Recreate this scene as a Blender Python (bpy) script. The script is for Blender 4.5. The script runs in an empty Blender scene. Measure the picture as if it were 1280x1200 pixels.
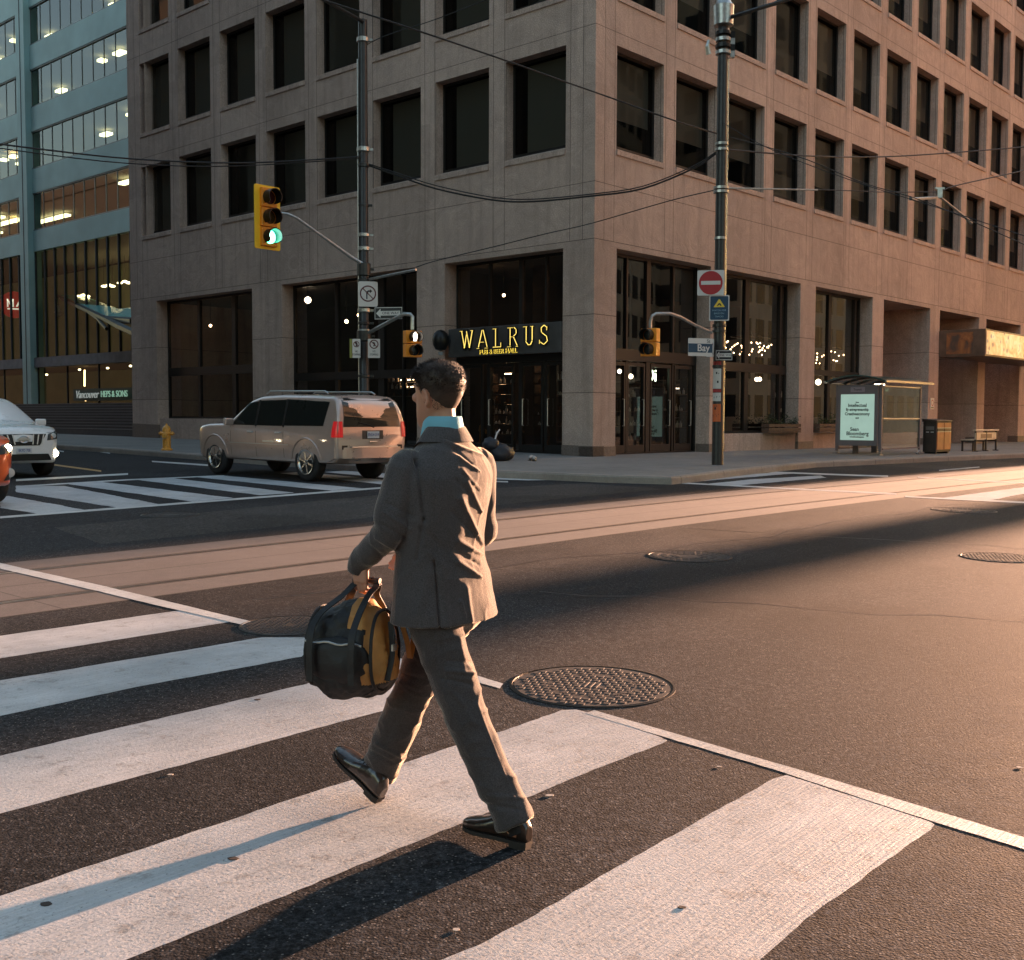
import bpy, bmesh, math, random
from mathutils import Vector, Matrix, Quaternion, noise
SC = bpy.context.scene
R = math.radians
random.seed(7)

# ---------------- camera, sky, sun, exposure ----------------
FPX, PITCH, ROLL = 1382.0, R(3.27), R(0.18)
cam_d = bpy.data.cameras.new('camera')
cam = bpy.data.objects.new('camera', cam_d)
SC.collection.objects.link(cam)
cam.location = (0, 0, 1.56)
cam.rotation_mode = 'QUATERNION'
cam.rotation_quaternion = Quaternion((1, 0, 0), R(90) - PITCH) @ Quaternion((0, 0, 1), ROLL)
cam_d.sensor_fit = 'HORIZONTAL'
cam_d.sensor_width = 36
cam_d.lens = 36 * FPX / 1280
cam_d.clip_end = 3000
SC.camera = cam

SUN_AZ, SUN_EL = R(42.2), R(4.5)
world = bpy.data.worlds.new('World')
SC.world = world
world.use_nodes = True
nt = world.node_tree
sky = nt.nodes.new('ShaderNodeTexSky')
sky.sky_type = 'NISHITA'
sky.sun_disc = False
sky.sun_elevation = SUN_EL
sky.sun_rotation = SUN_AZ
sky.air_density = 1.0
sky.dust_density = 2.0
sky.ozone_density = 1.0
nt.links.new(sky.outputs[0], nt.nodes['Background'].inputs[0])
nt.nodes['Background'].inputs[1].default_value = 0.12
sl = bpy.data.lights.new('sun', 'SUN')
sl.energy = 5.0
sl.angle = R(0.5)
sl.color = (1.0, 0.54, 0.33)
sun = bpy.data.objects.new('sun', sl)
SC.collection.objects.link(sun)
sd = Vector((math.sin(SUN_AZ) * math.cos(SUN_EL), math.cos(SUN_AZ) * math.cos(SUN_EL), math.sin(SUN_EL)))
sun.rotation_euler = sd.to_track_quat('Z', 'Y').to_euler()
SC.view_settings.view_transform = 'Standard'
SC.view_settings.look = 'None'
SC.view_settings.gamma = 1
SC.view_settings.exposure = 3.0
SC.cycles.max_bounces = 8
SC.cycles.transparent_max_bounces = 12
SC.cycles.caustics_reflective = False
SC.cycles.caustics_refractive = False

# ---------------- street frame: u runs along the right facade, v along the left one ----------------
AR = R(42.2)
DR = Vector((math.sin(AR), math.cos(AR), 0))
DL = Vector((-math.cos(AR), math.sin(AR), 0))
K = Vector((2.279, 31.194, 0.441))
ROT = R(47.8)

def gz(x, y):
    sp = 2.0 * math.log1p(math.exp(min(50, (x - 2.5) / 2.0)))
    yy = 70 - 8 * math.log1p(math.exp(min(50, (70 - y) / 8.0)))
    return .01 * yy - .016 * min(sp, 40)

def W(u, v, h=0.0):
    p = Vector((K.x, K.y, 0)) + DR * u + DL * v
    p.z = gz(p.x, p.y) + h
    return p

# ---------------- helpers ----------------
def link(o):
    SC.collection.objects.link(o)
    return o

def tag(o, label=None, cat=None, group=None, kind=None):
    if label: o['label'] = label
    if cat: o['category'] = cat
    if group: o['group'] = group
    if kind: o['kind'] = kind
    return o

def empty(name, loc=(0, 0, 0), rz=0.0):
    o = bpy.data.objects.new(name, None)
    o.location = loc
    o.rotation_euler = (0, 0, rz)
    o.empty_display_size = .3
    return link(o)

def kids(o):
    return [c for c in SC.collection.objects if c.parent == o]

def copy_tree(o, parent=None):
    c = o.copy()
    SC.collection.objects.link(c)
    c.parent = parent
    for ch in kids(o):
        copy_tree(ch, c)
    return c

class MB:
    def __init__(s):
        s.v, s.f = [], []
    def add(s, vs, fs):
        n = len(s.v)
        s.v += [tuple(p) for p in vs]
        s.f += [tuple(i + n for i in f) for f in fs]
        return s
    def box(s, x0, x1, y0, y1, z0, z1):
        vs = [(x, y, z) for x in (x0, x1) for y in (y0, y1) for z in (z0, z1)]
        return s.add(vs, [(0, 1, 3, 2), (4, 6, 7, 5), (0, 4, 5, 1), (2, 3, 7, 6), (0, 2, 6, 4), (1, 5, 7, 3)])
    def quad(s, a, b, c, d):
        return s.add([a, b, c, d], [(0, 1, 2, 3)])
    def obox(s, p, ax, ay, az):
        p, ax, ay, az = map(Vector, (p, ax, ay, az))
        vs = [p + ax * i + ay * j + az * k for i in (-.5, .5) for j in (-.5, .5) for k in (-.5, .5)]
        return s.add(vs, [(0, 1, 3, 2), (4, 6, 7, 5), (0, 4, 5, 1), (2, 3, 7, 6), (0, 2, 6, 4), (1, 5, 7, 3)])
    def tube(s, path, r, n=10, cap=True):
        path = [Vector(p) for p in path]
        rs = r if isinstance(r, (list, tuple)) else [r] * len(path)
        vs, fs = [], []
        prev = None
        for i, p in enumerate(path):
            t = (path[min(i + 1, len(path) - 1)] - path[max(i - 1, 0)]).normalized()
            if prev is None:
                a = Vector((0, 0, 1)) if abs(t.z) < .9 else Vector((1, 0, 0))
                a = (a - t * a.dot(t)).normalized()
            else:
                a = (prev - t * prev.dot(t)).normalized()
            prev = a
            b = t.cross(a)
            for k in range(n):
                q = 2 * math.pi * k / n
                vs.append(p + (a * math.cos(q) + b * math.sin(q)) * rs[i])
        for i in range(len(path) - 1):
            for k in range(n):
                fs.append((i * n + k, i * n + (k + 1) % n, (i + 1) * n + (k + 1) % n, (i + 1) * n + k))
        if cap:
            fs.append(tuple(reversed(range(n))))
            m = (len(path) - 1) * n
            fs.append(tuple(range(m, m + n)))
        return s.add(vs, fs)
    def lathe(s, prof, n=20, c=(0, 0, 0), axis='z', cap=True):
        vs, fs = [], []
        for (r, z) in prof:
            for k in range(n):
                q = 2 * math.pi * k / n
                a, b = r * math.cos(q), r * math.sin(q)
                if axis == 'z': p = (c[0] + a, c[1] + b, c[2] + z)
                elif axis == 'y': p = (c[0] + a, c[1] + z, c[2] + b)
                else: p = (c[0] + z, c[1] + a, c[2] + b)
                vs.append(p)
        for i in range(len(prof) - 1):
            for k in range(n):
                fs.append((i * n + k, i * n + (k + 1) % n, (i + 1) * n + (k + 1) % n, (i + 1) * n + k))
        if cap:
            fs.append(tuple(reversed(range(n))))
            m = (len(prof) - 1) * n
            fs.append(tuple(range(m, m + n)))
        return s.add(vs, fs)
    def prism(s, poly, o, ax, ay, d):
        """polygon in the plane (o; ax, ay) swept by the vector d"""
        o, ax, ay, d = map(Vector, (o, ax, ay, d))
        a = [o + ax * p[0] + ay * p[1] for p in poly]
        n = len(a)
        fs = [tuple(range(n)), tuple(reversed(range(n, 2 * n)))]
        fs += [(i, (i + 1) % n, n + (i + 1) % n, n + i) for i in range(n)]
        return s.add(a + [p + d for p in a], fs)
    def build(s, name, mat=None, parent=None, smooth=False, bevel=0, angle=None):
        me = bpy.data.meshes.new(name)
        me.from_pydata(s.v, [], s.f)
        bm = bmesh.new()
        bm.from_mesh(me)
        bmesh.ops.recalc_face_normals(bm, faces=bm.faces)
        bm.to_mesh(me)
        bm.free()
        if smooth:
            me.polygons.foreach_set('use_smooth', [True] * len(me.polygons))
            me.set_sharp_from_angle(angle=R(angle or 40))
        if mat: me.materials.append(mat)
        o = bpy.data.objects.new(name, me)
        link(o)
        o.parent = parent
        if bevel:
            m = o.modifiers.new('bevel', 'BEVEL')
            m.width = bevel
            m.segments = 2
            m.limit_method = 'ANGLE'
        return o

def strokes_mesh(text, size, depth, name, mat, parent, align='CENTER', extrude=None, shear=0, offset=0.0):
    """built-in font lettering turned into a mesh"""
    cu = bpy.data.curves.new(name, 'FONT')
    cu.body = text
    cu.size = size
    cu.extrude = depth
    cu.align_x = align
    cu.align_y = 'CENTER'
    cu.shear = shear
    cu.offset = offset
    cu.resolution_u = 3
    t = bpy.data.objects.new('tmp', cu)
    link(t)
    dg = bpy.context.evaluated_depsgraph_get()
    me = bpy.data.meshes.new_from_object(t.evaluated_get(dg))
    bpy.data.objects.remove(t)
    me.name = name
    me.materials.clear()
    me.materials.append(mat)
    o = bpy.data.objects.new(name, me)
    link(o)
    o.parent = parent
    return o

# ---------------- materials ----------------
MATS = {}
def mat(name, col=(.5, .5, .5), rough=.6, metal=0.0, spec=.5, noise_scale=0, noise_amt=0, bump=0, bump_scale=None,
        emit=None, emit_str=0, coat=0, coords='Object', sheen=0, detail=6, col2=None):
    if name in MATS: return MATS[name]
    m = bpy.data.materials.new(name)
    m.use_nodes = True
    nt = m.node_tree
    b = nt.nodes['Principled BSDF']
    b.inputs['Base Color'].default_value = (*col, 1)
    b.inputs['Roughness'].default_value = rough
    b.inputs['Metallic'].default_value = metal
    b.inputs['Specular IOR Level'].default_value = spec
    b.inputs['Coat Weight'].default_value = coat
    b.inputs['Sheen Weight'].default_value = sheen
    if emit:
        b.inputs['Emission Color'].default_value = (*emit, 1)
        b.inputs['Emission Strength'].default_value = emit_str
    if noise_amt or bump:
        tc = nt.nodes.new('ShaderNodeTexCoord')
        nz = nt.nodes.new('ShaderNodeTexNoise')
        nz.inputs['Scale'].default_value = noise_scale or 5
        nz.inputs['Detail'].default_value = detail
        nt.links.new(tc.outputs[coords], nz.inputs['Vector'])
        if noise_amt:
            rp = nt.nodes.new('ShaderNodeValToRGB')
            c2 = col2 or tuple(min(1, c * (1 + noise_amt)) for c in col)
            c1 = tuple(c * (1 - noise_amt) for c in col)
            rp.color_ramp.elements[0].position = .3
            rp.color_ramp.elements[1].position = .7
            rp.color_ramp.elements[0].color = (*c1, 1)
            rp.color_ramp.elements[1].color = (*c2, 1)
            nt.links.new(nz.outputs[0], rp.inputs[0])
            nt.links.new(rp.outputs[0], b.inputs['Base Color'])
        if bump:
            nb = nt.nodes.new('ShaderNodeTexNoise')
            nb.inputs['Scale'].default_value = bump_scale or noise_scale or 20
            nb.inputs['Detail'].default_value = 4
            nt.links.new(tc.outputs[coords], nb.inputs['Vector'])
            bp = nt.nodes.new('ShaderNodeBump')
            bp.inputs['Strength'].default_value = bump
            bp.inputs['Distance'].default_value = .01
            nt.links.new(nb.outputs[0], bp.inputs['Height'])
            nt.links.new(bp.outputs[0], b.inputs['Normal'])
    MATS[name] = m
    return m

class NG:
    """small node helper"""
    def __init__(s, m):
        s.nt = m.node_tree
        s.tc = s.nt.nodes.new('ShaderNodeTexCoord')
    def n(s, t, **k):
        nd = s.nt.nodes.new(t)
        for a, b in k.items(): setattr(nd, a, b)
        return nd
    def l(s, a, b): s.nt.links.new(a, b)
    def noise(s, scale, detail=5, vec=None, rough=.5, dist=0):
        nd = s.n('ShaderNodeTexNoise')
        nd.inputs['Scale'].default_value = scale
        nd.inputs['Detail'].default_value = detail
        nd.inputs['Roughness'].default_value = rough
        nd.inputs['Distortion'].default_value = dist
        s.l(vec or s.tc.outputs['Object'], nd.inputs['Vector'])
        return nd.outputs[0]
    def vor(s, scale, feature='F1', vec=None):
        nd = s.n('ShaderNodeTexVoronoi', feature=feature)
        nd.inputs['Scale'].default_value = scale
        s.l(vec or s.tc.outputs['Object'], nd.inputs['Vector'])
        return nd
    def math(s, op, a, b=None, clamp=False):
        nd = s.n('ShaderNodeMath', operation=op)
        nd.use_clamp = clamp
        for i, q in enumerate((a, b)):
            if q is None: continue
            if isinstance(q, (int, float)): nd.inputs[i].default_value = q
            else: s.l(q, nd.inputs[i])
        return nd.outputs[0]
    def ramp(s, fac, stops):
        nd = s.n('ShaderNodeValToRGB')
        e = nd.color_ramp.elements
        while len(e) < len(stops): e.new(.5)
        for i, (p, c) in enumerate(stops):
            e[i].position = p
            e[i].color = (*c, 1) if not isinstance(c, (int, float)) else (c, c, c, 1)
        s.l(fac, nd.inputs[0])
        return nd.outputs[0]
    def mix(s, fac, a, b, blend='MIX'):
        nd = s.n('ShaderNodeMix', data_type='RGBA', blend_type=blend)
        for sock, q in ((nd.inputs[0], fac), (nd.inputs[6], a), (nd.inputs[7], b)):
            if isinstance(q, (int, float)): sock.default_value = q
            elif isinstance(q, tuple): sock.default_value = (*q, 1)
            else: s.l(q, sock)
        return nd.outputs[2]
    def bump(s, h, strength, dist=.01, prev=None):
        nd = s.n('ShaderNodeBump')
        nd.inputs['Strength'].default_value = strength
        nd.inputs['Distance'].default_value = dist
        s.l(h, nd.inputs['Height'])
        if prev: s.l(prev, nd.inputs['Normal'])
        return nd.outputs[0]
    def mapping(s, scale=(1, 1, 1), rot=(0, 0, 0), src='Object'):
        nd = s.n('ShaderNodeMapping')
        nd.inputs['Scale'].default_value = scale
        nd.inputs['Rotation'].default_value = rot
        s.l(s.tc.outputs[src], nd.inputs['Vector'])
        return nd.outputs[0]

def newmat(name):
    m = bpy.data.materials.new(name)
    m.use_nodes = True
    MATS[name] = m
    return m, NG(m), m.node_tree.nodes['Principled BSDF']

# asphalt
def make_asphalt(name, base, warm):
    m, g, b = newmat(name)
    big = g.noise(.35, 4)
    med = g.noise(3.0, 6, rough=.65)
    fine = g.noise(55, 9, rough=.85)
    st = g.vor(105)
    c1 = tuple(q * .72 for q in base); c2 = tuple(q * 1.3 for q in base)
    c = g.ramp(g.math('ADD', g.math('MULTIPLY', big, .5), g.math('MULTIPLY', med, .5)), [(.36, c1), (.64, c2)])
    sp = g.ramp(fine, [(.36, .15), (.46, .62), (.54, 1.3), (.66, 3.6)])
    c = g.mix(1.0, c, sp, 'MULTIPLY')
    c = g.mix(1.0, c, g.ramp(g.noise(24, 7, rough=.85), [(.38, .50), (.5, 1.0), (.64, 1.75)]), 'MULTIPLY')
    chips = g.ramp(st.outputs['Color'], [(.0, 0), (.78, 0), (.84, 1)])
    stone = g.math('MULTIPLY', g.math('LESS_THAN', st.outputs['Distance'], .40), chips)
    c = g.mix(g.math('MULTIPLY', stone, .75), c, warm)
    # hairline cracks
    cr = g.vor(.55, 'DISTANCE_TO_EDGE', vec=None)
    wob = g.noise(1.6, 6, rough=.7)
    nd = g.n('ShaderNodeVectorMath', operation='ADD')
    sc = g.n('ShaderNodeVectorMath', operation='SCALE')
    nd2 = g.n('ShaderNodeTexNoise'); nd2.inputs['Scale'].default_value = 2.2; nd2.inputs['Detail'].default_value = 6
    g.l(g.tc.outputs['Object'], nd2.inputs['Vector'])
    g.l(nd2.outputs['Color'], sc.inputs[0]); sc.inputs['Scale'].default_value = .9
    g.l(g.tc.outputs['Object'], nd.inputs[0]); g.l(sc.outputs[0], nd.inputs[1])
    g.l(nd.outputs[0], cr.inputs['Vector'])
    cm = g.math('MULTIPLY', g.math('LESS_THAN', cr.outputs['Distance'], .004), g.math('GREATER_THAN', big, .52))
    c = g.mix(g.math('MULTIPLY', cm, .75), c, (.012, .011, .010))
    pt = g.n('ShaderNodeTexNoise'); pt.inputs['Scale'].default_value = .23; pt.inputs['Detail'].default_value = 1; g.l(g.tc.outputs['Object'], pt.inputs['Vector'])
    c = g.mix(1.0, c, g.ramp(pt.outputs[0], [(.44, .80), (.47, 1.0), (.6, 1.12)]), 'MULTIPLY')
    c = g.mix(g.ramp(g.noise(1.1, 7, rough=.75), [(.60, 0), (.72, .55)]), c, (.018, .016, .015))
    g.l(c, b.inputs['Base Color'])
    rr = g.ramp(med, [(.3, .78), (.7, .95)])
    g.l(rr, b.inputs['Roughness'])
    b.inputs['Specular IOR Level'].default_value = .08
    h = g.math('ADD', fine, g.math('MULTIPLY', st.outputs['Distance'], -1.2))
    bn = g.bump(h, .38, .003)
    g.l(bn, b.inputs['Normal'])
    return m
M_ASPH = make_asphalt('asphalt', (.027, .0268, .0280), (.24, .215, .195))

# worn road paint
def make_paint(name, col, wear=.5):
    m, g, b = newmat(name)
    mp = g.mapping((1, 1, 1), (0, 0, R(-47.8)))
    stretch = g.n('ShaderNodeMapping'); stretch.inputs['Scale'].default_value = (1.2, 26, 1)
    g.l(mp, stretch.inputs['Vector'])
    streak = g.noise(3.0, 4, vec=stretch.outputs[0], rough=.6)
    med = g.noise(2.2, 6, rough=.65)
    fine = g.noise(70, 4, rough=.7)
    c = g.ramp(med, [(.3, tuple(q * .74 for q in col)), (.7, col)])
    c = g.mix(g.math('MULTIPLY', g.ramp(streak, [(.38, 1.0), (.55, 0.0)]), .42), c, tuple(q * .58 for q in col))
    c = g.mix(1.0, c, g.ramp(g.noise(.8, 5, rough=.7), [(.35, .78), (.6, 1.05)]), 'MULTIPLY')
    c = g.mix(g.ramp(fine, [(.32, .85), (.40, 0)]), c, (.10, .09, .08))
    worn = g.math('MULTIPLY', g.ramp(g.noise(9, 8, rough=.75), [(.56, 0), (.64, 1)]), wear)
    c = g.mix(worn, c, (.16, .14, .12))
    g.l(c, b.inputs['Base Color'])
    b.inputs['Roughness'].default_value = .62
    bn = g.bump(fine, .6, .004)
    bn = g.bump(streak, .9, .007, bn)
    g.l(bn, b.inputs['Normal'])
    return m
M_PAINT = make_paint('road_paint', (.54, .545, .545))
M_THIN = make_paint('line_paint', (.64, .63, .60), .25)
M_YEL = make_paint('yellow_line_paint', (.55, .30, .08), .5)

def make_concrete(name, col, joint=None, bumpy=.3, warm=0, jv=None):
    m, g, b = newmat(name)
    big = g.noise(.5, 5, rough=.6)
    med = g.noise(6, 6, rough=.65)
    fine = g.noise(90, 3)
    c = g.ramp(g.math('ADD', g.math('MULTIPLY', big, .6), g.math('MULTIPLY', med, .4)), [(.35, tuple(q * .75 for q in col)), (.65, tuple(q * 1.15 for q in col))])
    c = g.mix(1.0, c, g.ramp(fine, [(.35, .8), (.65, 1.15)]), 'MULTIPLY')
    if joint:
        mp = g.mapping((1, 1, 1), (0, 0, R(-47.8)))
        sx = g.n('ShaderNodeSeparateXYZ'); g.l(mp, sx.inputs[0])
        ms = None
        for k, pitch in enumerate(joint):
            if not pitch: continue
            a = g.math('FRACT', g.math('DIVIDE', sx.outputs[k], pitch))
            q = g.math('LESS_THAN', a, .012 / pitch * 1.6)
            ms = q if ms is None else g.math('MAXIMUM', ms, q)
        c = g.mix(g.math('MULTIPLY', ms, .75), c, (.03, .027, .025))
    g.l(c, b.inputs['Base Color'])
    b.inputs['Roughness'].default_value = .85
    g.l(g.bump(fine, bumpy, .004), b.inputs['Normal'])
    return m
M_TRACK = make_concrete('track_slab_concrete', (.112, .095, .088), (3.9, 0))
M_WALK = make_concrete('sidewalk_concrete', (.20, .185, .17), (1.55, 1.55))
M_KERB = make_concrete('kerb_concrete', (.30, .25, .21), (2.4, 0))

# granite facade: bush-hammered stone with thin joints
def make_granite(name, col, jx=2.99, ox=.98, wid=2.33):
    m, g, b = newmat(name)
    big = g.noise(.25, 5, rough=.6)
    sw = g.noise(1.1, 6, rough=.7, dist=1.6)
    fine = g.noise(38, 5, rough=.75)
    spk = g.vor(70)
    c = g.ramp(g.math('ADD', g.math('MULTIPLY', big, .5), g.math('MULTIPLY', sw, .5)), [(.35, tuple(q * .78 for q in col)), (.65, tuple(q * 1.15 for q in col))])
    c = g.mix(1.0, c, g.ramp(fine, [(.32, .50), (.5, 1), (.68, 1.6)]), 'MULTIPLY')
    # rain streaks under the sills
    mp = g.mapping((2.2, 2.2, .12))
    stv = g.noise(2.0, 5, vec=mp, rough=.6)
    c = g.mix(g.math('MULTIPLY', g.ramp(stv, [(.5, 0), (.68, 1)]), .35), c, tuple(q * .5 for q in col))
    sx = g.n('ShaderNodeSeparateXYZ'); g.l(g.tc.outputs['Object'], sx.inputs[0])
    s = g.math('ADD', sx.outputs[0], sx.outputs[1])
    ms = None
    for off in (ox - .10, ox + wid + .10):
        a = g.math('FRACT', g.math('DIVIDE', g.math('SUBTRACT', s, off), jx))
        q = g.math('LESS_THAN', a, .022 / jx)
        up = g.math('GREATER_THAN', sx.outputs[2], 6.55)
        q = g.math('MULTIPLY', q, up)
        ms = q if ms is None else g.math('MAXIMUM', ms, q)
    for (z0, pz) in ((.35, 4.29), (.12, 4.29)):
        a = g.math('FRACT', g.math('DIVIDE', g.math('SUBTRACT', sx.outputs[2], 12.06 + z0 - 4.29 * 5), pz))
        q = g.math('LESS_THAN', a, .02 / pz)
        if z0 == .35: q = g.math('MULTIPLY', q, g.math('GREATER_THAN', sx.outputs[2], 6.7))
        else: q = g.math('MULTIPLY', q, g.math('LESS_THAN', sx.outputs[2], 0))
        ms = g.math('MAXIMUM', ms, q)
    for zz in (2.25, 4.45, 6.55):
        q = g.math('LESS_THAN', g.math('ABSOLUTE', g.math('SUBTRACT', sx.outputs[2], zz)), .011)
        ms = g.math('MAXIMUM', ms, q)
    c = g.mix(g.math('MULTIPLY', ms, .7), c, (.03, .022, .018))
    cv = g.n('ShaderNodeCombineXYZ')
    g.l(g.math('FLOOR', g.math('DIVIDE', g.math('SUBTRACT', s, ox - .33), jx)), cv.inputs[0]); g.l(g.math('FLOOR', g.math('DIVIDE', g.math('SUBTRACT', sx.outputs[2], 6.55), 4.29)), cv.inputs[1])
    wn = g.n('ShaderNodeTexWhiteNoise'); g.l(cv.outputs[0], wn.inputs['Vector'])
    c = g.mix(1.0, c, g.ramp(wn.outputs['Value'], [(0, (.88, .87, .86)), (1, (1.1, 1.09, 1.08))]), 'MULTIPLY')
    g.l(c, b.inputs['Base Color'])
    b.inputs['Roughness'].default_value = .8
    b.inputs['Specular IOR Level'].default_value = .3
    bn = g.bump(sw, .7, .05)
    bn = g.bump(fine, .6, .008, bn)
    g.l(bn, b.inputs['Normal'])
    return m
M_GRAN = make_granite('granite', (.48, .355, .290))

def make_glass(name, tint=(.5, .55, .55), refl=1.0, rough=.02, base=None, ior=1.5, mixf=.0):
    """see-through pane: tinted transparency plus mirror reflection by Fresnel"""
    m = bpy.data.materials.new(name)
    m.use_nodes = True
    nt = m.node_tree
    nt.nodes.remove(nt.nodes['Principled BSDF'])
    out = nt.nodes['Material Output']
    tr = nt.nodes.new('ShaderNodeBsdfTransparent'); tr.inputs[0].default_value = (*tint, 1)
    gl = nt.nodes.new('ShaderNodeBsdfGlossy'); gl.inputs[0].default_value = (refl, refl, refl, 1); gl.inputs[1].default_value = rough
    fr = nt.nodes.new('ShaderNodeFresnel')
    ge = nt.nodes.new('ShaderNodeNewGeometry'); ma = nt.nodes.new('ShaderNodeMath'); ma.operation = 'MULTIPLY_ADD'
    nt.links.new(ge.outputs['Backfacing'], ma.inputs[0]); ma.inputs[1].default_value = 1 / ior - ior; ma.inputs[2].default_value = ior
    nt.links.new(ma.outputs[0], fr.inputs[0])
    mx = nt.nodes.new('ShaderNodeMixShader')
    if mixf:
        ad = nt.nodes.new('ShaderNodeMath'); ad.operation = 'ADD'; ad.use_clamp = True
        ad.inputs[1].default_value = mixf
        nt.links.new(fr.outputs[0], ad.inputs[0])
        nt.links.new(ad.outputs[0], mx.inputs[0])
    else:
        nt.links.new(fr.outputs[0], mx.inputs[0])
    nt.links.new(tr.outputs[0], mx.inputs[1])
    nt.links.new(gl.outputs[0], mx.inputs[2])
    nt.links.new(mx.outputs[0], out.inputs[0])
    MATS[name] = m
    return m
M_GLASS = make_glass('window_glass', (.38, .40, .38), .55, .02, ior=1.45)
M_SHOP = make_glass('shop_glass', (.55, .53, .5), .9, .01, ior=2.0)
M_TEALG = make_glass('teal_glass', (.30, .46, .44), .70, .02, ior=1.6, mixf=.04)
M_LOBBY = make_glass('lobby_glass', (.6, .62, .5), .35, .02, ior=1.5)
M_CARG = make_glass('car_glass', (.20, .25, .26), .5, .03, ior=1.6)
M_CLEAR = make_glass('clear_glass', (.85, .9, .88), .9, .01, ior=1.45)
M_FRAME = mat('window_frame_metal', (.018, .016, .014), .45, .3)
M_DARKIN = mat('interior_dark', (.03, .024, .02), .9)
M_BLIND = mat('blind_cloth', (.34, .29, .24), .9)
M_BLACK = mat('black_metal', (.012, .012, .012), .4, .4)
M_POLE = mat('pole_paint', (.022, .021, .02), .42, .0, noise_scale=8, noise_amt=.3)
M_STEEL = mat('galvanised_steel', (.42, .42, .40), .38, .8, noise_scale=12, noise_amt=.2)
M_ALU = mat('aluminium', (.55, .55, .53), .35, .9)
M_SIGNW = mat('sign_white', (.62, .58, .54), .5)
M_SIGNR = mat('sign_red', (.38, .02, .025), .5)
M_SIGNK = mat('sign_black', (.012, .012, .013), .5)
M_SIGNB = mat('sign_navy', (.01, .045, .09), .5)
M_SIGNY = mat('sign_yellow', (.75, .52, .05), .5)
M_SIGY = mat('signal_yellow', (.95, .55, .02), .45)
M_SIGO = mat('signal_orange', (.80, .26, .015), .45)
M_RUB = mat('rubber', (.012, .011, .011), .75, noise_scale=30, noise_amt=.3)
M_CHROME = mat('wheel_alloy', (.62, .58, .52), .22, .95)
# ---------------- ground ----------------
def axis_lines(lo, hi, step, far):
    a = []
    x = lo
    while x <= hi + 1e-6:
        a.append(x); x += step
    s, x = step, hi
    while x < far:
        s *= 1.35; x += s; a.append(x)
    s, x = step, lo
    while x > -far:
        s *= 1.35; x -= s; a.insert(0, x)
    return a

mb = MB()
us, vs_ = axis_lines(-46, 50, 1.0, 900), axis_lines(-34, 60, 1.0, 900)
for u in us:
    for v in vs_:
        mb.v.append(tuple(W(u, v)))
nv = len(vs_)
for i in range(len(us) - 1):
    for j in range(nv - 1):
        mb.f.append((i * nv + j, (i + 1) * nv + j, (i + 1) * nv + j + 1, i * nv + j + 1))
o = mb.build('road', M_ASPH, smooth=True)
tag(o, kind='structure')

def draped(name, polys, h, material, jit=0.0, step=1.0, seed=1, curbs=None, thick=0):
    """flat polygons given in street coordinates, laid on the ground h above it"""
    rnd = random.Random(seed)
    bm = bmesh.new()
    for poly in polys:
        pts = []
        n = len(poly)
        for i in range(n):
            a, b = Vector(poly[i]), Vector(poly[(i + 1) % n])
            L = (b - a).length
            k = max(1, int(L / .05)) if jit else 1
            nn = Vector((-(b - a).y, (b - a).x)) / max(L, 1e-6)
            for q in range(k):
                p = a.lerp(b, q / k)
                if jit and q:
                    w = noise.noise(Vector((p.x * 1.7, p.y * 1.7, seed))) * jit * 1.6 + rnd.uniform(-jit, jit) * .55
                    p = p + nn * w
                pts.append(p)
        f = bm.faces.new([bm.verts.new((p.x, p.y, 0)) for p in pts])
        if f.normal.z == 0: f.normal_update()
    bm.normal_update()
    for f in bm.faces:
        if f.normal.z < 0: f.normal_flip()
    xs = [v.co.x for v in bm.verts]; ys = [v.co.y for v in bm.verts]
    for ax, lo, hi in ((0, min(xs), max(xs)), (1, min(ys), max(ys))):
        t = math.floor(lo / step) * step + step
        while t < hi and t < lo + 120:
            co = (t, 0, 0) if ax == 0 else (0, t, 0)
            no = (1, 0, 0) if ax == 0 else (0, 1, 0)
            bmesh.ops.bisect_plane(bm, geom=bm.verts[:] + bm.edges[:] + bm.faces[:], plane_co=co, plane_no=no)
            t += step
    for v in bm.verts:
        v.co = W(v.co.x, v.co.y, h)
    bmesh.ops.triangulate(bm, faces=bm.faces)
    me = bpy.data.meshes.new(name)
    bm.to_mesh(me); bm.free()
    me.materials.append(material)
    o = bpy.data.objects.new(name, me)
    return link(o)

# streetcar track: concrete band with two rails
o = draped('track_slab', [[(-60, -11.1), (90, -11.05), (90, -8.2), (-60, -8.35)]], .0012, M_TRACK, step=1.0)
tag(o, kind='structure')
M_RAIL = mat('rail_steel', (.16, .13, .11), .35, .8, noise_scale=6, noise_amt=.3)
M_GROOVE = mat('rail_groove', (.012, .010, .009), .9)
pr, pg = [], []
for v in (-10.5, -8.97):
    pr.append([(-60, v - .035), (90, v - .035), (90, v + .03), (-60, v + .03)])
    pg.append([(-60, v + .033), (90, v + .033), (90, v + .085), (-60, v + .085)])
    pg.append([(-60, v - .065), (90, v - .065), (90, v - .038), (-60, v - .038)])
o = draped('rail', pr, .0027, M_RAIL, step=1.0); tag(o, kind='structure')
o = draped('rail_groove', pg, .0021, M_GROOVE, step=1.0); tag(o, kind='structure')
# dark seam along the slab edges
o = draped('slab_seam', [[(-60, -11.13), (90, -11.08), (90, -11.05), (-60, -11.10)], [(-60, -8.36), (90, -8.21), (90, -8.18), (-60, -8.33)], [(-60, -9.76), (90, -9.74), (90, -9.725), (-60, -9.745)]], .0020, M_GROOVE, step=1.0)
tag(o, kind='structure')

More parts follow.
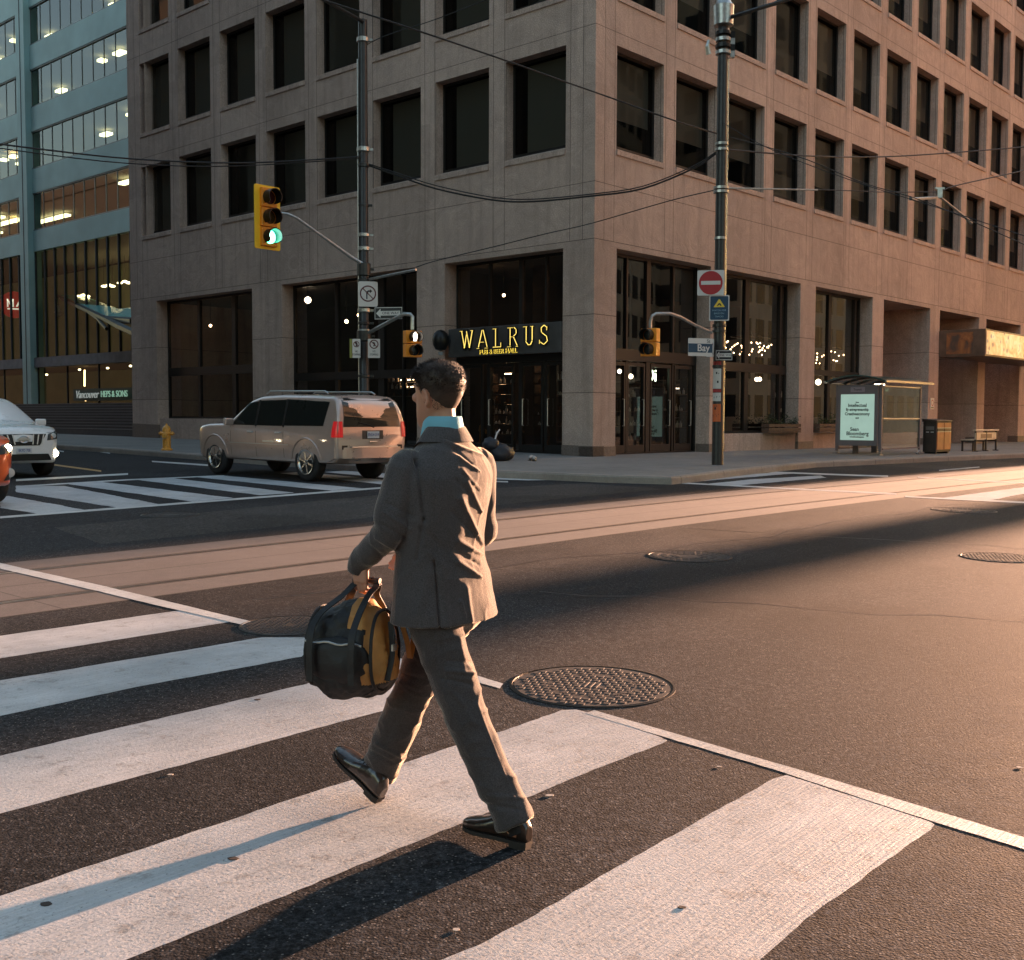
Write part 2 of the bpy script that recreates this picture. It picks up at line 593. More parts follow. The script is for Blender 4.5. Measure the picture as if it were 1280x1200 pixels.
MARK = {'crosswalk_stripe': ('P', [[(-25.748, -12.31), (-25.482, -11.608), (-20.105, -11.791), (-20.034, -12.009), (-20.129, -12.449)], [(-26.305, -13.84), (-25.998, -12.746), (-20.307, -13.065), (-20.111, -13.271), (-20.205, -13.498), (-20.471, -13.721), (-21.577, -13.659)], [(-26.878, -15.049), (-26.579, -14.41), (-20.884, -14.292), (-20.078, -14.197), (-20.091, -14.635), (-20.178, -14.93), (-20.874, -15.019)], [(-27.112, -16.522), (-27.182, -15.841), (-21.085, -15.699), (-20.809, -15.699), (-20.295, -15.672), (-20.229, -15.719), (-20.228, -15.849), (-20.349, -16.367), (-21.382, -16.387), (-21.61, -16.387)], [(-26.484, -16.658), (-22.373, -17.091), (-20.489, -16.997), (-20.403, -17.014), (-20.513, -17.678), (-20.527, -17.698), (-20.593, -17.709), (-20.815, -17.704), (-21.244, -17.711), (-21.537, -17.71), (-21.894, -17.734), (-25.891, -17.875)]], 0.006), 'tram_crossing_line': ('T', [[(-20.014, -8.279), (-20.017, -8.818), (-20.0, -10.326), (-20.017, -11.329), (-20.04, -12.586), (-20.151, -12.679), (-20.168, -11.529), (-20.159, -10.603), (-20.171, -9.163), (-20.173, -8.654)]], 0.004), 'crosswalk_edge_line': ('T', [[(-20.175, -15.797), (-20.3, -16.986), (-20.423, -17.988), (-20.91, -21.958), (-21.066, -21.989), (-20.54, -18.024), (-20.503, -17.689), (-20.389, -17.014), (-20.253, -15.802)], [(-20.068, -14.856), (-20.102, -15.089), (-20.192, -15.148), (-20.178, -14.956)]], 0.004), 'far_crosswalk_stripe': ('P', [[(-16.76, -0.61), (-16.494, -0.298), (-16.776, -3.55), (-17.525, -3.738), (-17.525, -2.412)], [(-16.022, 0.468), (-15.34, 2.024), (-14.751, 1.279), (-15.543, -3.57), (-16.279, -3.691)], [(-14.425, 2.038), (-13.677, 2.112), (-14.068, -3.351), (-14.921, -3.48)], [(-12.858, 2.161), (-12.061, 2.095), (-12.678, -3.173), (-13.41, -3.188)], [(-11.557, 1.97), (-10.84, 1.839), (-11.143, -3.215), (-11.91, -3.283)], [(-9.451, 1.691), (-8.781, 1.679), (-9.381, -2.324), (-10.288, -3.33)], [(-8.45, 1.354), (-7.814, 1.402), (-7.785, -1.344), (-8.981, -2.373)]], 0.015), 'far_crosswalk_line': ('T', [[(-18.061, -3.677), (-10.701, -3.22), (-7.896, -3.058), (-8.162, -3.316), (-10.969, -3.528), (-18.178, -3.951)], [(-14.541, 3.846), (-11.887, 4.102), (-12.179, 3.569), (-14.805, 3.244)], [(-15.385, 1.92), (-12.917, 2.219), (-10.761, 1.96), (-10.918, 1.72), (-13.103, 1.879), (-15.52, 1.613)]], 0.0), 'lane_line': ('T', [[(-6.981, -2.098), (-6.551, -2.864), (-6.591, -3.371), (-5.404, -4.207), (-4.813, -5.669), (-5.243, -5.965), (-5.932, -4.621), (-7.174, -3.885), (-7.557, -2.85)], [(-7.924, -3.202), (-7.672, -3.768), (-7.938, -4.012), (-8.189, -3.457)], [(-8.591, 8.814), (-8.529, 6.109), (-8.952, 5.444), (-8.928, 8.225)], [(-6.917, 18.999), (-7.289, 16.745), (-7.691, 15.912), (-7.347, 18.072)], [(-6.171, 16.964), (-6.868, 14.427), (-7.188, 13.821), (-6.61, 16.104)]], 0), 'yellow_lane_line': ('Y', [[(-11.186, 9.606), (-11.782, 5.545), (-12.077, 4.977), (-11.532, 8.867)]], 0), 'east_crosswalk_stripe': ('P', [[(-5.23, -5.639), (-3.602, -5.65), (-0.019, -5.798), (0.043, -6.226), (-4.819, -6.438)], [(-5.337, -6.979), (-2.959, -6.783), (-0.192, -7.018), (-0.836, -7.5), (-4.89, -7.604)], [(-4.609, -11.604), (0.338, -11.57), (-1.721, -12.208), (-4.446, -12.372)]], 0.02), 'east_crosswalk_line': ('T', [[(0.06, -5.041), (1.039, -7.408), (1.403, -8.001), (0.884, -8.226), (0.427, -7.584), (-0.446, -5.333)], [(-5.267, -5.61), (-4.689, -8.731), (-4.215, -10.605), (-4.533, -10.741), (-5.011, -8.902), (-5.599, -5.844)], [(-4.699, -10.973), (-4.091, -12.943), (-4.488, -13.065), (-5.001, -11.099)], [(1.588, -8.66), (1.665, -11.068), (1.336, -11.171), (1.24, -8.801)], [(5.341, -7.721), (8.547, -7.667), (8.011, -7.855), (4.894, -7.894)]], 0)}
for name, (matn, polys, jit) in MARK.items():
    o = draped(name, polys, .0034 if ('tram' in name or 'east' in name) else .0019 if 'edge_line' in name else .0011, {'P': M_PAINT, 'T': M_THIN, 'Y': M_YEL}[matn], jit=jit, seed=len(name))
    tag(o, kind='structure')

# darker repair patches and joints in the asphalt
M_PATCH = make_asphalt('asphalt_patch', (.050, .046, .043), (.2, .17, .15))
o = draped('asphalt_patch', [[(-18.6, -7.6), (-7, -7.2), (-7, -5.2), (-12, -4.6), (-18.2, -5.6)], [(6, -7.9), (40, -7.7), (40, -5.2), (6, -5.5)]], .0009, M_PATCH, jit=.02)
tag(o, kind='structure')

M_TAR = mat('tar_seal', (.010, .009, .009), .45, noise_scale=30, noise_amt=.4)
def seam(pts, w):
    a = [Vector(p) for p in pts]; L, Rr = [], []
    for i, p in enumerate(a):
        t = (a[min(i + 1, len(a) - 1)] - a[max(i - 1, 0)]).normalized(); n = Vector((-t.y, t.x)) * w * (1 + .5 * math.sin(i * 2.1))
        L.append(tuple(p + n)); Rr.append(tuple(p - n))
    return L + Rr[::-1]
def wander(p, d, n, step, seed):
    r = random.Random(seed); q = Vector(p); d = Vector(d).normalized(); out = [tuple(q)]
    for i in range(n):
        q = q + d * step + Vector((-d.y, d.x)) * r.uniform(-.5, .5) * step * .7; out.append(tuple(q))
    return out
o = draped('tar_seam', [seam(wander((-19.5, -11.8), (1, -.03), 26, .7, 3), .012), seam(wander((-12.5, -11.3), (.12, -1), 12, .6, 5), .010), seam(wander((-17.6, -13.2), (.5, -1), 9, .45, 8), .008), seam(wander((-5.0, -11.3), (.2, -1), 14, .7, 9), .012)], .0006, M_TAR, jit=.004)
tag(o, kind='structure')

# sidewalk of the corner block with its kerb, curved round the corner
KERB = [(-5.443, 26.057), (-6.607, 19.472), (-6.902, 13.714), (-7.341, 8.507), (-7.647, 4.871), (-7.687, 1.86), (-7.622, -0.372), (-7.38, -1.691), (-7.03, -2.827), (-6.761, -4.197), (-6.48, -5.466), (-5.848, -6.594), (-4.724, -6.461), (-3.236, -6.132), (-1.214, -5.772), (3.246, -5.168), (9.454, -5.533), (17.376, -6.138)]
inner = [(90, 2), (2, 2), (2, 90)]
far_r, far_l = KERB[-1], KERB[0]
poly = [(KERB[0][0], 90)] + KERB + [(90, KERB[-1][1])] + [(90, 3), (3, 3), (3, 90)]
o = draped('sidewalk', [poly], .15, M_WALK, step=1.5)
tag(o, kind='structure')
mbk = MB()
path = [(KERB[0][0], 90)] + [(KERB[0][0], y) for y in range(88, int(KERB[0][1]) + 1, -3)] + KERB + [(x, KERB[-1][1]) for x in range(int(KERB[-1][0]) + 2, 90, 3)]
def kh(u, v):   # dropped kerb at the corner
    return .15
rows = []
for i, p in enumerate(path):
    a = Vector(path[max(i - 1, 0)]); b = Vector(path[min(i + 1, len(path) - 1)])
    t = (b - a).normalized(); nn = Vector((-t.y, t.x))      # points to the block
    c = Vector(p)
    prof = [(-.02, -.05), (-.015, .125), (.01, .158), (.16, .162), (.17, .14)]
    rows.append([W(c.x + nn.x * d, c.y + nn.y * d, h) for d, h in prof])
for i in range(len(rows) - 1):
    for j in range(4):
        mbk.quad(rows[i][j], rows[i + 1][j], rows[i + 1][j + 1], rows[i][j + 1])
o = mbk.build('kerb', M_KERB)
tag(o, kind='structure')

# manhole covers
def make_cover(name, material_c=(.055, .05, .047)):
    return mat(name, material_c, .7, .3, noise_scale=14, noise_amt=.35)
M_IRON = make_cover('cast_iron', (.032, .029, .028))
M_IRONR = mat('cast_iron_rim', (.05, .045, .04), .4, .8)
M_FILL = mat('gutter_grit', (.02, .018, .016), .95)
M_COLLAR = make_asphalt('asphalt_collar', (.085, .062, .048), (.28, .22, .17))
def manhole(u, v, r, label, rz=0.0, pattern='grid', collar=True):
    c = W(u, v)
    e = empty('manhole_cover', c, ROT + rz)
    n = Vector((-(gz(c.x + .5, c.y) - gz(c.x - .5, c.y)), -(gz(c.x, c.y + .5) - gz(c.x, c.y - .5)), 1)).normalized()
    e.rotation_euler = (n.to_track_quat('Z', 'Y').to_matrix() @ Matrix.Rotation(ROT + rz, 3, 'Z')).to_euler()
    if False:
        m = MB(); m.lathe([(r * 1.13, .0005), (r * 1.12, .003), (r * 1.0, .0045), (.01, .0045)], 40)
        for i, p in enumerate(m.v):
            q = math.atan2(p[1], p[0]); rr = math.hypot(p[0], p[1])
            if rr > r * 1.1:
                k = 1 + .06 * noise.noise(Vector((math.cos(q) * 2, math.sin(q) * 2, u)))
                m.v[i] = (p[0] * k, p[1] * k, p[2])
        m.build('collar', M_COLLAR, e)
    m = MB(); m.lathe([(r * .985, .0), (r * .985, .004), (r * .955, .0055), (r * .955, .002), (.01, .002)], 56)
    m.build('rim', M_IRONR, e)
    m = MB(); m.lathe([(r * .925, .0), (r * .925, .0035), (.01, .0035)], 56)
    m.build('plate', M_IRON, e)
    m = MB()
    if pattern == 'grid':
        p = r / 9.5
        k = 10
        for i in range(-k, k + 1):
            for j in range(-k, k + 1):
                x, y = i * p, (j + .5 * (i % 2)) * p
                d = math.hypot(x, y)
                if d < r * .86 and not (r * .50 < d < r * .54) and d > r * .13:
                    m.box(x - p * .34, x + p * .34, y - p * .33, y + p * .33, .003, .006)
        for k in range(36):
            q0, q1 = 2 * math.pi * k / 36, 2 * math.pi * (k + .8) / 36
            m.quad(*[(rr * math.cos(q), rr * math.sin(q), .0065) for rr, q in ((r * .505, q0), (r * .505, q1), (r * .53, q1), (r * .53, q0))])
        for k in range(3):
            m.box(-r * .12, r * .12, (k - 1) * r * .07 - .006, (k - 1) * r * .07 + .006, .003, .0065)
    else:
        for k in range(3):
            ri = r * (.3 + .22 * k)
            for q in range(int(14 + 10 * k)):
                a0 = 2 * math.pi * q / (14 + 10 * k); a1 = a0 + 1.5 * math.pi / (14 + 10 * k)
                m.prism([(ri * math.cos(a0), ri * math.sin(a0)), (ri * math.cos(a1), ri * math.sin(a1)), ((ri + r * .12) * math.cos(a1), (ri + r * .12) * math.sin(a1)), ((ri + r * .12) * math.cos(a0), (ri + r * .12) * math.sin(a0))], (0, 0, .003), (1, 0, 0), (0, 1, 0), (0, 0, .003))
    m.build('tread', M_IRON, e)
    tag(e, label, 'manhole cover', 'round iron covers set in the road')
    return e
manhole(-19.782, -15.474, 0.474, 'large round manhole cover with a waffle pattern beside the crosswalk, near the walking man', 0.0, 'grid')
manhole(-19.932, -12.868, 0.360, 'round manhole cover half hidden behind the bag at the crosswalk edge', 0.0, 'grid')
manhole(-14.802, -12.874, 0.453, 'round manhole cover in the middle of the sunlit road by the long shadow', 0.0, 'ring')
manhole(-12.368, -15.218, 0.410, 'waffle manhole cover near the right edge of the road', 0.0, 'grid')
manhole(-6.828, -12.819, 0.500, 'small distant manhole cover by the white crosswalk patch at right', 0.0, 'ring')
manhole(-16.305, -5.161, 0.416, 'dark manhole cover below the far crosswalk at left', 0.0, 'ring')

# gum spots and small debris on the asphalt
for i, (u, v, r, lab) in enumerate([(-21.293, -16.442, 0.016, "pale gum spot on the asphalt right of the walking man's front shoe"), (-19.603, -17.711, 0.012, 'small pale gum spot near the right edge beyond the white line'), (-22.516, -16.045, 0.018, 'dark dry leaf lying on the wide stripe left of the man'), (-23.113, -15.915, 0.02, 'dark dry leaf in the shadow on the stripe at bottom left'), (-22.358, -16.977, 0.013, 'small gum spot on the dark asphalt below the man'), (-21.249, -14.372, 0.018, 'dark dry leaf on the stripe under the bag'), (-22.201, -15.109, 0.012, 'pale gum spot on the dark asphalt between two stripes'), (-21.771, -17.389, 0.012, 'dark dry leaf fragment on the widest stripe'), (-20.514, -16.747, 0.01, 'tiny gum spot above the widest stripe')]):
    m = MB(); k = 9
    c = W(u, v, .002)
    poly = [(r * (1 + .25 * math.sin(q * 2.3 + i)) * math.cos(q), r * .75 * math.sin(q) * (1 + .2 * math.cos(3 * q + i))) for q in [2 * math.pi * j / k for j in range(k)]]
    m.prism(poly, (c.x, c.y, c.z), (1, 0, 0), (0, 1, 0), (0, 0, .002))
    o = m.build('gum_spot' if 'gum' in lab else 'dry_leaf', mat('gum', (.42, .38, .34), .7) if 'gum' in lab else mat('dry_leaf', (.035, .022, .016), .8))
    tag(o, lab, 'gum' if 'gum' in lab else 'leaf')
# ---------------- granite corner building ----------------
B0 = (K.x, K.y, 0)
bld = empty('office_building', B0, ROT)
tag(bld, 'brown granite corner office block with deep square windows and a pub on its ground floor', 'building')
ROWS = [(12.06 + 4.29 * k - 2.75, 12.06 + 4.29 * k) for k in range(4)]
NR, NL = 15, 8
UPR = [(.98 + 2.99 * n, .98 + 2.99 * n + 2.33) for n in range(NR)]
UPL = [(1.06 + 3.0 * n, 1.06 + 3.0 * n + 2.33) for n in range(NL)]
GR = [(1.04, 6.06), (6.98, 12.04), (13.2, 18.06), (19.12, 23.93), (25.03, 29.9), (30.88, 35.91), (36.9, 41.9), (42.9, 47.9)]
GL = [(1.13, 5.97), (7.26, 14.53), (16.4, 23.32)]
ZH = 6.38
ENDR, ENDL, TOP = 49.0, 25.4, 27.5
DUP, DG = .42, .62

def fr(a, d, z):   # right facade: a along it, d into the building
    return (a, d, z)
def fl(a, d, z):
    return (d, a, z)

wall = MB()
def facade(F, end, ups, gnd, gdepth, gbase):
    def q(a0, a1, z0, z1):
        wall.quad(F(a0, 0, z0), F(a1, 0, z0), F(a1, 0, z1), F(a0, 0, z1))
    def band(z0, z1, ops):
        a = 0
        for (o0, o1) in ops:
            q(a, o0, z0, z1); a = o1
        q(a, end, z0, z1)
    def reveal(a0, a1, z0, z1, d, bottom=True, dj=None):
        wall.quad(F(a0, 0, z0), F(a0, d, z0), F(a0, d, z1), F(a0, 0, z1))
        wall.quad(F(a1, 0, z0), F(a1, d, z0), F(a1, d, z1), F(a1, 0, z1))
        wall.quad(F(a0, 0, z1), F(a1, 0, z1), F(a1, d, z1), F(a0, d, z1))
        if bottom: wall.quad(F(a0, 0, z0), F(a1, 0, z0), F(a1, d, z0), F(a0, d, z0))
    band(-1.0, ZH, gnd)
    for i, (a0, a1) in enumerate(gnd):
        reveal(a0, a1, -1.0, ZH, gdepth[i], False)
        if gbase[i]:
            wall.add([F(a, d, z) for a in (a0 + .002, a1 - .002) for d in (.10, gdepth[i] + .1) for z in (-1, gbase[i])],
                     [(0, 1, 3, 2), (4, 6, 7, 5), (0, 4, 5, 1), (2, 3, 7, 6), (1, 5, 7, 3)])
    z = ZH
    for (z0, z1) in ROWS:
        q(0, end, z, z0 - .16)
        band(z0 - .16, z1, ups)
        for (a0, a1) in ups: reveal(a0, a1, z0 - .16, z1, DUP, False)
        z = z1
    q(0, end, z, TOP)
facade(fr, ENDR, UPR, GR, [DG, DG, DG, 4.0, 3.2, 3.2, 3.2, 3.2], [0, 1.02, 1.0, 0, 0, 0, 0, 0])
facade(fl, ENDL, UPL, GL, [DG, DG, DG], [0, 0, 1.45])
wall.quad((0, ENDL, -1), (24, ENDL, -1), (24, ENDL, TOP), (0, ENDL, TOP))
wall.quad((ENDR, 0, -1), (ENDR, 24, -1), (ENDR, 24, TOP), (ENDR, 0, TOP))
wall.quad((0, 0, TOP), (ENDR, 0, TOP), (ENDR, 24, TOP), (0, 24, TOP))
wall.quad((ENDR, 24, -1), (0, 24, -1), (0, 24, TOP), (ENDR, 24, TOP))
wall.build('wall', M_GRAN, bld)
# darker base course at the foot of the piers
M_BASE = mat('granite_base', (.17, .125, .10), .6, noise_scale=20, noise_amt=.3)
def course(F, end, gnd, s, z):
    a = 0
    for (o0, o1) in gnd + [(end, end)]:
        if o0 - a > .05:
            m = MB(); m.add([F(x, d, zz) for x in (a - .012 if a else (-.012), o0 + .012) for d in (-.012, .5) for zz in (-1, z(x))],
                  [(0, 1, 3, 2), (4, 6, 7, 5), (0, 4, 5, 1), (2, 3, 7, 6), (1, 5, 7, 3), (0, 2, 6, 4)])
            m.build('base_course', M_BASE, bld)
        a = o1
course(fr, ENDR, GR, 1, lambda x: .72 - .002 * x)
course(fl, ENDL, GL, 1, lambda x: .74 + .019 * x)
# inner core that closes the rooms behind the windows
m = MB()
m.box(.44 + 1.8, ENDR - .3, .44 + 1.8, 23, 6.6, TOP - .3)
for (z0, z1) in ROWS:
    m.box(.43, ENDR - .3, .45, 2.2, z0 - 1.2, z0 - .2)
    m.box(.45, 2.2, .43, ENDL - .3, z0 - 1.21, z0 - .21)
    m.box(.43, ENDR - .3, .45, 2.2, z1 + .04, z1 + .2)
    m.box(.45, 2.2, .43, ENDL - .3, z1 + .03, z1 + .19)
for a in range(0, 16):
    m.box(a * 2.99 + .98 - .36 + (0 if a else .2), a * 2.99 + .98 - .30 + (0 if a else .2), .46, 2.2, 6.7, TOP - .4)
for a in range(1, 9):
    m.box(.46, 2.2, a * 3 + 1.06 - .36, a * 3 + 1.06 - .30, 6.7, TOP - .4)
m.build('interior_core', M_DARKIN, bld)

# upper windows: frame > pane, sill
def window_proto(F):
    w, h = 2.33, 2.75
    mf = MB()
    def bx(a0, a1, d0, d1, z0, z1):
        mf.add([F(a, d, z) for a in (a0, a1) for d in (d0, d1) for z in (z0, z1)], [(0, 1, 3, 2), (4, 6, 7, 5), (0, 4, 5, 1), (2, 3, 7, 6), (0, 2, 6, 4), (1, 5, 7, 3)])
    t = .075
    bx(0, w, DUP - .08, DUP, 0, t); bx(0, w, DUP - .08, DUP, h - t, h)
    bx(0, t, DUP - .08, DUP, t, h - t); bx(w - t, w, DUP - .08, DUP, t, h - t)
    f = mf.build('window', M_FRAME)
    mp = MB()
    mp.quad(F(t, DUP - .035, t), F(w - t, DUP - .035, t), F(w - t, DUP - .035, h - t), F(t, DUP - .035, h - t))
    p = mp.build('pane', M_GLASS, f)
    ms = MB()
    pr = [(-.035, -.30), (-.035, -.145), (DUP - .082, -.004), (DUP - .082, -.30)]
    ms.add([F(a, d, z) for a in (.003, w - .003) for (d, z) in pr], [(0, 1, 2, 3), (7, 6, 5, 4), (0, 1, 5, 4), (1, 2, 6, 5), (2, 3, 7, 6), (3, 0, 4, 7)])
    s = ms.build('sill', M_GRAN, f)
    return f
M_WARMIN = mat('room_light', (.9, .8, .6), .8, emit=(1.0, .62, .28), emit_str=2.2)
rndw = random.Random(3)
for F, ups, side in ((fr, UPR, 0), (fl, UPL, 1)):
    proto = window_proto(F)
    first = True
    for ri, (z0, z1) in enumerate(ROWS):
        for i, (a0, a1) in enumerate(ups):
            o = proto if first else copy_tree(proto)
            first = False
            o.parent = bld
            o.location = F(a0, 0, z0)
            r = rndw.random()
            mb_ = MB()
            d = DUP + .10
            if side == 0:
                x0 = rndw.choice([.1, .1, .1, 1.2]); x1 = 2.25 if x0 < 1 else 2.2
                zb = rndw.choice([.1, .1, .9, 1.5, 1.9])
                if r < .62:
                    mb_.quad(F(x0, d, zb), F(x1, d, zb), F(x1, d, 2.65), F(x0, d, 2.65))
            else:
                x0 = rndw.choice([.08, 1.5, 1.3]); x1 = rndw.choice([2.25, 1.9])
                if r < .55: mb_.quad(F(x0, d, .1), F(x1, d, .1), F(x1, d, 2.65), F(x0, d, 2.65))
            if mb_.v:
                b = mb_.build('blind', M_BLIND, o)

# ---- ground floor glazing ----
def storefront(F, a0, a1, z0, z1, d, vbars, hbars, name='storefront', t=.09, glass=None):
    m = MB()
    def bx(p0, p1, d0, d1, q0, q1):
        m.add([F(a, dd, z) for a in (p0, p1) for dd in (d0, d1) for z in (q0, q1)], [(0, 1, 3, 2), (4, 6, 7, 5), (0, 4, 5, 1), (2, 3, 7, 6), (0, 2, 6, 4), (1, 5, 7, 3)])
    bx(a0, a0 + t, d - .1, d, z0, z1); bx(a1 - t, a1, d - .1, d, z0, z1)
    bx(a0 + t, a1 - t, d - .1, d, z1 - t, z1); bx(a0 + t, a1 - t, d - .1, d, z0, z0 + t)
    for (v, w) in vbars: bx(v - w / 2, v + w / 2, d - .12, d - .003, z0 + t, z1 - t)
    for (h, w, x0, x1) in hbars: bx(x0 or a0 + t, x1 or a1 - t, d - .15, d - .001, h - w / 2, h + w / 2)
    o = m.build(name, M_FRAME, bld)
    g = MB(); g.quad(F(a0, d - .05, z0), F(a1, d - .05, z0), F(a1, d - .05, z1), F(a0, d - .05, z1))
    g.build('pane', glass or M_SHOP, o)
    return o
s1 = storefront(fr, 1.04, 6.06, .40, ZH, DG, [(3.35, .2), (2.25, .07), (4.7, .07)], [(3.42, .34, None, None)])
s2 = storefront(fr, 6.98, 12.04, 1.02, ZH, DG, [(9.2, .26), (11.55, .12)], [(3.28, .3, None, None)])
s3 = storefront(fr, 13.2, 18.06, 1.0, ZH, DG, [(15.4, .22), (17.6, .12)], [(3.28, .2, None, None)])
s4 = storefront(fl, 1.13, 5.97, .45, ZH, DG, [(3.2, .14), (2.2, .07), (4.5, .07)], [(3.32, .2, None, None)])
s5 = storefront(fl, 7.26, 14.53, .55, ZH, DG, [(9.6, .3), (12.0, .16), (8.5, .07)], [(3.0, .28, None, None)])
s6 = storefront(fl, 16.4, 23.32, 1.45, ZH, DG, [(18.4, .26), (20.9, .16)], [(3.4, .34, None, None)])
# door leaves
for (a0, a1) in ((1.3, 2.2), (2.3, 3.2), (3.5, 4.6), (4.8, 5.8)):
    m = MB()
    for (p0, p1, q0, q1) in ((a0, a0 + .07, .5, 3.2), (a1 - .07, a1, .5, 3.2), (a0 + .07, a1 - .07, .5, .72), (a0 + .07, a1 - .07, 3.1, 3.2)):
        m.box(p0, p1, DG - .115, DG - .02, q0, q1)
    d = m.build('door', M_FRAME, bld)
    m = MB(); m.tube([(a1 - .14, DG - .12, 1.3), (a1 - .14, DG - .18, 1.3), (a1 - .14, DG - .18, 2.1), (a1 - .14, DG - .12, 2.1)], .015, 6)
    m.build('handle', M_STEEL, d)
    m = MB()
    for (p0, p1, q0, q1) in ((a0, a0 + .07, .5, 3.2), (a1 - .07, a1, .5, 3.2), (a0 + .07, a1 - .07, .5, .72), (a0 + .07, a1 - .07, 3.1, 3.2)):
        m.box(DG - .115, DG - .02, p0, p1, q0, q1)
    d = m.build('door', M_FRAME, bld)
    m = MB(); m.tube([(DG - .12, a1 - .14, 1.3), (DG - .18, a1 - .14, 1.3), (DG - .18, a1 - .14, 2.1), (DG - .12, a1 - .14, 2.1)], .015, 6)
    m.build('handle', M_STEEL, d)
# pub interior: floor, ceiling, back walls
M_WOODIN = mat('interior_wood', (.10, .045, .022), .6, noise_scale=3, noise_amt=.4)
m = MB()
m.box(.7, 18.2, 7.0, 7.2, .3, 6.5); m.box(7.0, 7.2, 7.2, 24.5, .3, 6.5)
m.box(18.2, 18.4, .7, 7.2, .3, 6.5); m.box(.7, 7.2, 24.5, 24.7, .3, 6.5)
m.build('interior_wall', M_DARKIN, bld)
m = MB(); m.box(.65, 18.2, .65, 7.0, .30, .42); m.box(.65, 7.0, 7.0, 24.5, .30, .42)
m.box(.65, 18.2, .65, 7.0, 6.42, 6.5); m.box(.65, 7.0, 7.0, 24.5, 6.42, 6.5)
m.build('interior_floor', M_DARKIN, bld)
# portico back wall with wood panels, right of the pub
m = MB()
m.box(18.9, 24.2, 4.0, 4.2, -.5, 6.5); m.box(24.6, 48.6, 3.2, 3.4, -.5, 6.5)
m.build('portico_wall', M_GRAN, bld)
m = MB()
m.box(20.9, 23.3, 3.9, 3.998, .4, 5.2)
m.build('wood_door', mat('wood_door', (.20, .07, .03), .5, noise_scale=4, noise_amt=.4), bld)
for (a, w) in ((26.2, 1.6), (28.4, 1.0), (32.0, 1.8), (34.4, 1.0)):
    m = MB(); m.box(a, a + w, 3.12, 3.198, .3, 2.75)
    d = m.build('door', mat('bronze_door', (.045, .025, .018), .4, .4), bld)
    m = MB(); m.box(a + w - .2, a + w - .16, 3.05, 3.12, 1.2, 1.6); m.build('handle', M_STEEL, d)

# canopy box over the side entrance with its mural panels
M_COR = mat('canopy_bronze', (.13, .075, .05), .45, .2, noise_scale=2, noise_amt=.3)
m = MB(); m.box(25.0, 36.2, -2.02, 0.0, 4.27, 5.46)
cn = m.build('canopy', M_COR, bld, bevel=.02)
def mural():
    mm, g, b = newmat('mural_panel')
    n1 = g.noise(1.4, 5, rough=.65, dist=1.2)
    n2 = g.vor(2.6)
    c = g.ramp(n1, [(.3, (.62, .22, .08)), (.48, (.75, .45, .22)), (.6, (.80, .62, .42)), (.72, (.12, .14, .18))])
    c = g.mix(g.ramp(n2.outputs['Distance'], [(.2, .8), (.34, 0)]), c, (.07, .09, .12))
    g.l(c, b.inputs['Base Color'])
    g.l(c, b.inputs['Emission Color'])
    b.inputs['Emission Strength'].default_value = .08
    b.inputs['Roughness'].default_value = .3
    return mm
M_MUR = mural()
m = MB(); m.box(25.12, 36.1, -2.05, -2.021, 4.36, 5.38)
m.build('backlit_mural', M_MUR, cn)
mp_, g_, b_ = newmat('side_mural')
c_ = g_.ramp(g_.noise(1.1, 5, rough=.6, dist=1.5), [(.4, (.10, .06, .045)), (.55, (.30, .10, .035)), (.65, (.42, .16, .05))])
g_.l(c_, b_.inputs['Base Color']); b_.inputs['Roughness'].default_value = .4
m = MB(); m.box(24.97, 24.999, -1.5, -.35, 4.4, 5.34)
m.build('side_mural', mp_, cn)

# fascia band with the pub name
M_BAND = mat('fascia_paint', (.055, .052, .050), .5, noise_scale=3, noise_amt=.2)
m = MB(); m.box(-.06, .10, 1.14, 5.75, 3.42, 4.30)
fas = m.build('pub_fascia', M_BAND, bld, bevel=.01)
M_LET = mat('letter_face', (.012, .010, .010), .5)
M_NEON = mat('letter_light', (1, .8, .1), .5, emit=(1.0, .70, .16), emit_str=.17)
# letters as strokes: (x0,y0,x1,y1,width)
LET = {
 'W': [(0, 1, .24, 0, .17), (.24, 0, .42, .8, .08), (.36, 1, .62, 0, .17), (.62, 0, .86, 1, .07), (-.10, 1, .18, 1, .05), (.72, 1, .96, 1, .05)],
 'A': [(.06, 0, .36, 1, .07), (.36, 1, .68, 0, .18), (.17, .33, .55, .33, .05), (-.04, 0, .18, 0, .05), (.54, 0, .82, 0, .05)],
 'L': [(.16, 0, .16, 1, .18), (0, 1, .32, 1, .05), (0, 0, .62, 0, .06), (.62, 0, .62, .28, .05)],
 'R': [(.16, 0, .16, 1, .18), (0, 1, .46, 1, .05), (.46, 1, .60, .88, .09), (.60, .88, .60, .64, .14), (.60, .64, .44, .52, .09), (.2, .52, .44, .52, .05), (.40, .5, .68, 0, .16), (0, 0, .32, 0, .05), (.62, 0, .80, 0, .05)],
 'U': [(.16, 1, .16, .22, .18), (.16, .22, .34, .02, .10), (.34, .02, .50, .03, .06), (.50, .03, .62, .24, .07), (.62, .24, .62, 1, .06), (0, 1, .32, 1, .05), (.50, 1, .74, 1, .05)],
 'S': [(.56, .96, .54, .72, .05), (.54, .86, .34, 1, .07), (.34, 1, .12, .86, .09), (.12, .86, .14, .62, .13), (.14, .62, .48, .40, .17), (.48, .40, .54, .16, .13), (.54, .16, .32, 0, .09), (.32, 0, .08, .14, .07), (.06, .04, .07, .30, .05)],
}
H = .56
x = 0
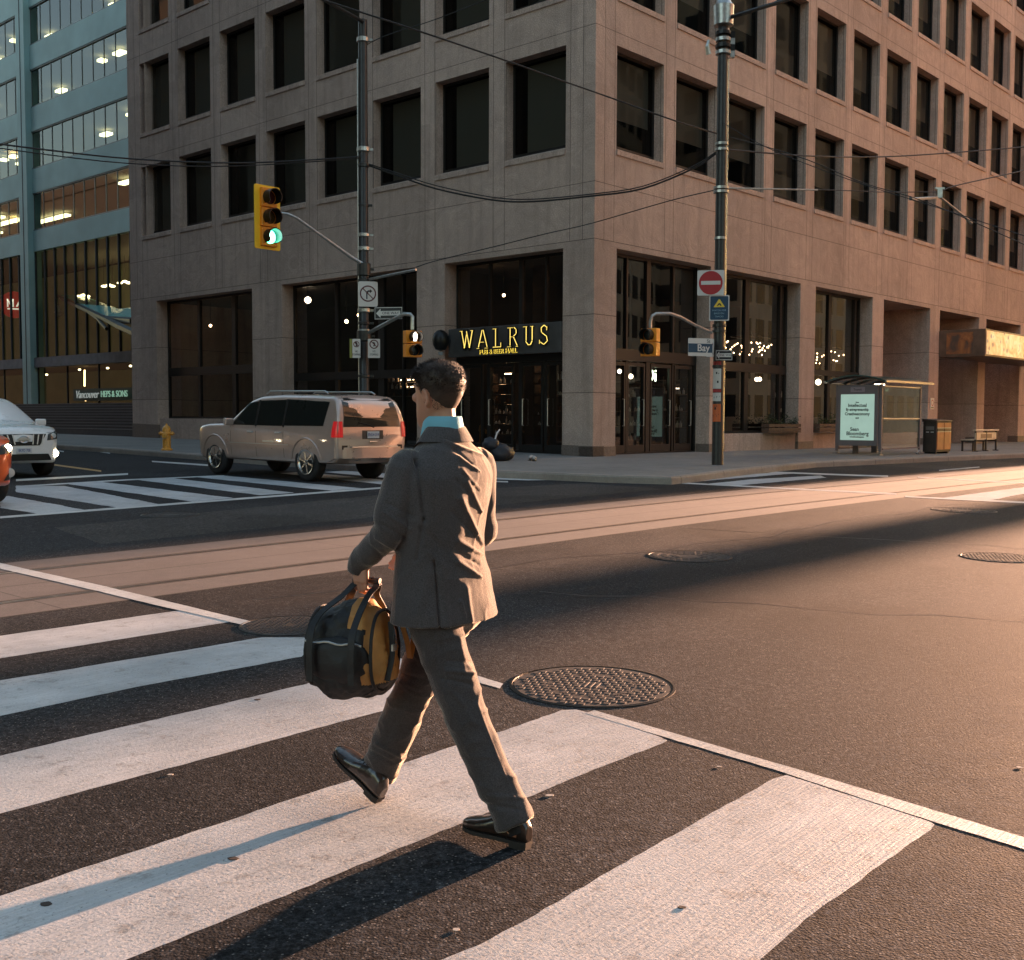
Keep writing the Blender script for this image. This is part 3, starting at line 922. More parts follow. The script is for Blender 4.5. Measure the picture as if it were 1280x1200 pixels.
for k, ch in enumerate('WALRUS'):
    wL = {'W': .90, 'A': .80, 'L': .74, 'R': .84, 'U': .82, 'S': .62}[ch]
    mf, mn = MB(), MB()
    for (ax, ay, bx_, by, w) in LET[ch]:
        pa = Vector((-.11, 5.12 - (x + ax) * H * 1.02, 3.66 + ay * H)); pb = Vector((-.11, 5.12 - (x + bx_) * H * 1.02, 3.66 + by * H))
        t = (pb - pa); L = t.length; t.normalize(); n2 = t.cross(Vector((1, 0, 0)))
        mf.obox((pa + pb) / 2, t * (L + w * H * .5), n2 * w * H * 1.25, Vector((.06, 0, 0)))
        if w > .055:
            off = Vector((-.032, -w * H * .46, 0))
            mn.obox((pa + pb) / 2 + off, t * (L * .92), n2 * .019, Vector((.02, 0, 0)))
        else:
            off = Vector((-.032, 0, -w * H * .5))
            mn.obox((pa + pb) / 2 + off, t * L * .8, n2 * .010, Vector((.02, 0, 0)))
    lf = mf.build('letter', M_LET, fas)
    mn.build('letter_glow', M_NEON, lf)
    x += wL + .34 - .02 * k
o = strokes_mesh('PUB & BEER HALL', .20, .012, 'letter_row', M_LET, fas)
o.location = (-.075, 3.62, 3.535); o.rotation_euler = (R(90), 0, R(-90))
o = strokes_mesh('PUB & BEER HALL', .20, .006, 'letter_row_glow', mat('letter_dim', (.5, .4, .1), .5, emit=(1.0, .70, .08), emit_str=.16), fas)
o.location = (-.068, 3.60, 3.527); o.rotation_euler = (R(90), 0, R(-90)); o.scale = (1, 1, 1)

# downlight reflector at the header of the left bay and lantern on the pier
lan = empty('wall_lantern', W(-.02, 5.86, 0), ROT)
lan.location.z = 0
tag(lan, 'black round wall lantern on the granite pier at the left end of the pub fascia', 'lantern')
m = MB(); m.lathe([(.02, -.36), (.16, -.32), (.24, -.18), (.27, 0), (.22, .18), (.12, .27), (.03, .30)], 14, (-.27, 0, 3.98)); m.build('lantern_body', M_BLACK, lan, smooth=True)
m = MB(); m.box(-.30, -.002, -.04, .04, 4.10, 4.16); m.build('bracket', M_BLACK, lan)
m = MB(); m.lathe([(.02, -.10), (.07, -.08), (.08, 0), (.03, .02)], 10, (-.27, 0, 3.58)); m.build('lamp_glass', mat('lantern_glass', (.3, .32, .33), .2), lan, smooth=True)

# ---- things inside the pub ----
M_BULB = mat('bulb', (1, .8, .5), .5, emit=(1.0, .62, .32), emit_str=5)
M_BULBW = mat('bulb_white', (1, .9, .7), .5, emit=(1.0, .82, .58), emit_str=1.8)
M_BOT = mat('bottle_glass', (.10, .05, .02), .15)
M_ITEM = mat('crockery', (.55, .50, .44), .4)
M_SHELF = mat('shelf_wood', (.06, .035, .02), .5)
def local(u, v, z=0):
    p = Vector((K.x, K.y, 0)) + DR * u + DL * v
    p.z = z
    return p
def chandelier(u, v, z, ru, rv, n, label, seed, group='bulb clusters hanging inside the pub windows'):
    e = empty('chandelier', local(u, v, z), ROT)
    tag(e, label, 'chandelier', group)
    rn = random.Random(seed)
    m = MB(); m.tube([(0, 0, .45), (0, 0, 6.40 - z)], .012, 6)
    m.tube([(ru * .8 * math.cos(q), rv * .8 * math.sin(q), .30) for q in [2 * math.pi * i / 16 for i in range(17)]], .014, 5)
    for q in (0, 2.1, 4.2): m.tube([(0, 0, .55), (ru * .8 * math.cos(q), rv * .8 * math.sin(q), .30)], .01, 5)
    m.build('hanger', M_BLACK, e)
    for i in range(n):
        q = 2 * math.pi * (i + rn.random() * .6) / n
        k = .35 + .65 * rn.random()
        p = (ru * k * math.cos(q), rv * k * math.sin(q), rn.uniform(-.32, .18))
        m = MB(); m.lathe([(.008, -.022), (.017, -.015), (.021, 0), (.017, .015), (.008, .022)], 8, p)
        b = m.build('bulb', M_BULB, e, smooth=True)
chandelier(11.6, 1.75, 4.2, 1.5, .6, 38, 'cluster of warm bulbs behind the wide pub window right of the street-sign pole', 1)
chandelier(17.6, 1.75, 4.1, 1.2, .6, 28, 'cluster of warm bulbs inside the last pub window behind the bus shelter', 2)
def lamp(u, v, z, r, label, mt=None, group='single lamps glowing inside the pub'):
    e = empty('pendant_lamp', local(u, v, z), ROT); tag(e, label, 'lamp', group)
    m = MB(); m.lathe([(r * .2, -r), (r * .8, -r * .6), (r, 0), (r * .8, r * .6), (r * .2, r)], 12); m.build('bulb', mt or M_BULBW, e, smooth=True)
    m = MB(); m.tube([(0, 0, r), (0, 0, 6.38 - z)], .012, 6); m.build('cord', M_BLACK, e)
lamp(3.5, 1.7, 3.0, .07, 'round lamp at the left edge of the glass doors beside the corner pier')
lamp(4.1, 1.7, 2.86, .08, 'wider round lamp just right of the left door edge, behind the corner doors')
lamp(12.0, 1.7, 2.98, .08, 'pair-like bright lamp low behind the wide pub window with planter')
lamp(12.4, 1.8, 3.0, .08, 'second bright lamp low behind the wide pub window, nearer the right mullion')
lamp(16.9, 1.7, 3.0, .12, 'white lamp glowing behind the bus shelter roof')
lamp(1.7, 15.2, 6.0, .13, 'bright lamp high in the large left window behind the no-right-turn pole', M_BULBW)
lamp(1.7, 12.9, 5.06, .07, 'small orange lamp behind the left window, low beside the pole', M_BULB)
lamp(1.7, 12.2, 5.25, .06, 'small orange lamp behind the left window near the entrance pier', M_BULB)
lamp(1.7, 21.9, 5.38, .06, 'small bulb on the left inside the window behind the hydrant', M_BULB)
lamp(1.7, 20.2, 5.49, .06, 'small bulb on the right inside the window behind the hydrant', M_BULB)
lamp(1.7, 5.6, 6.05, .05, 'tiny bulb high above the pub fascia, left one', M_BULB)
lamp(1.7, 5.0, 5.46, .05, 'tiny bulb high above the pub fascia, right one', M_BULB)
# backbar shelves with bottles and crockery
def shelf(u, v, rz, w, n, z0, dz, label, lit, seed, hgt=None):
    e = empty('display_shelf', local(u, v, 0), ROT + rz); tag(e, label, 'shelf', 'stocked shelves inside the pub')
    rn = random.Random(seed)
    m = MB()
    for k in range(n): m.box(-w / 2, w / 2, 0, .3, z0 + k * dz - .03, z0 + k * dz)
    m.box(-w / 2 - .05, -w / 2, 0, .3, .42, z0 + n * dz); m.box(w / 2, w / 2 + .05, 0, .3, .42, z0 + n * dz)
    m.build('rack', M_SHELF, e)
    for k in range(n):
        mi = MB(); xx = -w / 2 + .08
        while xx < w / 2 - .08:
            h = rn.uniform(.06, .26); r = rn.uniform(.025, .05)
            if rn.random() < .75: mi.lathe([(r, 0), (r, h * .6), (r * .4, h * .75), (r * .4, h)], 6, (xx, .1 + rn.random() * .08, z0 + k * dz))
            xx += r * 2 + rn.uniform(.01, .12)
        mi.build('bottle_row', rn.choice([M_BOT, M_ITEM, M_ITEM]), e, smooth=True)
        if lit and rn.random() < lit:
            ms = MB(); a = rn.uniform(-w / 2, 0); ms.box(a, a + w * rn.uniform(.25, .5), .26, .28, z0 + k * dz + .30, z0 + k * dz + .33)
            ms.build('light_strip', M_BULB, e)
shelf(2.2, 2.6, 0, 1.3, 5, .8, .48, 'stocked shelf behind the corner glass doors, left of the three', .0, 1)
shelf(3.9, 2.4, 0, 1.3, 5, .8, .48, 'stocked shelf behind the corner glass doors, middle one', .0, 2)
shelf(5.6, 2.6, 0, 1.3, 5, .8, .48, 'stocked shelf behind the corner glass doors, right of the three', .0, 3)
shelf(8.6, 3.0, 0, 1.5, 3, 1.2, .6, 'stocked shelf behind the left pane of the window with planter', 0, 4)
shelf(11.0, 3.0, 0, 1.5, 3, 1.2, .6, 'stocked shelf behind the right pane of the window with planter', 0, 5)
shelf(16.5, 3.0, 0, 1.5, 3, 1.2, .6, 'stocked shelf in the last pub window by the bus shelter', 0, 6)
shelf(1.9, 5.2, R(-90), 1.0, 6, 1.0, .33, 'lit bottle shelf seen through the doors under the pub name, left', 1.0, 7)
shelf(1.9, 3.5, R(-90), .7, 6, 1.3, .33, 'lit bottle shelf seen through the doors under the pub name, right', .6, 8)
shelf(1.9, 9.9, R(-90), 1.8, 3, 2.3, .25, 'low lit bottle shelf behind the window beyond the taupe car', 1.0, 9)
m = MB(); m.box(0, .05, -.25, .25, .0, 1.9)
o = m.build('hanging_panel', M_WOODIN); o.location = local(1.8, 3.6, 4.4); o.rotation_euler = (0, 0, ROT)
tag(o, 'brown wooden panel hanging inside the upper window above the pub name', 'panel')
# door sign
m_sgn = strokes_mesh('Di', .55, .01, 'door_sign', mat('sign_glow', (.8, 1, .7), .5, emit=(.75, 1.0, .7), emit_str=1.6), None)
m_sgn.location = local(3.9, .75, 2.85); m_sgn.rotation_euler = (R(90), 0, ROT)
tag(m_sgn, 'pale green glowing letters Di behind the corner glass doors', 'sign')

# planter boxes under the window
def planter(u, w, label, seed):
    e = empty('planter_box', local(u, -.16, 0), ROT); tag(e, label, 'planter', 'planters under the pub windows')
    zb = 1.03
    m = MB(); m.box(-w / 2, w / 2, .0, .30, zb, zb + .05)
    for z in (.06, .20): m.box(-w / 2, w / 2, 0, .30, zb + z, zb + z + .11)
    m.build('trough', mat('planter_wood', (.10, .055, .035), .7, noise_scale=9, noise_amt=.35), e)
    m = MB(); m.box(-w / 2 + .1, -w / 2 + .14, .30, .30 + .02, .2, zb); m.box(w / 2 - .14, w / 2 - .1, .30, .32, .2, zb)
    rn = random.Random(seed)
    ml = MB()
    for i in range(420):
        x, y = rn.uniform(-w / 2 + .05, w / 2 - .05), rn.uniform(.04, .26)
        z = zb + .3 + rn.random() ** 1.5 * .28 * (1 + .5 * math.sin(x * 6))
        a, b = rn.uniform(0, 6.28), rn.uniform(-.8, .8)
        d = Vector((math.cos(a) * math.cos(b), math.sin(a) * math.cos(b), math.sin(b))) * .06
        n_ = d.cross(Vector((rn.random(), rn.random(), rn.random()))).normalized() * .022
        p = Vector((x, y, z))
        ml.quad(p, p + d * .5 + n_, p + d, p + d * .5 - n_)
    ml.build('plants', mat('planter_leaves', (.045, .06, .02), .6, noise_scale=7, noise_amt=.5), e)
planter(10.8, 2.3, 'wooden planter with dark plants on the ledge right of the street-sign pole', 1)
planter(14.4, 2.0, 'wooden planter on the ledge of the window just left of the bus shelter', 2)
# small no-parking plate on a pier
e = empty('wall_plate', local(24.35, -.01, 0), ROT); tag(e, 'small white and red no-standing plate fixed to the pier behind the litter bin', 'sign')
m = MB(); m.box(-.2, .2, -.02, 0, 1.95, 2.45); m.build('plate', M_SIGNW, e)
m = MB()
for k in range(20):
    q0, q1 = 2 * math.pi * k / 20, 2 * math.pi * (k + 1) / 20
    m.quad(*[(r * math.cos(q), -.022, 2.24 + r * math.sin(q)) for r, q in ((.10, q0), (.10, q1), (.14, q1), (.14, q0))])
m.build('ring', M_SIGNR, e)
m = MB(); m.box(-.15, .15, -.023, -.0205, 2.0, 2.05); m.build('text_bar', M_SIGNK, e)
# ---------------- surveying helper: the point seen at pixel x, y of the photograph that lies Y metres ahead ----------------
def _axes():
    fw = Vector((0, math.cos(PITCH), -math.sin(PITCH))); up = Vector((0, math.sin(PITCH), math.cos(PITCH))); r = Vector((1, 0, 0))
    return r * math.cos(ROLL) + up * math.sin(ROLL), up * math.cos(ROLL) - r * math.sin(ROLL), fw
_R, _U, _F = _axes()
def at(x, y, Y):
    d = _F + _R * ((x - 640) / FPX) - _U * ((y - 600) / FPX)
    return Vector((0, 0, 1.56)) + d * (Y / d.y)

# ---------------- teal glass office building across the plaza ----------------
M_TEAL = mat('teal_cladding', (.34, .50, .47), .55, noise_scale=.6, noise_amt=.12)
M_TMUL = mat('teal_mullion', (.16, .18, .18), .45, .4)
M_TSPAN = mat('dark_joint', (.03, .035, .035), .7)
M_CEIL = mat('office_ceiling', (.20, .18, .14), .9)
M_STRIP = mat('office_light', (1, .8, .5), .5, emit=(1.0, .66, .36), emit_str=1.3)
M_STRIPW = mat('lobby_light', (1, .9, .7), .5, emit=(1.0, .82, .50), emit_str=1.6)
M_GOLD = mat('lobby_wall', (.16, .16, .08), .7, noise_scale=.35, noise_amt=.5, emit=(.30, .26, .12), emit_str=.008)  # slight glow stands in for lamplight falling on the lobby wall
tb = empty('office_building', B0, ROT)
tag(tb, 'pale teal office tower with ribbon windows behind the plaza steps at left', 'building')
U6 = 6.0
V0, V1 = 30.0, 84.0
m = MB()
zg = [(20.02 + 3.66 * k, 22.27 + 3.66 * k) for k in (-2, -1, 0, 1, 2, 3)]
m.box(U6, U6 + .35, V0, V1, 11.46, 12.7)
for (z0, z1) in zg: m.box(U6, U6 + .35, V0, V1, z1, z1 + 1.41)
m.build('wall', M_TEAL, tb)
m = MB(); m.box(U6 - .1, U6 + .4, V0, V1, 4.47, 5.06); m.build('ledge', mat('ledge_stone', (.19, .17, .17), .7, noise_scale=2, noise_amt=.2), tb)
for v in (48.3, 68.2):
    m = MB(); m.box(U6 - .32, U6 + .5, v - .55, v + .55, 2.2, 38); m.build('column', M_TEAL, tb)
    m = MB(); m.box(U6 - .33, U6 - .319, v - .05, v + .05, 2.2, 38); m.build('column_seam', M_TSPAN, tb)
for (z0, z1) in zg:
    for (a, b) in ((V0, 47.75), (48.85, 67.65), (68.75, V1)):
        mm_ = MB(); t = .06
        mm_.box(U6 + .04, U6 + .2, a, b, z0, z0 + .09); mm_.box(U6 + .04, U6 + .2, a, b, z1 - .07, z1)
        k = 0; v = b
        while v > a:
            mm_.box(U6 + .09, U6 + .13, v - .028, v + .028, z0 + .09, z1 - .07); v -= 1.26
        w_ = mm_.build('window', M_TMUL, tb)
        g = MB(); g.quad((U6 + .12, a, z0), (U6 + .12, b, z0), (U6 + .12, b, z1), (U6 + .12, a, z1)); g.build('pane', M_TEALG, w_)
        rn = random.Random(int(z0 * 10 + a))
        s = MB()
        for q in range(7):
            vv = rn.uniform(a + .5, b - 3); uu = U6 + rn.choice([1.6, 2.8, 4.2]); L = rn.choice([.9, 1.2, 4.0, 5.0]) if z0 < 14 else rn.choice([.5, .9])
            s.box(uu, uu + .4, vv, vv + L, z1 - .22, z1 - .08)
        s.build('ceiling_light', M_STRIP, w_)
    m = MB(); m.box(U6 + .35, U6 + 9, V0, V1, z1 + .12, z1 + .3); m.box(U6 + .35, U6 + 9, V0, V1, z0 - .4, z0 - .2); m.build('ceiling', M_CEIL, tb)
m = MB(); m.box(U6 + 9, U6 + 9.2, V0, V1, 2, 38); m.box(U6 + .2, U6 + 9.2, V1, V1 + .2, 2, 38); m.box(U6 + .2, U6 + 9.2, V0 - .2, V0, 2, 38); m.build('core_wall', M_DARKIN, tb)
# double-height lobby glazing
for (a, b) in ((V0, 47.75), (48.85, 67.65), (68.75, V1)):
    mm_ = MB(); v = b
    while v > a:
        mm_.box(U6 + .06, U6 + .18, v - .05, v + .05, 5.06, 11.46); v -= 1.26
    w_ = mm_.build('lobby_window', M_TSPAN, tb)
    g = MB(); g.quad((U6 + .15, a, 5.06), (U6 + .15, b, 5.06), (U6 + .15, b, 11.46), (U6 + .15, a, 11.46)); g.build('pane', M_LOBBY, w_)
    g = MB(); g.quad((U6 + .15, a, 2.2), (U6 + .15, b, 2.2), (U6 + .15, b, 4.47), (U6 + .15, a, 4.47)); g.build('pane', M_LOBBY, w_)
    m = MB(); v = b
    while v > a:
        m.box(U6 + .1, U6 + .2, v - .03, v + .03, 2.2, 4.47); v -= 3.78
    m.build('ground_mullion', M_TSPAN, w_)
m = MB(); m.box(U6 + 6.0, U6 + 6.2, V0, V1, 2.1, 11.4); m.build('lobby_wall', M_GOLD, tb)
m = MB(); m.box(U6 + .4, U6 + 6, V0, V1, 11.5, 11.6); m.box(U6 + .4, U6 + 6, V0, V1, 4.55, 4.9); m.box(U6 + .4, U6 + 6, V0, V1, 2.05, 2.18); m.build('lobby_ceiling', M_CEIL, tb)
rn = random.Random(5)
def lobby_lamp(u, v, z, label, r=.11):
    e = empty('ceiling_lamp', local(u, v, z), ROT); tag(e, label, 'lamp', 'round lobby lamps in the teal tower')
    for i, (dx, dy) in enumerate(((0, 0), (.5, .45), (.15, .9))):
        m = MB(); m.lathe([(r * .9, -.05), (r * 1.5, -.02), (r * 1.5, .03), (r * .5, .08)], 10, (dx, dy, 0)); m.build('lamp_disc', M_STRIPW, e)
        m = MB(); m.tube([(dx, dy, .08), (dx, dy, 11.4 - z)], .01, 5); m.build('cord', M_BLACK, e)
for i, (u, v, z) in enumerate(((10, 46.2, 9.7), (10, 44.2, 9.75), (10, 42.2, 9.8), (10, 39.2, 9.8), (10, 37.8, 9.9), (10, 49.5, 9.3))):
    lobby_lamp(u, v, z, ['lamp cluster in the teal tower lobby just right of the big column', 'lamp cluster in the teal tower lobby above the left tip of the glass canopy', 'lamp cluster in the teal tower lobby above the middle of the glass canopy', 'lamp cluster in the teal tower lobby above the right fold of the glass canopy', 'lamp cluster in the teal tower lobby nearest the granite building', 'lamp cluster in the teal tower lobby left of the big column, above the red disc'][i])
for i, (v, z) in enumerate(((44.6, 4.3), (41.2, 4.3), (38.6, 4.35), (36.4, 4.35), (51.0, 4.1), (48.9, 4.1))):
    m = MB(); m.lathe([(.05, -.05), (.09, 0), (.05, .05)], 8); o = m.build('spot_lamp', M_STRIPW); o.location = local(7.2, v, z)
    tag(o, ['tiny spot lamp under the teal tower ledge, right of the column', 'tiny spot lamp under the teal tower ledge, below the canopy tip', 'tiny spot lamp under the teal tower ledge, below the canopy middle', 'tiny spot lamp under the teal tower ledge, next to the granite wall', 'tiny spot lamp under the ledge at the far left edge', 'tiny spot lamp under the ledge just left of the big column'][i], 'lamp', 'tiny spots under the ledge')
m = MB(); m.tube([(0, 0, 0), (0, .06, 1.0)], .05, 6); m.tube([(0, .1, -.9), (0, .12, -.45)], .05, 6); o = m.build('light_tube', M_STRIP); o.location = local(8.2, 46.0, 3.35)
tag(o, 'upright glowing orange light tube in the ground floor of the teal tower', 'lamp')
# shop lettering low behind the glass
M_GTXT = mat('green_lettering', (.4, .8, .6), .5, emit=(.45, .75, .55), emit_str=.04)
M_GWHT = mat('white_lettering', (.7, .75, .7), .5, emit=(.7, .75, .68), emit_str=.03)
e = empty('shop_sign', local(5.8, 39.4, 2.74), ROT); tag(e, 'low row of pale green and white shop lettering above the plaza steps', 'sign')
o = strokes_mesh('Vancouver', .62, .02, 'letter_row', M_GWHT, e, shear=.3); o.location = (0, 1.6, 0); o.rotation_euler = (R(90), 0, R(-90))
o = strokes_mesh('HEPS & SONS', .5, .02, 'letter_row', M_GTXT, e); o.location = (0, -1.5, 0); o.rotation_euler = (R(90), 0, R(-90))
m = MB(); m.box(.1, .14, -3.3, 3.4, -.34, .34); m.build('backing', mat('sign_backing', (.02, .05, .035), .6), e)
# red disc sign with its white letter mark
e = empty('disc_sign', at(18, 381, 73)); e.rotation_euler = (0, 0, math.atan2(.45, 1))
tag(e, 'round red sign with a white letter M beside the teal tower column', 'sign')
r = .87
m = MB(); m.lathe([(.02, -.06), (r, -.06), (r, .06), (.02, .06)], 36, axis='y'); m.build('disc', mat('disc_red', (.42, .03, .03), .5, emit=(.6, .05, .04), emit_str=.04), e)
M_MW = mat('mark_white', (.8, .8, .8), .5, emit=(.9, .85, .8), emit_str=.15)
m = MB()
for (x0, z0, x1, z1) in ((-.40, -.12, -.40, .32), (-.40, .32, -.24, .02), (-.24, .02, -.08, .32), (-.08, .32, -.08, -.12)):
    a, b = Vector((x0, -.08, z0)), Vector((x1, -.08, z1)); t = (b - a); L = t.length; t.normalize()
    m.obox((a + b) / 2, t * (L + .07), Vector((-t.z, 0, t.x)) * .09, Vector((0, .03, 0)))
m.prism([(.08, -.12), (.20, -.12), (.34, .20), (.34, -.12), (.46, -.12), (.46, .32), (.30, .32)], (0, -.06, 0), (1, 0, 0), (0, 0, 1), (0, -.03, 0))
m.box(.46, .62, -.09, -.06, .02, .12)
m.box(-.42, .42, -.09, -.06, -.32, -.23)
m.build('letter_mark', M_MW, e)
m = MB(); m.box(-.03, .03, 0, 1.3, -.03, .03); m.build('bracket', M_BLACK, e)
# glass canopy between the buildings
e = empty('glass_canopy', (0, 0, 0)); tag(e, 'tilted green glass canopy on dark beams between the teal tower and the granite block', 'canopy')
M_CGL = mat('canopy_glass', (.20, .52, .48), .2, spec=.8)
a, b, c, d = at(72, 368, 72), at(133, 396, 56), at(148, 386, 60), at(103, 369, 76)
f_, g_ = at(166, 398, 52), at(166, 384, 56)
for nm, q in (('roof_panel', (a, b, c, d)), ('roof_panel', (b, f_, g_, c))):
    m = MB(); q = list(q)
    m.add(q + [p - Vector((0, 0, .05)) for p in q], [(0, 1, 2, 3), (7, 6, 5, 4), (0, 1, 5, 4), (1, 2, 6, 5), (2, 3, 7, 6), (3, 0, 4, 7)]); m.build(nm, M_CGL, e)
dz = Vector((0, 0, -.12))
for (p, q, r) in ((a, b, .16), (b, c, .12), (c, d, .10), (b, f_, .17), (d, a, .08), (c, g_, .1), (a.lerp(b, .5), d.lerp(c, .5), .06)):
    m = MB(); m.tube([p + dz, q + dz], r, 6); m.build('beam', M_BLACK, e)
m = MB(); m.tube([b + dz, at(150, 408, 52), at(170, 417, 50)], .18, 6); m.tube([a.lerp(b, .6) + dz, at(122, 398, 58), b + dz * 5], .10, 6); m.build('bracket', M_BLACK, e)
cam_e = empty('security_camera', at(73, 388, 70)); tag(cam_e, 'white dome security camera hanging at the left tip of the glass canopy', 'camera')
m = MB(); m.lathe([(.02, -.42), (.14, -.38), (.22, -.22), (.26, -.1), (.12, .0), (.10, .3), (.02, .35)], 12); m.build('housing', M_SIGNW, cam_e, smooth=True)
m = MB(); m.tube([(0, 0, .3), (0, 0, .75), (.3, .2, .9)], .05, 6); m.build('bracket', M_STEEL, cam_e)

# plaza and its steps
M_STEP = make_concrete('step_stone', (.115, .090, .082))
m = MB()
n = 10
for k in range(n):
    z = .82 + 1.38 * (k + 1) / n
    m.box(.3 + k * .36, .3 + k * .36 + .38, 25.9, 86, -1, z)
m.box(.3 + n * .36, 30, 25.9, 30, -1, 2.2)
m.box(.3 + n * .36, 6.3, 30, 86, -1, 2.2)
m2_ = MB()
for k in range(n):
    z = .82 + 1.38 * (k + 1) / n
    m2_.box(.3 + k * .36 - .012, .3 + k * .36 + .05, 25.92, 86, z - .03, z + .004)
ns = m2_.build('step_nosing', mat('nosing_stone', (.24, .20, .18), .7)); ns.location = B0; ns.rotation_euler = (0, 0, ROT); tag(ns, kind='structure')
o = m.build('plaza_steps', M_STEP); o.location = B0; o.rotation_euler = (0, 0, ROT)
tag(o, kind='structure')
o['label'] = 'flight of dark stone steps up to the plaza'

# ---------------- the city round the crossing (its shade and what the windows mirror) ----------------
def city_mat(name, col, gl, sx=3.2, sz=3.8):
    mm, g, b = newmat(name)
    sp = g.n('ShaderNodeSeparateXYZ'); g.l(g.tc.outputs['Object'], sp.inputs[0])
    h = g.math('ADD', sp.outputs[0], sp.outputs[1])
    a = g.math('FRACT', g.math('DIVIDE', h, sx)); c = g.math('FRACT', g.math('DIVIDE', sp.outputs[2], sz))
    w = g.math('MULTIPLY', g.math('GREATER_THAN', a, .32), g.math('GREATER_THAN', c, .42))
    n_ = g.noise(.6, 4)
    stone = g.ramp(n_, [(.3, tuple(q * .85 for q in col)), (.7, tuple(q * 1.1 for q in col))])
    g.l(g.mix(w, stone, gl), b.inputs['Base Color'])
    g.l(g.ramp(w, [(0, .8), (1, .5)]), b.inputs['Roughness']); b.inputs['Specular IOR Level'].default_value = .2
    return mm
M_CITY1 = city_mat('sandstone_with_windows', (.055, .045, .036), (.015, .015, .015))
M_CITY2 = city_mat('bounce_stone_with_windows', (.66, .47, .32), (.03, .03, .03), 2.6, 3.9)  # bright warm tone chosen to throw bounced sunlight onto the right facade
def city_block(u0, u1, v0, v1, h, mt, label, name='office_building', rz=0):
    m = MB(); m.box(0, u1 - u0, 0, v1 - v0, -1, h)
    e = empty(name, local(u0, v0, 0), ROT + rz); tag(e, label, 'building')
    m.build('wall', mt, e)
    m = MB(); m.box(-.25, u1 - u0 + .25, -.25, v1 - v0 + .25, h, h + 1.2); m.build('roof', mt, e)
    return e
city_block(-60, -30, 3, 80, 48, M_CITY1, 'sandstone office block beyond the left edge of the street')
city_block(-66, -32, 84, 260, 30, mat('dark_block_stone', (.012, .010, .009), .8), 'dark block added far up the side street at left to keep bright sky out of the glass')  # added to block bright sky mirrored in the teal tower's glass
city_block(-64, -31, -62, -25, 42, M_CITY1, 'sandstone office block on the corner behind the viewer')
city_block(5, 70, -58, -27, 40, M_CITY2, 'pale warm office block along the right side of the street, turned to bounce sunlight', rz=R(-18))  # turned off the street line so its front catches and bounces sun
city_block(74, 270, -80, -38, 62, M_CITY2, 'long block added farther down the right side to screen glowing sky from the windows')  # added to close off sky glow mirrored in the right windows
city_block(150, 185, -8.45, 60, 75, M_CITY2, 'tall tower added far down the street on the right to shade the road and facade')  # unseen occluder, added to shade the far half of the street
e = empty('shadow_pylon', local(112, -14.38, 0), ROT); tag(e, 'unseen pylon added far to the right to cast the shadow band on the road', 'pylon')  # added out of view only to throw the long shadow band
m = MB(); m.box(0, 1.0, 0, 1.75, -.5, 17.5); m.build('shaft', M_GRAN, e)
m = MB(); m.box(-.12, 1.12, -.1, 1.9, -.5, .8); m.build('plinth', M_BASE, e)
m = MB(); m.box(-.05, 1.05, -.04, 1.84, 17.5, 17.8); m.build('cap', M_BASE, e)

# ---------------- overhead wires ----------------
M_WIRE = mat('cable_rubber', (.012, .011, .011), .6)
def wire(pts, r, label, name='overhead_wire', sub=4):
    P = [at(*p) for p in pts]
    # Catmull-Rom through the points
    Q = []
    for i in range(len(P) - 1):
        p0, p1, p2, p3 = P[max(i - 1, 0)], P[i], P[i + 1], P[min(i + 2, len(P) - 1)]
        for k in range(sub):
            t = k / sub
            Q.append(.5 * ((2 * p1) + (p2 - p0) * t + (2 * p0 - 5 * p1 + 4 * p2 - p3) * t * t + (3 * p1 - p0 - 3 * p2 + p3) * t ** 3))
    Q.append(P[-1])
    m = MB(); m.tube(Q, r, 5)
    o = m.build(name, M_WIRE, smooth=True)
    tag(o, label, 'cable', 'overhead cables across the street')
    return o
wire([(380, -8, 20), (404, 0, 20.5), (518, 37, 21.5), (636, 77, 23), (703, 101, 24), (760, 121, 25), (841, 150, 26), (896, 167, 27.5)], .018, 'taut cable running down from the top left to the right pole')
wire([(897, 168, 27.7), (942, 179, 28), (1010, 200, 28), (1080, 229, 28), (1162, 254, 28), (1290, 310, 28)], .012, 'thin cable sloping down to the right edge from the tall right pole')
wire([(461, 207, 29), (498, 220, 28.8), (545, 236, 28.6), (615, 250, 28.4), (666, 252, 28.2), (740, 245, 28), (803, 236, 27.9), (866, 211, 27.8), (895, 192, 27.7)], .024, 'slack cable sagging between the two poles, the lower of the pair')
wire([(461, 205, 29), (498, 217, 28.8), (545, 232, 28.6), (615, 246.5, 28.4), (666, 249, 28.2), (740, 242.5, 28), (803, 233, 27.9), (866, 208, 27.8), (895, 190, 27.7)], .016, 'slack cable sagging between the two poles, the upper of the pair')
wire([(-10, 179, 24), (80, 190, 25), (157, 198, 26), (250, 203, 27), (330, 203, 28), (452, 196, 29)], .02, 'cable from the left edge to the left pole, the upper of two')
wire([(-10, 184, 24), (80, 196, 25), (157, 204, 26), (250, 208, 27), (330, 206, 28), (452, 198, 29)], .014, 'cable from the left edge to the left pole, the lower of two')
wire([(892, 238, 27.7), (837, 251, 27.8), (740, 279, 28), (683, 292, 28.2), (615, 309, 28.5), (545, 326, 28.8), (520, 334, 29)], .013, 'thin straight cable rising from the left pole arm to the right pole')
wire([(900, 186, 27.7), (1010, 195, 30), (1103, 196, 33), (1190, 191, 35), (1290, 183, 37)], .02, 'nearly level cable from the tall right pole to the right edge')
wire([(900, 236, 27.7), (1022, 237, 29), (1100, 240, 30.5), (1150, 240, 31.2), (1174, 240, 31.5)], .013, 'level wire from the right pole to the trolley hanger')
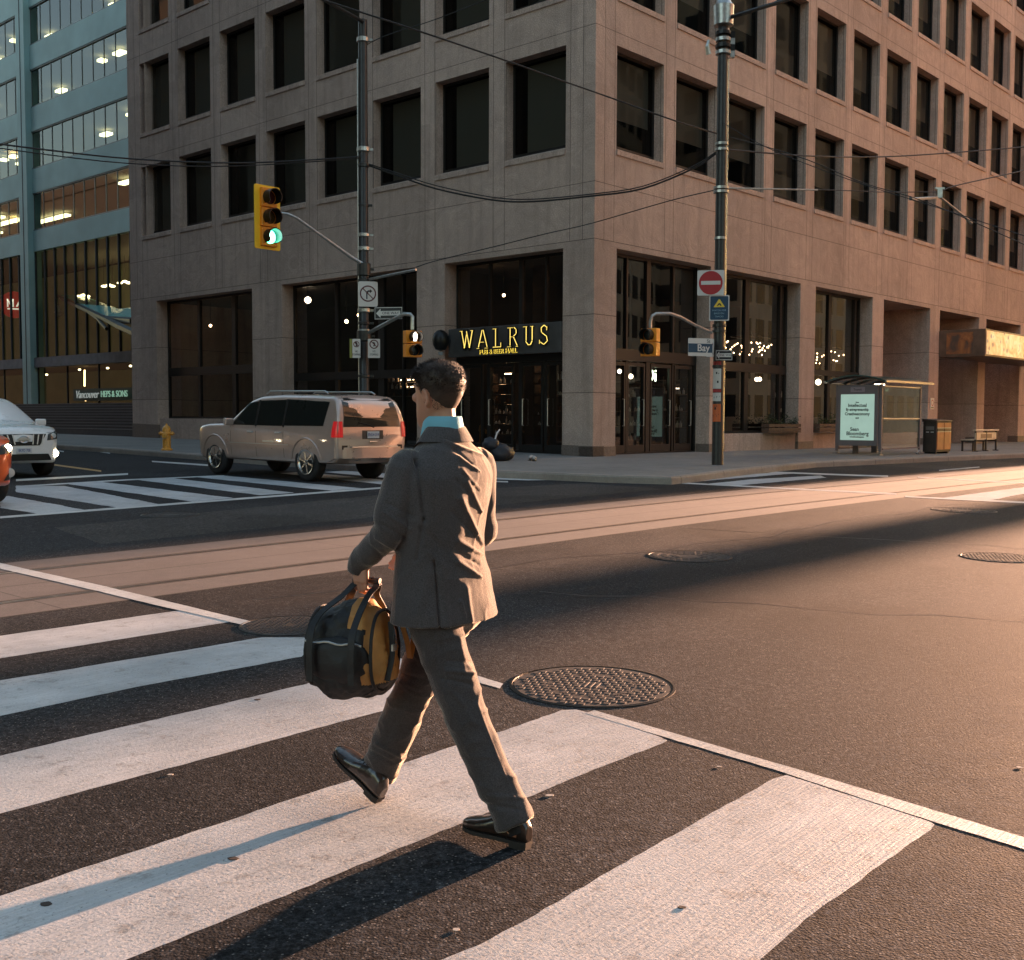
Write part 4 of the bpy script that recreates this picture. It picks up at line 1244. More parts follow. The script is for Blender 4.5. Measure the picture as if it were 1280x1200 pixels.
wire([(1176, 240, 31.5), (1195, 232, 32), (1263, 217, 34), (1290, 211, 35)], .018, 'short wire rising from the trolley hanger to the right edge')
wire([(455, 58, 29.1), (481, 45, 29), (545, 24, 28.5), (615, -3, 28)], .012, 'faint cable rising right from the upper left pole')
wire([(898, 150, 27.7), (960, 185, 26), (1060, 224, 24), (1180, 262, 22), (1290, 298, 20)], .008, 'faintest cable sloping down beside the thin one to the right edge')
hg = empty('trolley_hanger', at(1174, 243, 31.5)); tag(hg, 'pale trolley wire hanger with two arms hanging before the right facade windows', 'hanger')
hp = hg.location.copy()
m = MB(); m.tube([at(1172, 247, 31.5) - hp, at(1143, 249, 30.6) - hp, at(1138, 248, 30.5) - hp], [.04, .045, .06], 7); m.build('arm', M_STEEL, hg)
m = MB(); m.tube([at(1176, 247, 31.5) - hp, at(1205, 270, 32) - hp, at(1214, 279, 32.2) - hp], [.03, .035, .05], 7); m.build('arm', M_STEEL, hg)
m = MB(); m.box(-.07, .07, -.06, .06, -.10, .14); m.box(-.13, .13, -.05, .05, .14, .19); m.build('clamp', M_STEEL, hg)
# ---------------- poles ----------------
def symbol(m, pts, y):
    m.prism(pts, (0, y, 0), (1, 0, 0), (0, 0, 1), (0, -.003, 0))
def ringpoly(m, r0, r1, y, cx=0, cz=0, n=28):
    for k in range(n):
        q0, q1 = 2 * math.pi * k / n, 2 * math.pi * (k + 1) / n
        m.quad(*[(cx + r * math.cos(q), y, cz + r * math.sin(q)) for r, q in ((r0, q0), (r0, q1), (r1, q1), (r1, q0))])
def rrect(w, h, r, n=4):
    p = []
    for cx, cz, a in ((w / 2 - r, h / 2 - r, 0), (-w / 2 + r, h / 2 - r, 90), (-w / 2 + r, -h / 2 + r, 180), (w / 2 - r, -h / 2 + r, 270)):
        for k in range(n + 1):
            q = R(a + 90 * k / n); p.append((cx + r * math.cos(q), cz + r * math.sin(q)))
    return p
def sign(px, py, Y, wpx, hpx, label, yaw=None, face=None, name='road_sign', group=None, corner=.03):
    p = at(px, py, Y)
    if yaw is None: yaw = -math.asin(p.x / p.xy.length)
    e = empty(name, p, yaw)
    tag(e, label, 'sign', group)
    w, h = wpx / FPX * Y, hpx / FPX * Y
    m = MB(); m.prism(rrect(w, h, corner), (0, 0, 0), (1, 0, 0), (0, 0, 1), (0, .012, 0))
    m.build('plate', face or M_SIGNW, e)
    return e, w, h

LY = 29.1
lp = at(455.5, 520, LY)
lpole = empty('signal_pole', (lp.x, lp.y, 0)); tag(lpole, 'dark steel signal pole at left with clamps, behind the taupe car', 'pole')
gzl = gz(lp.x, lp.y) + .15
ztop = at(455, 25, LY).z
m = MB(); m.lathe([(.16, gzl), (.16, gzl + .5), (.135, gzl + .55), (.115, ztop), (.02, ztop + .03)], 16); m.build('shaft', M_POLE, lpole, smooth=True)
m = MB(); m.lathe([(.26, gzl), (.26, gzl + .08), (.2, gzl + .35), (.15, gzl + .4)], 12); m.build('base', M_POLE, lpole)
for i, (y, r, h) in enumerate(((50, .16, .10), (187, .17, .10), (207, .15, .08), (257, .14, .05), (294, .16, .07), (311, .16, .08), (337, .18, .3), (352, .17, .1), (388, .17, .08), (404, .16, .06), (414, .17, .07), (420, .19, .25), (470, .16, .06))):
    z = at(455, y, LY).z
    m = MB(); m.lathe([(r * .75, z - h / 2 - .02), (r, z - h / 2), (r, z + h / 2), (r * .75, z + h / 2 + .02)], 14)
    m.box(r * .8, r + .09, -.03, .03, z - .03, z + .03)
    m.build('clamp', M_STEEL if i in (0, 1, 4, 5, 8, 10) else M_POLE, lpole)
m = MB(); q = at(455, 28, LY); c0 = Vector((lp.x, lp.y, 0))
m.tube([q - c0, at(420, 8, 27.5) - c0, at(380, -14, 25) - c0], [.05, .045, .04], 8); m.build('lamp_arm', M_POLE, lpole, smooth=True)
m = MB(); m.tube([at(462, 349, LY - .1) - c0, at(520, 337, LY - 1.2) - c0], .035, 8); m.build('upper_arm', M_STEEL, lpole, smooth=True)
m = MB(); m.tube([at(461, 416, LY - .1) - c0, at(470, 411, LY - .3) - c0, at(492, 399, LY - .9) - c0, at(505, 392.5, LY - 1.1) - c0, at(513, 393, LY - 1.15) - c0, at(515.5, 396, LY - 1.15) - c0, at(515.5, 412, LY - 1.15) - c0], .05, 8)
m.build('signal_arm', M_STEEL, lpole, smooth=True)
m = MB(); m.tube([(-.13, -.05, gzl + 1), (-.13, -.05, ztop - 1)], .016, 6); m.build('conduit', M_STEEL, lpole)

# traffic signal on its curved arm
def visor(m, c, n, r, L, z):
    """hooded tube: c centre, n outward direction"""
    side = Vector((-n.y, n.x, 0)); up = Vector((0, 0, 1))
    vs, fs = [], []
    K_ = 16
    for k in range(K_ + 1):
        q = R(-50) + R(280) * k / K_
        for rr, d in ((r, 0), (r * 1.02, L * (1 if 0 < k < K_ else .6)), (r * .93, L * (1 if 0 < k < K_ else .6)), (r * .93, 0)):
            vs.append(c + side * math.cos(q) * rr + up * math.sin(q) * rr + n * d)
    for k in range(K_):
        for j in range(3): fs.append((k * 4 + j, k * 4 + j + 1, k * 4 + 5 + j, k * 4 + 4 + j))
    m.add(vs, fs)
M_LGRN = mat('lens_green', (.1, .8, .5), .3, emit=(.10, 1.0, .62), emit_str=1.5)
M_LCORE = mat('lens_green_core', (.4, 1, .8), .3, emit=(.45, 1.0, .82), emit_str=3.0)
M_LRED = mat('lens_red', (.05, .008, .006), .25)
M_LAMB = mat('lens_amber', (.06, .03, .006), .25)
M_HAND = mat('lens_hand', (.9, .8, .7), .4, emit=(1, .85, .7), emit_str=.6)
def signal(loc, facing, bw, bh, label, sections, arm=None, name='traffic_light', board=True, housing=M_SIGY):
    rz = math.atan2(facing.x, -facing.y)       # local -Y looks along `facing`
    e = empty(name, loc, rz); tag(e, label, 'traffic light' if name == 'traffic_light' else 'pedestrian signal')
    nY = Vector((0, -1, 0))
    if board:
        m = MB(); m.prism(rrect(bw, bh, .05), (0, .0, 0), (1, 0, 0), (0, 0, 1), (0, .03, 0)); m.build('backboard', M_SIGY, e)
    hw = bw * .30 if board else bw / 2
    hh = bh * .46 if board else bh / 2
    n = len(sections); s = 2 * hh / n
    for i, (kind) in enumerate(sections):
        z = hh - s * (i + .5)
        m = MB(); m.box(-hw, hw, -.09, .12, z - s / 2 + .008, z + s / 2 - .008)
        h = m.build('housing', M_SIGO if board else housing, e, bevel=.015)
        r = min(hw, s / 2) * .80
        m = MB(); m.lathe([(.005, -.115), (r * .6, -.110), (r * .92, -.095), (r * .92, -.06)], 20, (0, 0, z), axis='y')
        ln = m.build('lens', {'r': M_LRED, 'a': M_LAMB, 'g': M_LGRN, 'h': M_BLACK, 'k': M_BLACK}[kind], h, smooth=True)
        if kind == 'g':
            m = MB(); m.lathe([(.005, -.125), (r * .5, -.118), (r * .55, -.10)], 16, (.01, 0, z), axis='y'); m.build('lens_core', M_LCORE, h, smooth=True)
        if kind == 'h':
            m = MB(); hz = r / .12
            m.prism([(-.05 * hz, -.09 * hz), (.04 * hz, -.09 * hz), (.065 * hz, .0), (.06 * hz, .07 * hz), (.04 * hz, .08 * hz), (.03 * hz, .10 * hz), (.01 * hz, .11 * hz), (-.01 * hz, .11 * hz), (-.03 * hz, .10 * hz), (-.04 * hz, .02 * hz), (-.08 * hz, .03 * hz), (-.09 * hz, .01 * hz)], (0, -.118, z), (1, 0, 0), (0, 0, 1), (0, -.005, 0)); m.build('hand_symbol', M_HAND, h)
        m = MB(); visor(m, Vector((0, -.09, z)), nY, r * 1.08, .26 if board else .22, z)
        m.build('visor', M_BLACK, h, smooth=True)
    return e
SFACE = (-DL).normalized()
gsig = signal(at(334.5, 272, 27.6), SFACE, .75, 1.56, 'yellow traffic light showing green at the tip of the left curved arm', 'rag')
m = MB()
gl = gsig.location
P = [at(x, y, Y) for x, y, Y in ((453, 330, 29.0), (440, 322, 28.9), (415, 304, 28.5), (390, 286, 28.2), (372, 273, 28.0), (360, 267.5, 27.85), (349, 266, 27.75), (338, 266, 27.72))]
inv = Matrix.Rotation(-gsig.rotation_euler.z, 3, 'Z')
m.tube([inv @ (p - gl) for p in P], [.055, .05, .04, .036, .034, .034, .034, .034], 8); m.build('arm', M_STEEL, gsig, smooth=True)
ps = signal(at(516, 430, 28.0), Vector((.5, -.866, 0)), .44, .68, 'orange pedestrian signal with a lit white hand on the left pole', 'hk', name='pedestrian_signal', board=False, housing=M_SIGO)
ps2 = signal(at(812.5, 428, 26.6), Vector((-.55, -.83, 0)), .42, .68, 'orange pedestrian signal hanging left of the street-name sign pole', 'kk', name='pedestrian_signal', board=False, housing=M_SIGO)
m = MB()
P = [at(x, y, Y) for x, y, Y in ((890, 416, 27.6), (870, 407, 27.4), (850, 396, 27.0), (838, 392, 26.8), (820, 392, 26.65), (815, 395, 26.6), (813, 402, 26.6), (813, 412, 26.6))]
inv = Matrix.Rotation(-ps2.rotation_euler.z, 3, 'Z')
m.tube([inv @ (p - ps2.location) for p in P], .04, 8); m.build('arm', M_STEEL, ps2, smooth=True)

# signs on the left pole
e, w, h = sign(460, 367.5, LY - .22, 24, 31, 'white square no-right-turn sign on the left signal pole', corner=.05)
r = w * .42
m = MB(); ringpoly(m, r * .84, r, -.003, cz=.01); m.build('ring', mat('sign_maroon', (.10, .018, .022), .5), e)
m = MB(); symbol(m, [(-.045, -.13), (-.015, -.13), (-.015, .02), (.02, .055), (.05, .055), (.05, .02), (.11, .075), (.05, .13), (.05, .095), (.0, .095), (-.045, .05)], -.002); m.build('arrow', M_SIGNK, e)
m = MB(); m.obox((0, -.006, .01), Vector((.71, 0, -.71)) * r * 1.85, Vector((.71, 0, .71)) * .024, Vector((0, .002, 0))); m.build('bar', MATS['sign_maroon'], e)
def arrow_sign(px, py, Y, wp, hp, label, yaw, left=True):
    e, w, h = sign(px, py, Y, wp, hp, label, yaw=yaw, face=M_SIGNK, corner=.02)
    m = MB()
    for (x0, x1, z0, z1) in ((-w / 2 + .01, w / 2 - .01, h / 2 - .024, h / 2 - .010), (-w / 2 + .01, w / 2 - .01, -h / 2 + .010, -h / 2 + .024), (-w / 2 + .01, -w / 2 + .022, -h / 2 + .024, h / 2 - .024), (w / 2 - .022, w / 2 - .01, -h / 2 + .024, h / 2 - .024)):
        m.box(x0, x1, -.004, 0, z0, z1)
    m.build('border', M_SIGNW, e)
    m = MB(); a = h * .36
    symbol(m, [(-w * .44, 0), (-w * .28, a), (-w * .28, a * .5), (w * .42, a * .5), (w * .42, -a * .5), (-w * .28, -a * .5), (-w * .28, -a)], -.002)
    m.build('arrow', M_SIGNW, e)
    t = strokes_mesh('ONE WAY', h * .30, .002, 'lettering', M_SIGNK, e); t.rotation_euler = (R(90), 0, 0); t.location = (w * .08, -.008, 0)
    return e
arrow_sign(485.5, 391.5, LY - .8, 36.5, 15.5, 'black one-way sign with a white left arrow beside the no-right-turn sign', R(-12))
def nostop(px, py, Y, wp, hp, label, yaw=None, strip=False):
    e, w, h = sign(px, py, Y, wp, hp, label, yaw=yaw, corner=.02)
    r = w * .38
    m = MB(); ringpoly(m, r * .76, r, -.003, cz=h * .22, n=20); m.build('ring', MATS['sign_maroon'], e)
    m = MB(); m.obox((0, -.005, h * .22), Vector((.71, 0, -.71)) * r * 1.8, Vector((.71, 0, .71)) * .022, Vector((0, .002, 0))); m.build('bar', MATS['sign_maroon'], e)
    m = MB(); symbol(m, [(-.025, h * .22 - .055), (.01, h * .22 - .055), (.035, h * .22), (.01, h * .22 + .055), (-.03, h * .22 + .055), (-.03, h * .22 + .03), (0, h * .22)], -.001); m.build('symbol', M_SIGNK, e)
    for k, t in enumerate(('NO', 'STOPPING')):
        s = strokes_mesh(t, h * .15, .002, 'lettering', M_SIGNK, e); s.rotation_euler = (R(90), 0, 0); s.location = (0, -.003, -h * .16 - k * h * .17)
        s.scale.x = .62
    if strip:
        m = MB(); m.box(-w * .5 - .07, -w * .5 - .005, .0, .01, -h / 2, h / 2); m.build('strip', mat('strip_olive', (.22, .22, .05), .5), e)
    return e
nostop(467.5, 435.5, LY - .3, 15, 23.5, 'white no-stopping sign right of the left pole shaft')
nostop(445.5, 435.5, LY - .3, 10, 23.5, 'narrow no-stopping sign with an olive strip left of the left pole shaft', strip=True)

RY = 27.68
rp = at(897.5, 520, RY)
rpole = empty('signal_pole', (rp.x, rp.y, 0)); tag(rpole, 'tall dark pole at right carrying the no-entry sign and stickers', 'pole')
gzr = gz(rp.x, rp.y) + .15
m = MB(); z1 = at(897, 72, RY).z
m.lathe([(.145, gzr), (.14, gzr + 2), (.13, z1), (.02, z1 + .01)], 18); m.build('shaft', M_POLE, rpole, smooth=True)
m = MB(); m.lathe([(.12, z1), (.13, z1 + .75), (.11, z1 + .8)], 16); m.build('upper_shaft', M_POLE, rpole, smooth=True)
m = MB(); zc = at(897, 33, RY).z; m.lathe([(.12, zc - .03), (.24, zc + .02), (.26, zc + .48), (.19, zc + .56), (.17, zc + .62), (.17, zc + 1.7), (.02, zc + 1.75)], 16); m.build('lamp_drum', M_STEEL, rpole, smooth=True)
for i, y in enumerate((42, 50, 58, 66)):
    z = at(897, y, RY).z
    m = MB(); m.lathe([(.13, z - .05), (.19, z - .04), (.19, z + .04), (.13, z + .05)], 14); m.box(.17, .28, -.06, .06, z - .12, z + .04); m.build('clamp', M_STEEL if i % 2 else M_BLACK, rpole)
for (y, r) in ((180, .165), (187, .165), (235, .19), (240, .19), (298, .16), (407, .17), (414, .17), (436, .17), (442, .17), (458, .16)):
    z = at(897, y, RY).z
    m = MB(); m.lathe([(.12, z - .035), (r, z - .03), (r, z + .03), (.12, z + .035)], 14); m.build('clamp', M_STEEL if y < 300 else M_POLE, rpole)
m = MB(); c0 = Vector((rp.x, rp.y, 0)); m.tube([at(912, 22, RY - .1) - c0, at(950, 10, RY - 1) - c0, at(1000, -5, RY - 2.4) - c0], .05, 8); m.build('lamp_arm', M_POLE, rpole)
m = MB(); m.tube([(.152, .07, gzr + .4), (.150, .07, z1)], .022, 8); m.build('conduit', M_STEEL, rpole, smooth=True)
m = MB(); m.tube([at(886, 68, RY - .1) - c0, at(884, 58, RY - .15) - c0, at(886, 50, RY - .15) - c0], [.07, .05, .03], 8); m.build('floodlight', M_STEEL, rpole)
m = MB(); m.tube([at(903, 235, RY) - c0, at(1022, 237.5, RY + 1.3) - c0], .022, 6); m.build('bracket_arm', M_STEEL, rpole)
# stickers round the shaft
def sticker(y0, y1, mt, label, txt=None, wd=11.5, off=-2.0):
    z0, z1_ = at(897, y1, RY).z, at(897, y0, RY).z
    e = empty('sticker', (rp.x, rp.y, 0), -math.asin(rp.x / rp.xy.length)); tag(e, label, 'sticker', 'stickers on the right pole')
    m = MB(); n = 6; a0, a1 = (-1.15, .45)
    for k in range(n):
        q0, q1 = a0 + (a1 - a0) * k / n, a0 + (a1 - a0) * (k + 1) / n
        rr = .1475
        m.quad((rr * math.sin(q0), -rr * math.cos(q0), z0), (rr * math.sin(q1), -rr * math.cos(q1), z0), (rr * math.sin(q1), -rr * math.cos(q1), z1_), (rr * math.sin(q0), -rr * math.cos(q0), z1_))
    m.build('film', mt, e, smooth=True)
    if txt:
        rn = random.Random(len(label)); m = MB()
        for k in range(txt):
            z = z0 + (z1_ - z0) * rn.uniform(.12, .85); h = rn.uniform(.015, .06); a = rn.uniform(-1.0, -.2); b = a + rn.uniform(.25, .6)
            rr = .149
            m.quad(*[(rr * math.sin(q), -rr * math.cos(q), zz) for q, zz in ((a, z), (b, z), (b, z + h), (a, z + h))])
        m.build('print', M_SIGNK, e)
M_STR = mat('sticker_red', (.32, .02, .02), .5); M_STO = mat('sticker_orange', (.55, .11, .025), .5); M_STW = mat('sticker_white', (.55, .52, .47), .6)
sticker(452, 459.5, M_STR, 'dark red sticker on the right pole, topmost below the arrow sign', 1)
sticker(461, 486, M_STW, 'long white sticker on the right pole under the dark red one', 3)
sticker(486.5, 490.5, M_STR, 'thin red sticker between the two white ones on the right pole')
sticker(491, 501.5, M_STW, 'short white sticker on the right pole under the thin red one', 2)
sticker(505, 527, M_STO, 'orange sticker with dark print, lowest on the right pole', 4)

e, w, h = sign(888.5, 353.5, RY - .25, 33, 31, 'square no-entry sign, red disc with a white bar, on the tall right pole', corner=.03)
m = MB(); m.lathe([(.005, -.006), (w * .44, -.006), (w * .44, -.001)], 36, axis='y'); m.build('disc', M_SIGNR, e)
m = MB(); m.box(-w * .36, w * .36, -.010, -.0062, -h * .075, h * .075); m.build('bar', M_SIGNW, e)
e, w, h = sign(899, 385, RY - .25, 24.5, 31.5, 'navy blue sign with a yellow warning triangle under the no-entry sign', corner=.03)
m = MB(); m.prism(rrect(w - .05, h - .05, .03), (0, -.001, 0), (1, 0, 0), (0, 0, 1), (0, -.003, 0)); m.build('panel', M_SIGNB, e)
m = MB(); symbol(m, [(-.13, .02), (.13, .02), (.13, .035), (.015, .21), (-.015, .21), (-.13, .035)], -.004); m.build('triangle', M_SIGNY, e)
m = MB(); symbol(m, [(-.06, .05), (-.03, .05), (.0, .085), (.03, .05), (.06, .05), (.03, .11), (-.01, .12)], -.0075); m.build('pictogram', M_SIGNK, e)
for k, t in enumerate(('WATCH FOR', 'BIKES ON', 'TRACKS')):
    s = strokes_mesh(t, .058, .001, 'lettering', mat('sign_pale_blue', (.25, .38, .45), .5), e); s.rotation_euler = (R(90), 0, 0); s.location = (0, -.006, -.06 - k * .075)
e, w, h = sign(875.5, 434, RY - .7, 34, 22, 'blue and white street-name sign reading Bay left of the right pole', yaw=R(20), face=M_SIGNW, corner=.02)
m = MB(); m.box(-w / 2, w / 2, -.004, 0, -h * .30, h * .20); m.build('band', M_SIGNB, e)
s = strokes_mesh('Bay', .24, .002, 'lettering', M_SIGNW, e, offset=.004); s.rotation_euler = (R(90), 0, 0); s.location = (.08, -.006, -h * .05)
s = strokes_mesh('St', .12, .002, 'lettering', M_SIGNK, e); s.rotation_euler = (R(90), 0, 0); s.location = (.22, -.004, h * .34)
nostop(887.5, 435, RY - .3, 9.5, 22, 'small white no-standing plate between the street-name sign and the right pole')
arrow_sign(905, 444, RY - .22, 21, 13, 'small black one-way sign with a left arrow on the right pole above the stickers', R(-8))

# ---------------- fire hydrant ----------------
hp_ = at(208.5, 560, 34.2)
hy = empty('fire_hydrant', (hp_.x, hp_.y, gz(hp_.x, hp_.y) + .15)); tag(hy, 'orange-yellow fire hydrant on the sidewalk left of the taupe car', 'hydrant')
M_HYD = mat('hydrant_paint', (.75, .33, .05), .45, noise_scale=15, noise_amt=.25)
m = MB(); m.lathe([(.17, 0), (.17, .05), (.125, .07), (.12, .48), (.15, .50), (.15, .55), (.13, .57), (.125, .66), (.10, .73), (.05, .77), (.03, .78), (.03, .83), (.005, .83)], 16); m.build('barrel', M_HYD, hy, smooth=True)
for s_ in (-1, 1):
    m = MB(); m.lathe([(.055, 0), (.055, .07), (.068, .07), (.068, .10), (.03, .11), (.03, .14)], 10, (s_ * .10, 0, .52), axis='x')
    if s_ < 0:
        m.v = [(-.2 - p[0], p[1], p[2]) for p in m.v]
    m.build('outlet_cap', M_HYD, hy)
m = MB(); m.lathe([(.07, -.02), (.07, -.09), (.085, -.09), (.085, -.12), (.03, -.13)], 12, (0, -.09, .46), axis='y'); m.build('front_cap', M_HYD, hy)
m = MB(); m.tube([(-.13, -.08, .45), (-.05, -.14, .36), (.04, -.15, .38)], .008, 5); m.build('chain', M_STEEL, hy)

# ---------------- bus shelter ----------------
M_SHFR = mat('shelter_frame', (.20, .165, .165), .45, .3)
sb = W(11.0, -3.5, .15)
sh = empty('bus_shelter', sb, ROT); tag(sh, 'glass bus shelter with a curved roof and a lit advert panel on its near end', 'bus shelter')
hX, hY, HT = 1.55, .74, 2.28
for sx in (-1, 1):
    for sy in (-1, 1):
        m = MB(); w_ = .09 if sx < 0 else .06
        m.box(sx * hX - w_ / 2, sx * hX + w_ / 2, sy * hY - w_ / 2, sy * hY + w_ / 2, .12, HT); m.build('post', M_SHFR, sh, bevel=.008)
        m = MB(); m.tube([(sx * hX, sy * hY, .13), (sx * hX - sx * .06, sy * hY, .05), (sx * hX - sx * .18, sy * hY, .0)], .025, 6); m.box(sx * hX - .12, sx * hX + .12, sy * hY - .06, sy * hY + .06, 0, .03); m.build('foot', M_STEEL, sh)
# arched roof
m = MB(); N_ = 10; X0, X1 = -hX - .35, hX + .32
top, bot = [], []
for k in range(N_ + 1):
    q = -1 + 2 * k / N_; y = q * (hY + .30); z = HT + .06 + .20 * (1 - q * q)
    top.append((y, z + .035)); bot.append((y, z))
for k in range(N_):
    for P, fl in ((top, 0), (bot, 1)):
        m.quad((X0, P[k][0], P[k][1]), (X1, P[k][0], P[k][1]), (X1, P[k + 1][0], P[k + 1][1]), (X0, P[k + 1][0], P[k + 1][1]))
for X in (X0, X1):
    for k in range(N_): m.quad((X, top[k][0], top[k][1]), (X, top[k + 1][0], top[k + 1][1]), (X, bot[k + 1][0], bot[k + 1][1]), (X, bot[k][0], bot[k][1]))
for k in (0, N_): m.quad((X0, top[k][0], top[k][1]), (X1, top[k][0], top[k][1]), (X1, bot[k][0], bot[k][1]), (X0, bot[k][0], bot[k][1]))
M_ROOFG = mat('roof_green_glass', (.05, .10, .085), .18, spec=.7)
rf = m.build('roof', M_ROOFG, sh)
for y in (-hY - .30, hY + .30):
    m = MB(); m.box(X0 - .02, X1 + .02, y - .025, y + .025, HT + .045, HT + .115); m.build('roof_edge', M_ALU, rf)
for x in (-hX, -.5, .5, hX):
    m = MB(); m.tube([(x, bot[k][0], bot[k][1] - .02) for k in range(N_ + 1)], .025, 6); m.build('roof_rib', M_SHFR, rf)
# advert box on the near end (it faces back along the street)
m = MB(); m.box(-hX - .12, -hX + .10, -hY + .05, hY - .05, .30, 2.26); ad = m.build('advert_box', M_SHFR, sh, bevel=.01)
M_AD = mat('advert_sheet', (.48, .60, .52), .5, emit=(.40, .58, .48), emit_str=.07, noise_scale=1.2, noise_amt=.12)
m = MB(); m.box(-hX - .128, -hX - .121, -hY + .17, hY - .17, .48, 1.96); m.build('advert', M_AD, ad)
m = MB(); m.box(-hX - .13, -hX - .121, -.24, .24, 2.03, 2.19); m.build('header_plate', mat('header_plate', (.34, .26, .27), .5), ad)
s_ = strokes_mesh('Transit', .10, .002, 'lettering', M_SIGNK, ad); s_.location = (-hX - .133, 0, 2.11); s_.rotation_euler = (R(90), 0, R(-90))
for t, sz, y, z in (('Intellectual', .145, 0, 1.60), ('By entrepreneurship', .125, 0, 1.465), ('Creativeeconomy', .135, 0, 1.325), ('1818', .06, 0, 1.19), ('from', .05, 0, 1.70), ('Sean', .16, .08, .83), ('Bloomberg', .17, -.02, .69), ('www.bloomberg.com', .055, 0, .585)):
    o = strokes_mesh(t, sz, .001, 'lettering', M_SIGNK, ad, offset=.004); o.location = (-hX - .131, y, z); o.rotation_euler = (R(90), 0, R(-90))
    o.scale.x = min(1, .98 / (len(t) * sz * .56))
# side panes and rails
for (x0, x1, y) in ((-hX + .12, hX, -hY), (-hX + .12, hX, hY)):
    if y < 0: x0 = -hX + .16
    m = MB(); m.box(x0, x1 - .03, y - .006, y + .006, .22, HT - .05); m.build('pane', M_CLEAR, sh)
    for z in (.20, 1.18, HT - .06):
        m = MB(); m.box(x0, x1 - .03, y - .025, y + .025, z - .02, z + .02); m.build('rail', M_ALU if z > 1 else M_SHFR, sh)
m = MB(); m.box(hX - .006, hX + .006, -hY + .04, hY - .04, .22, HT - .05); m.build('pane', M_CLEAR, sh)
m = MB(); m.box(-.7, 1.0, hY - .38, hY - .08, .44, .48); m.box(-.6, -.55, hY - .3, hY - .1, .0, .44); m.box(.85, .90, hY - .3, hY - .1, .0, .44); m.build('seat', M_SHFR, sh)
m = MB(); m.box(-.2, .15, -.1, .1, HT + .0, HT + .05); m.build('ceiling_lamp', M_BULBW, sh)

# ---------------- litter bin ----------------
lb = empty('litter_bin', W(13.85, -4.35, .15), ROT); tag(lb, 'dark litter bin with an orange-brown front between the bus shelter and the bench', 'litter bin')
M_BIN = mat('bin_dark', (.035, .022, .018), .5, noise_scale=4, noise_amt=.3); M_BINF = mat('bin_front', (.34, .13, .045), .45, noise_scale=3, noise_amt=.3)
m = MB(); m.box(-.66, .66, -.22, .24, .06, 1.10); m.build('body', M_BIN, lb, bevel=.015)
m = MB(); m.prism([(-.26, 1.10), (.27, 1.10), (.27, 1.20), (-.26, 1.15)], (-.70, 0, 0), (0, 1, 0), (0, 0, 1), (1.40, 0, 0)); m.build('lid', M_BIN, lb, bevel=.01)
for (x0, x1) in ((-.62, -.02), (.02, .62)):
    m = MB(); m.box(x0, x1, -.245, -.222, .14, .74); m.build('front_panel', M_BINF, lb, bevel=.006)
    m = MB(); m.box(x0, x1, -.245, -.222, .90, 1.06); m.build('front_panel', M_BINF, lb, bevel=.006)
    m = MB(); m.box(x0 + .04, x1 - .04, -.235, -.2215, .77, .87); m.build('slot', M_BLACK, lb)
    m = MB(); m.box(x0, x1, -.255, -.236, .745, .765); m.box(x0, x1, -.255, -.236, .875, .895); m.build('slot_lip', M_ALU, lb)
m = MB(); m.box(-.68, -.662, -.14, .14, .82, .94); m.build('end_label', mat('label_grey', (.16, .14, .13), .5), lb)
m = MB(); m.box(-.675, -.662, -.13, -.03, .73, .76); m.box(-.675, -.662, .03, .13, .73, .76); m.build('end_label_text', M_SIGNW, lb)
m = MB(); m.box(-.6, -.5, -.18, .2, 0, .06); m.box(.5, .6, -.18, .2, 0, .06); m.build('foot', M_BLACK, lb)

# ---------------- bench ----------------
bn = empty('park_bench', W(18.5, -4.3, .15), ROT); tag(bn, 'pale bench with a panelled back standing at the kerb near the right edge', 'bench')
M_BEN = mat('bench_cream', (.60, .50, .36), .45, noise_scale=6, noise_amt=.15); M_BENL = mat('bench_iron', (.06, .05, .045), .5, .5)
m = MB(); m.box(-1.25, 1.25, -.16, -.04, .76, .82); m.build('top_rail', M_BEN, bn, bevel=.01)
m = MB(); m.box(-1.15, 1.15, -.12, -.08, .44, .70); m.build('backrest', M_BEN, bn, bevel=.005)
m = MB(); m.box(-.6, .55, -.126, -.121, .49, .65); m.build('back_plate', mat('bench_plate', (.26, .16, .10), .5), bn)
m = MB()
for k in range(4): m.box(-1.2, 1.2, 0 + k * .11, .09 + k * .11, .41, .45)
m.build('seat', M_BEN, bn)
for x in (-1.1, 0, 1.1):
    m = MB(); m.box(x - .03, x + .03, -.13, -.07, 0, .76); m.box(x - .03, x + .03, -.07, .42, .36, .41); m.box(x - .03, x + .03, .34, .40, 0, .36); m.box(x - .05, x + .05, -.2, .0, 0, .03); m.build('leg', M_BENL, bn)

# ---------------- dark bags by the pub door ----------------
M_SACK = mat('sack_cloth', (.012, .013, .018), .6, bump=.4, bump_scale=14)
def blob(name, c, s, mt, parent=None, seed=0, amp=.12, sub=3):
    bm = bmesh.new(); bmesh.ops.create_icosphere(bm, subdivisions=sub, radius=1)
    for v in bm.verts:
        n = noise.noise(v.co * 1.7 + Vector((seed, 0, 0))) * amp + noise.noise(v.co * 5 + Vector((0, seed, 0))) * amp * .35
        v.co = v.co * (1 + n)
        v.co = Vector((v.co.x * s[0] + c[0], v.co.y * s[1] + c[1], max(v.co.z, -.82) * s[2] + c[2]))
    me = bpy.data.meshes.new(name); bm.to_mesh(me); bm.free()
    me.polygons.foreach_set('use_smooth', [True] * len(me.polygons)); me.materials.append(mt)
    o = bpy.data.objects.new(name, me); link(o); o.parent = parent
    return o
e = empty('cloth_bag', W(-3.75, .1, .15), ROT); tag(e, 'dark stuffed bag lying on the sidewalk before the pub doors', 'bag')
blob('sack', (0, 0, .20), (.42, .30, .25), M_SACK, e, 1, .25)
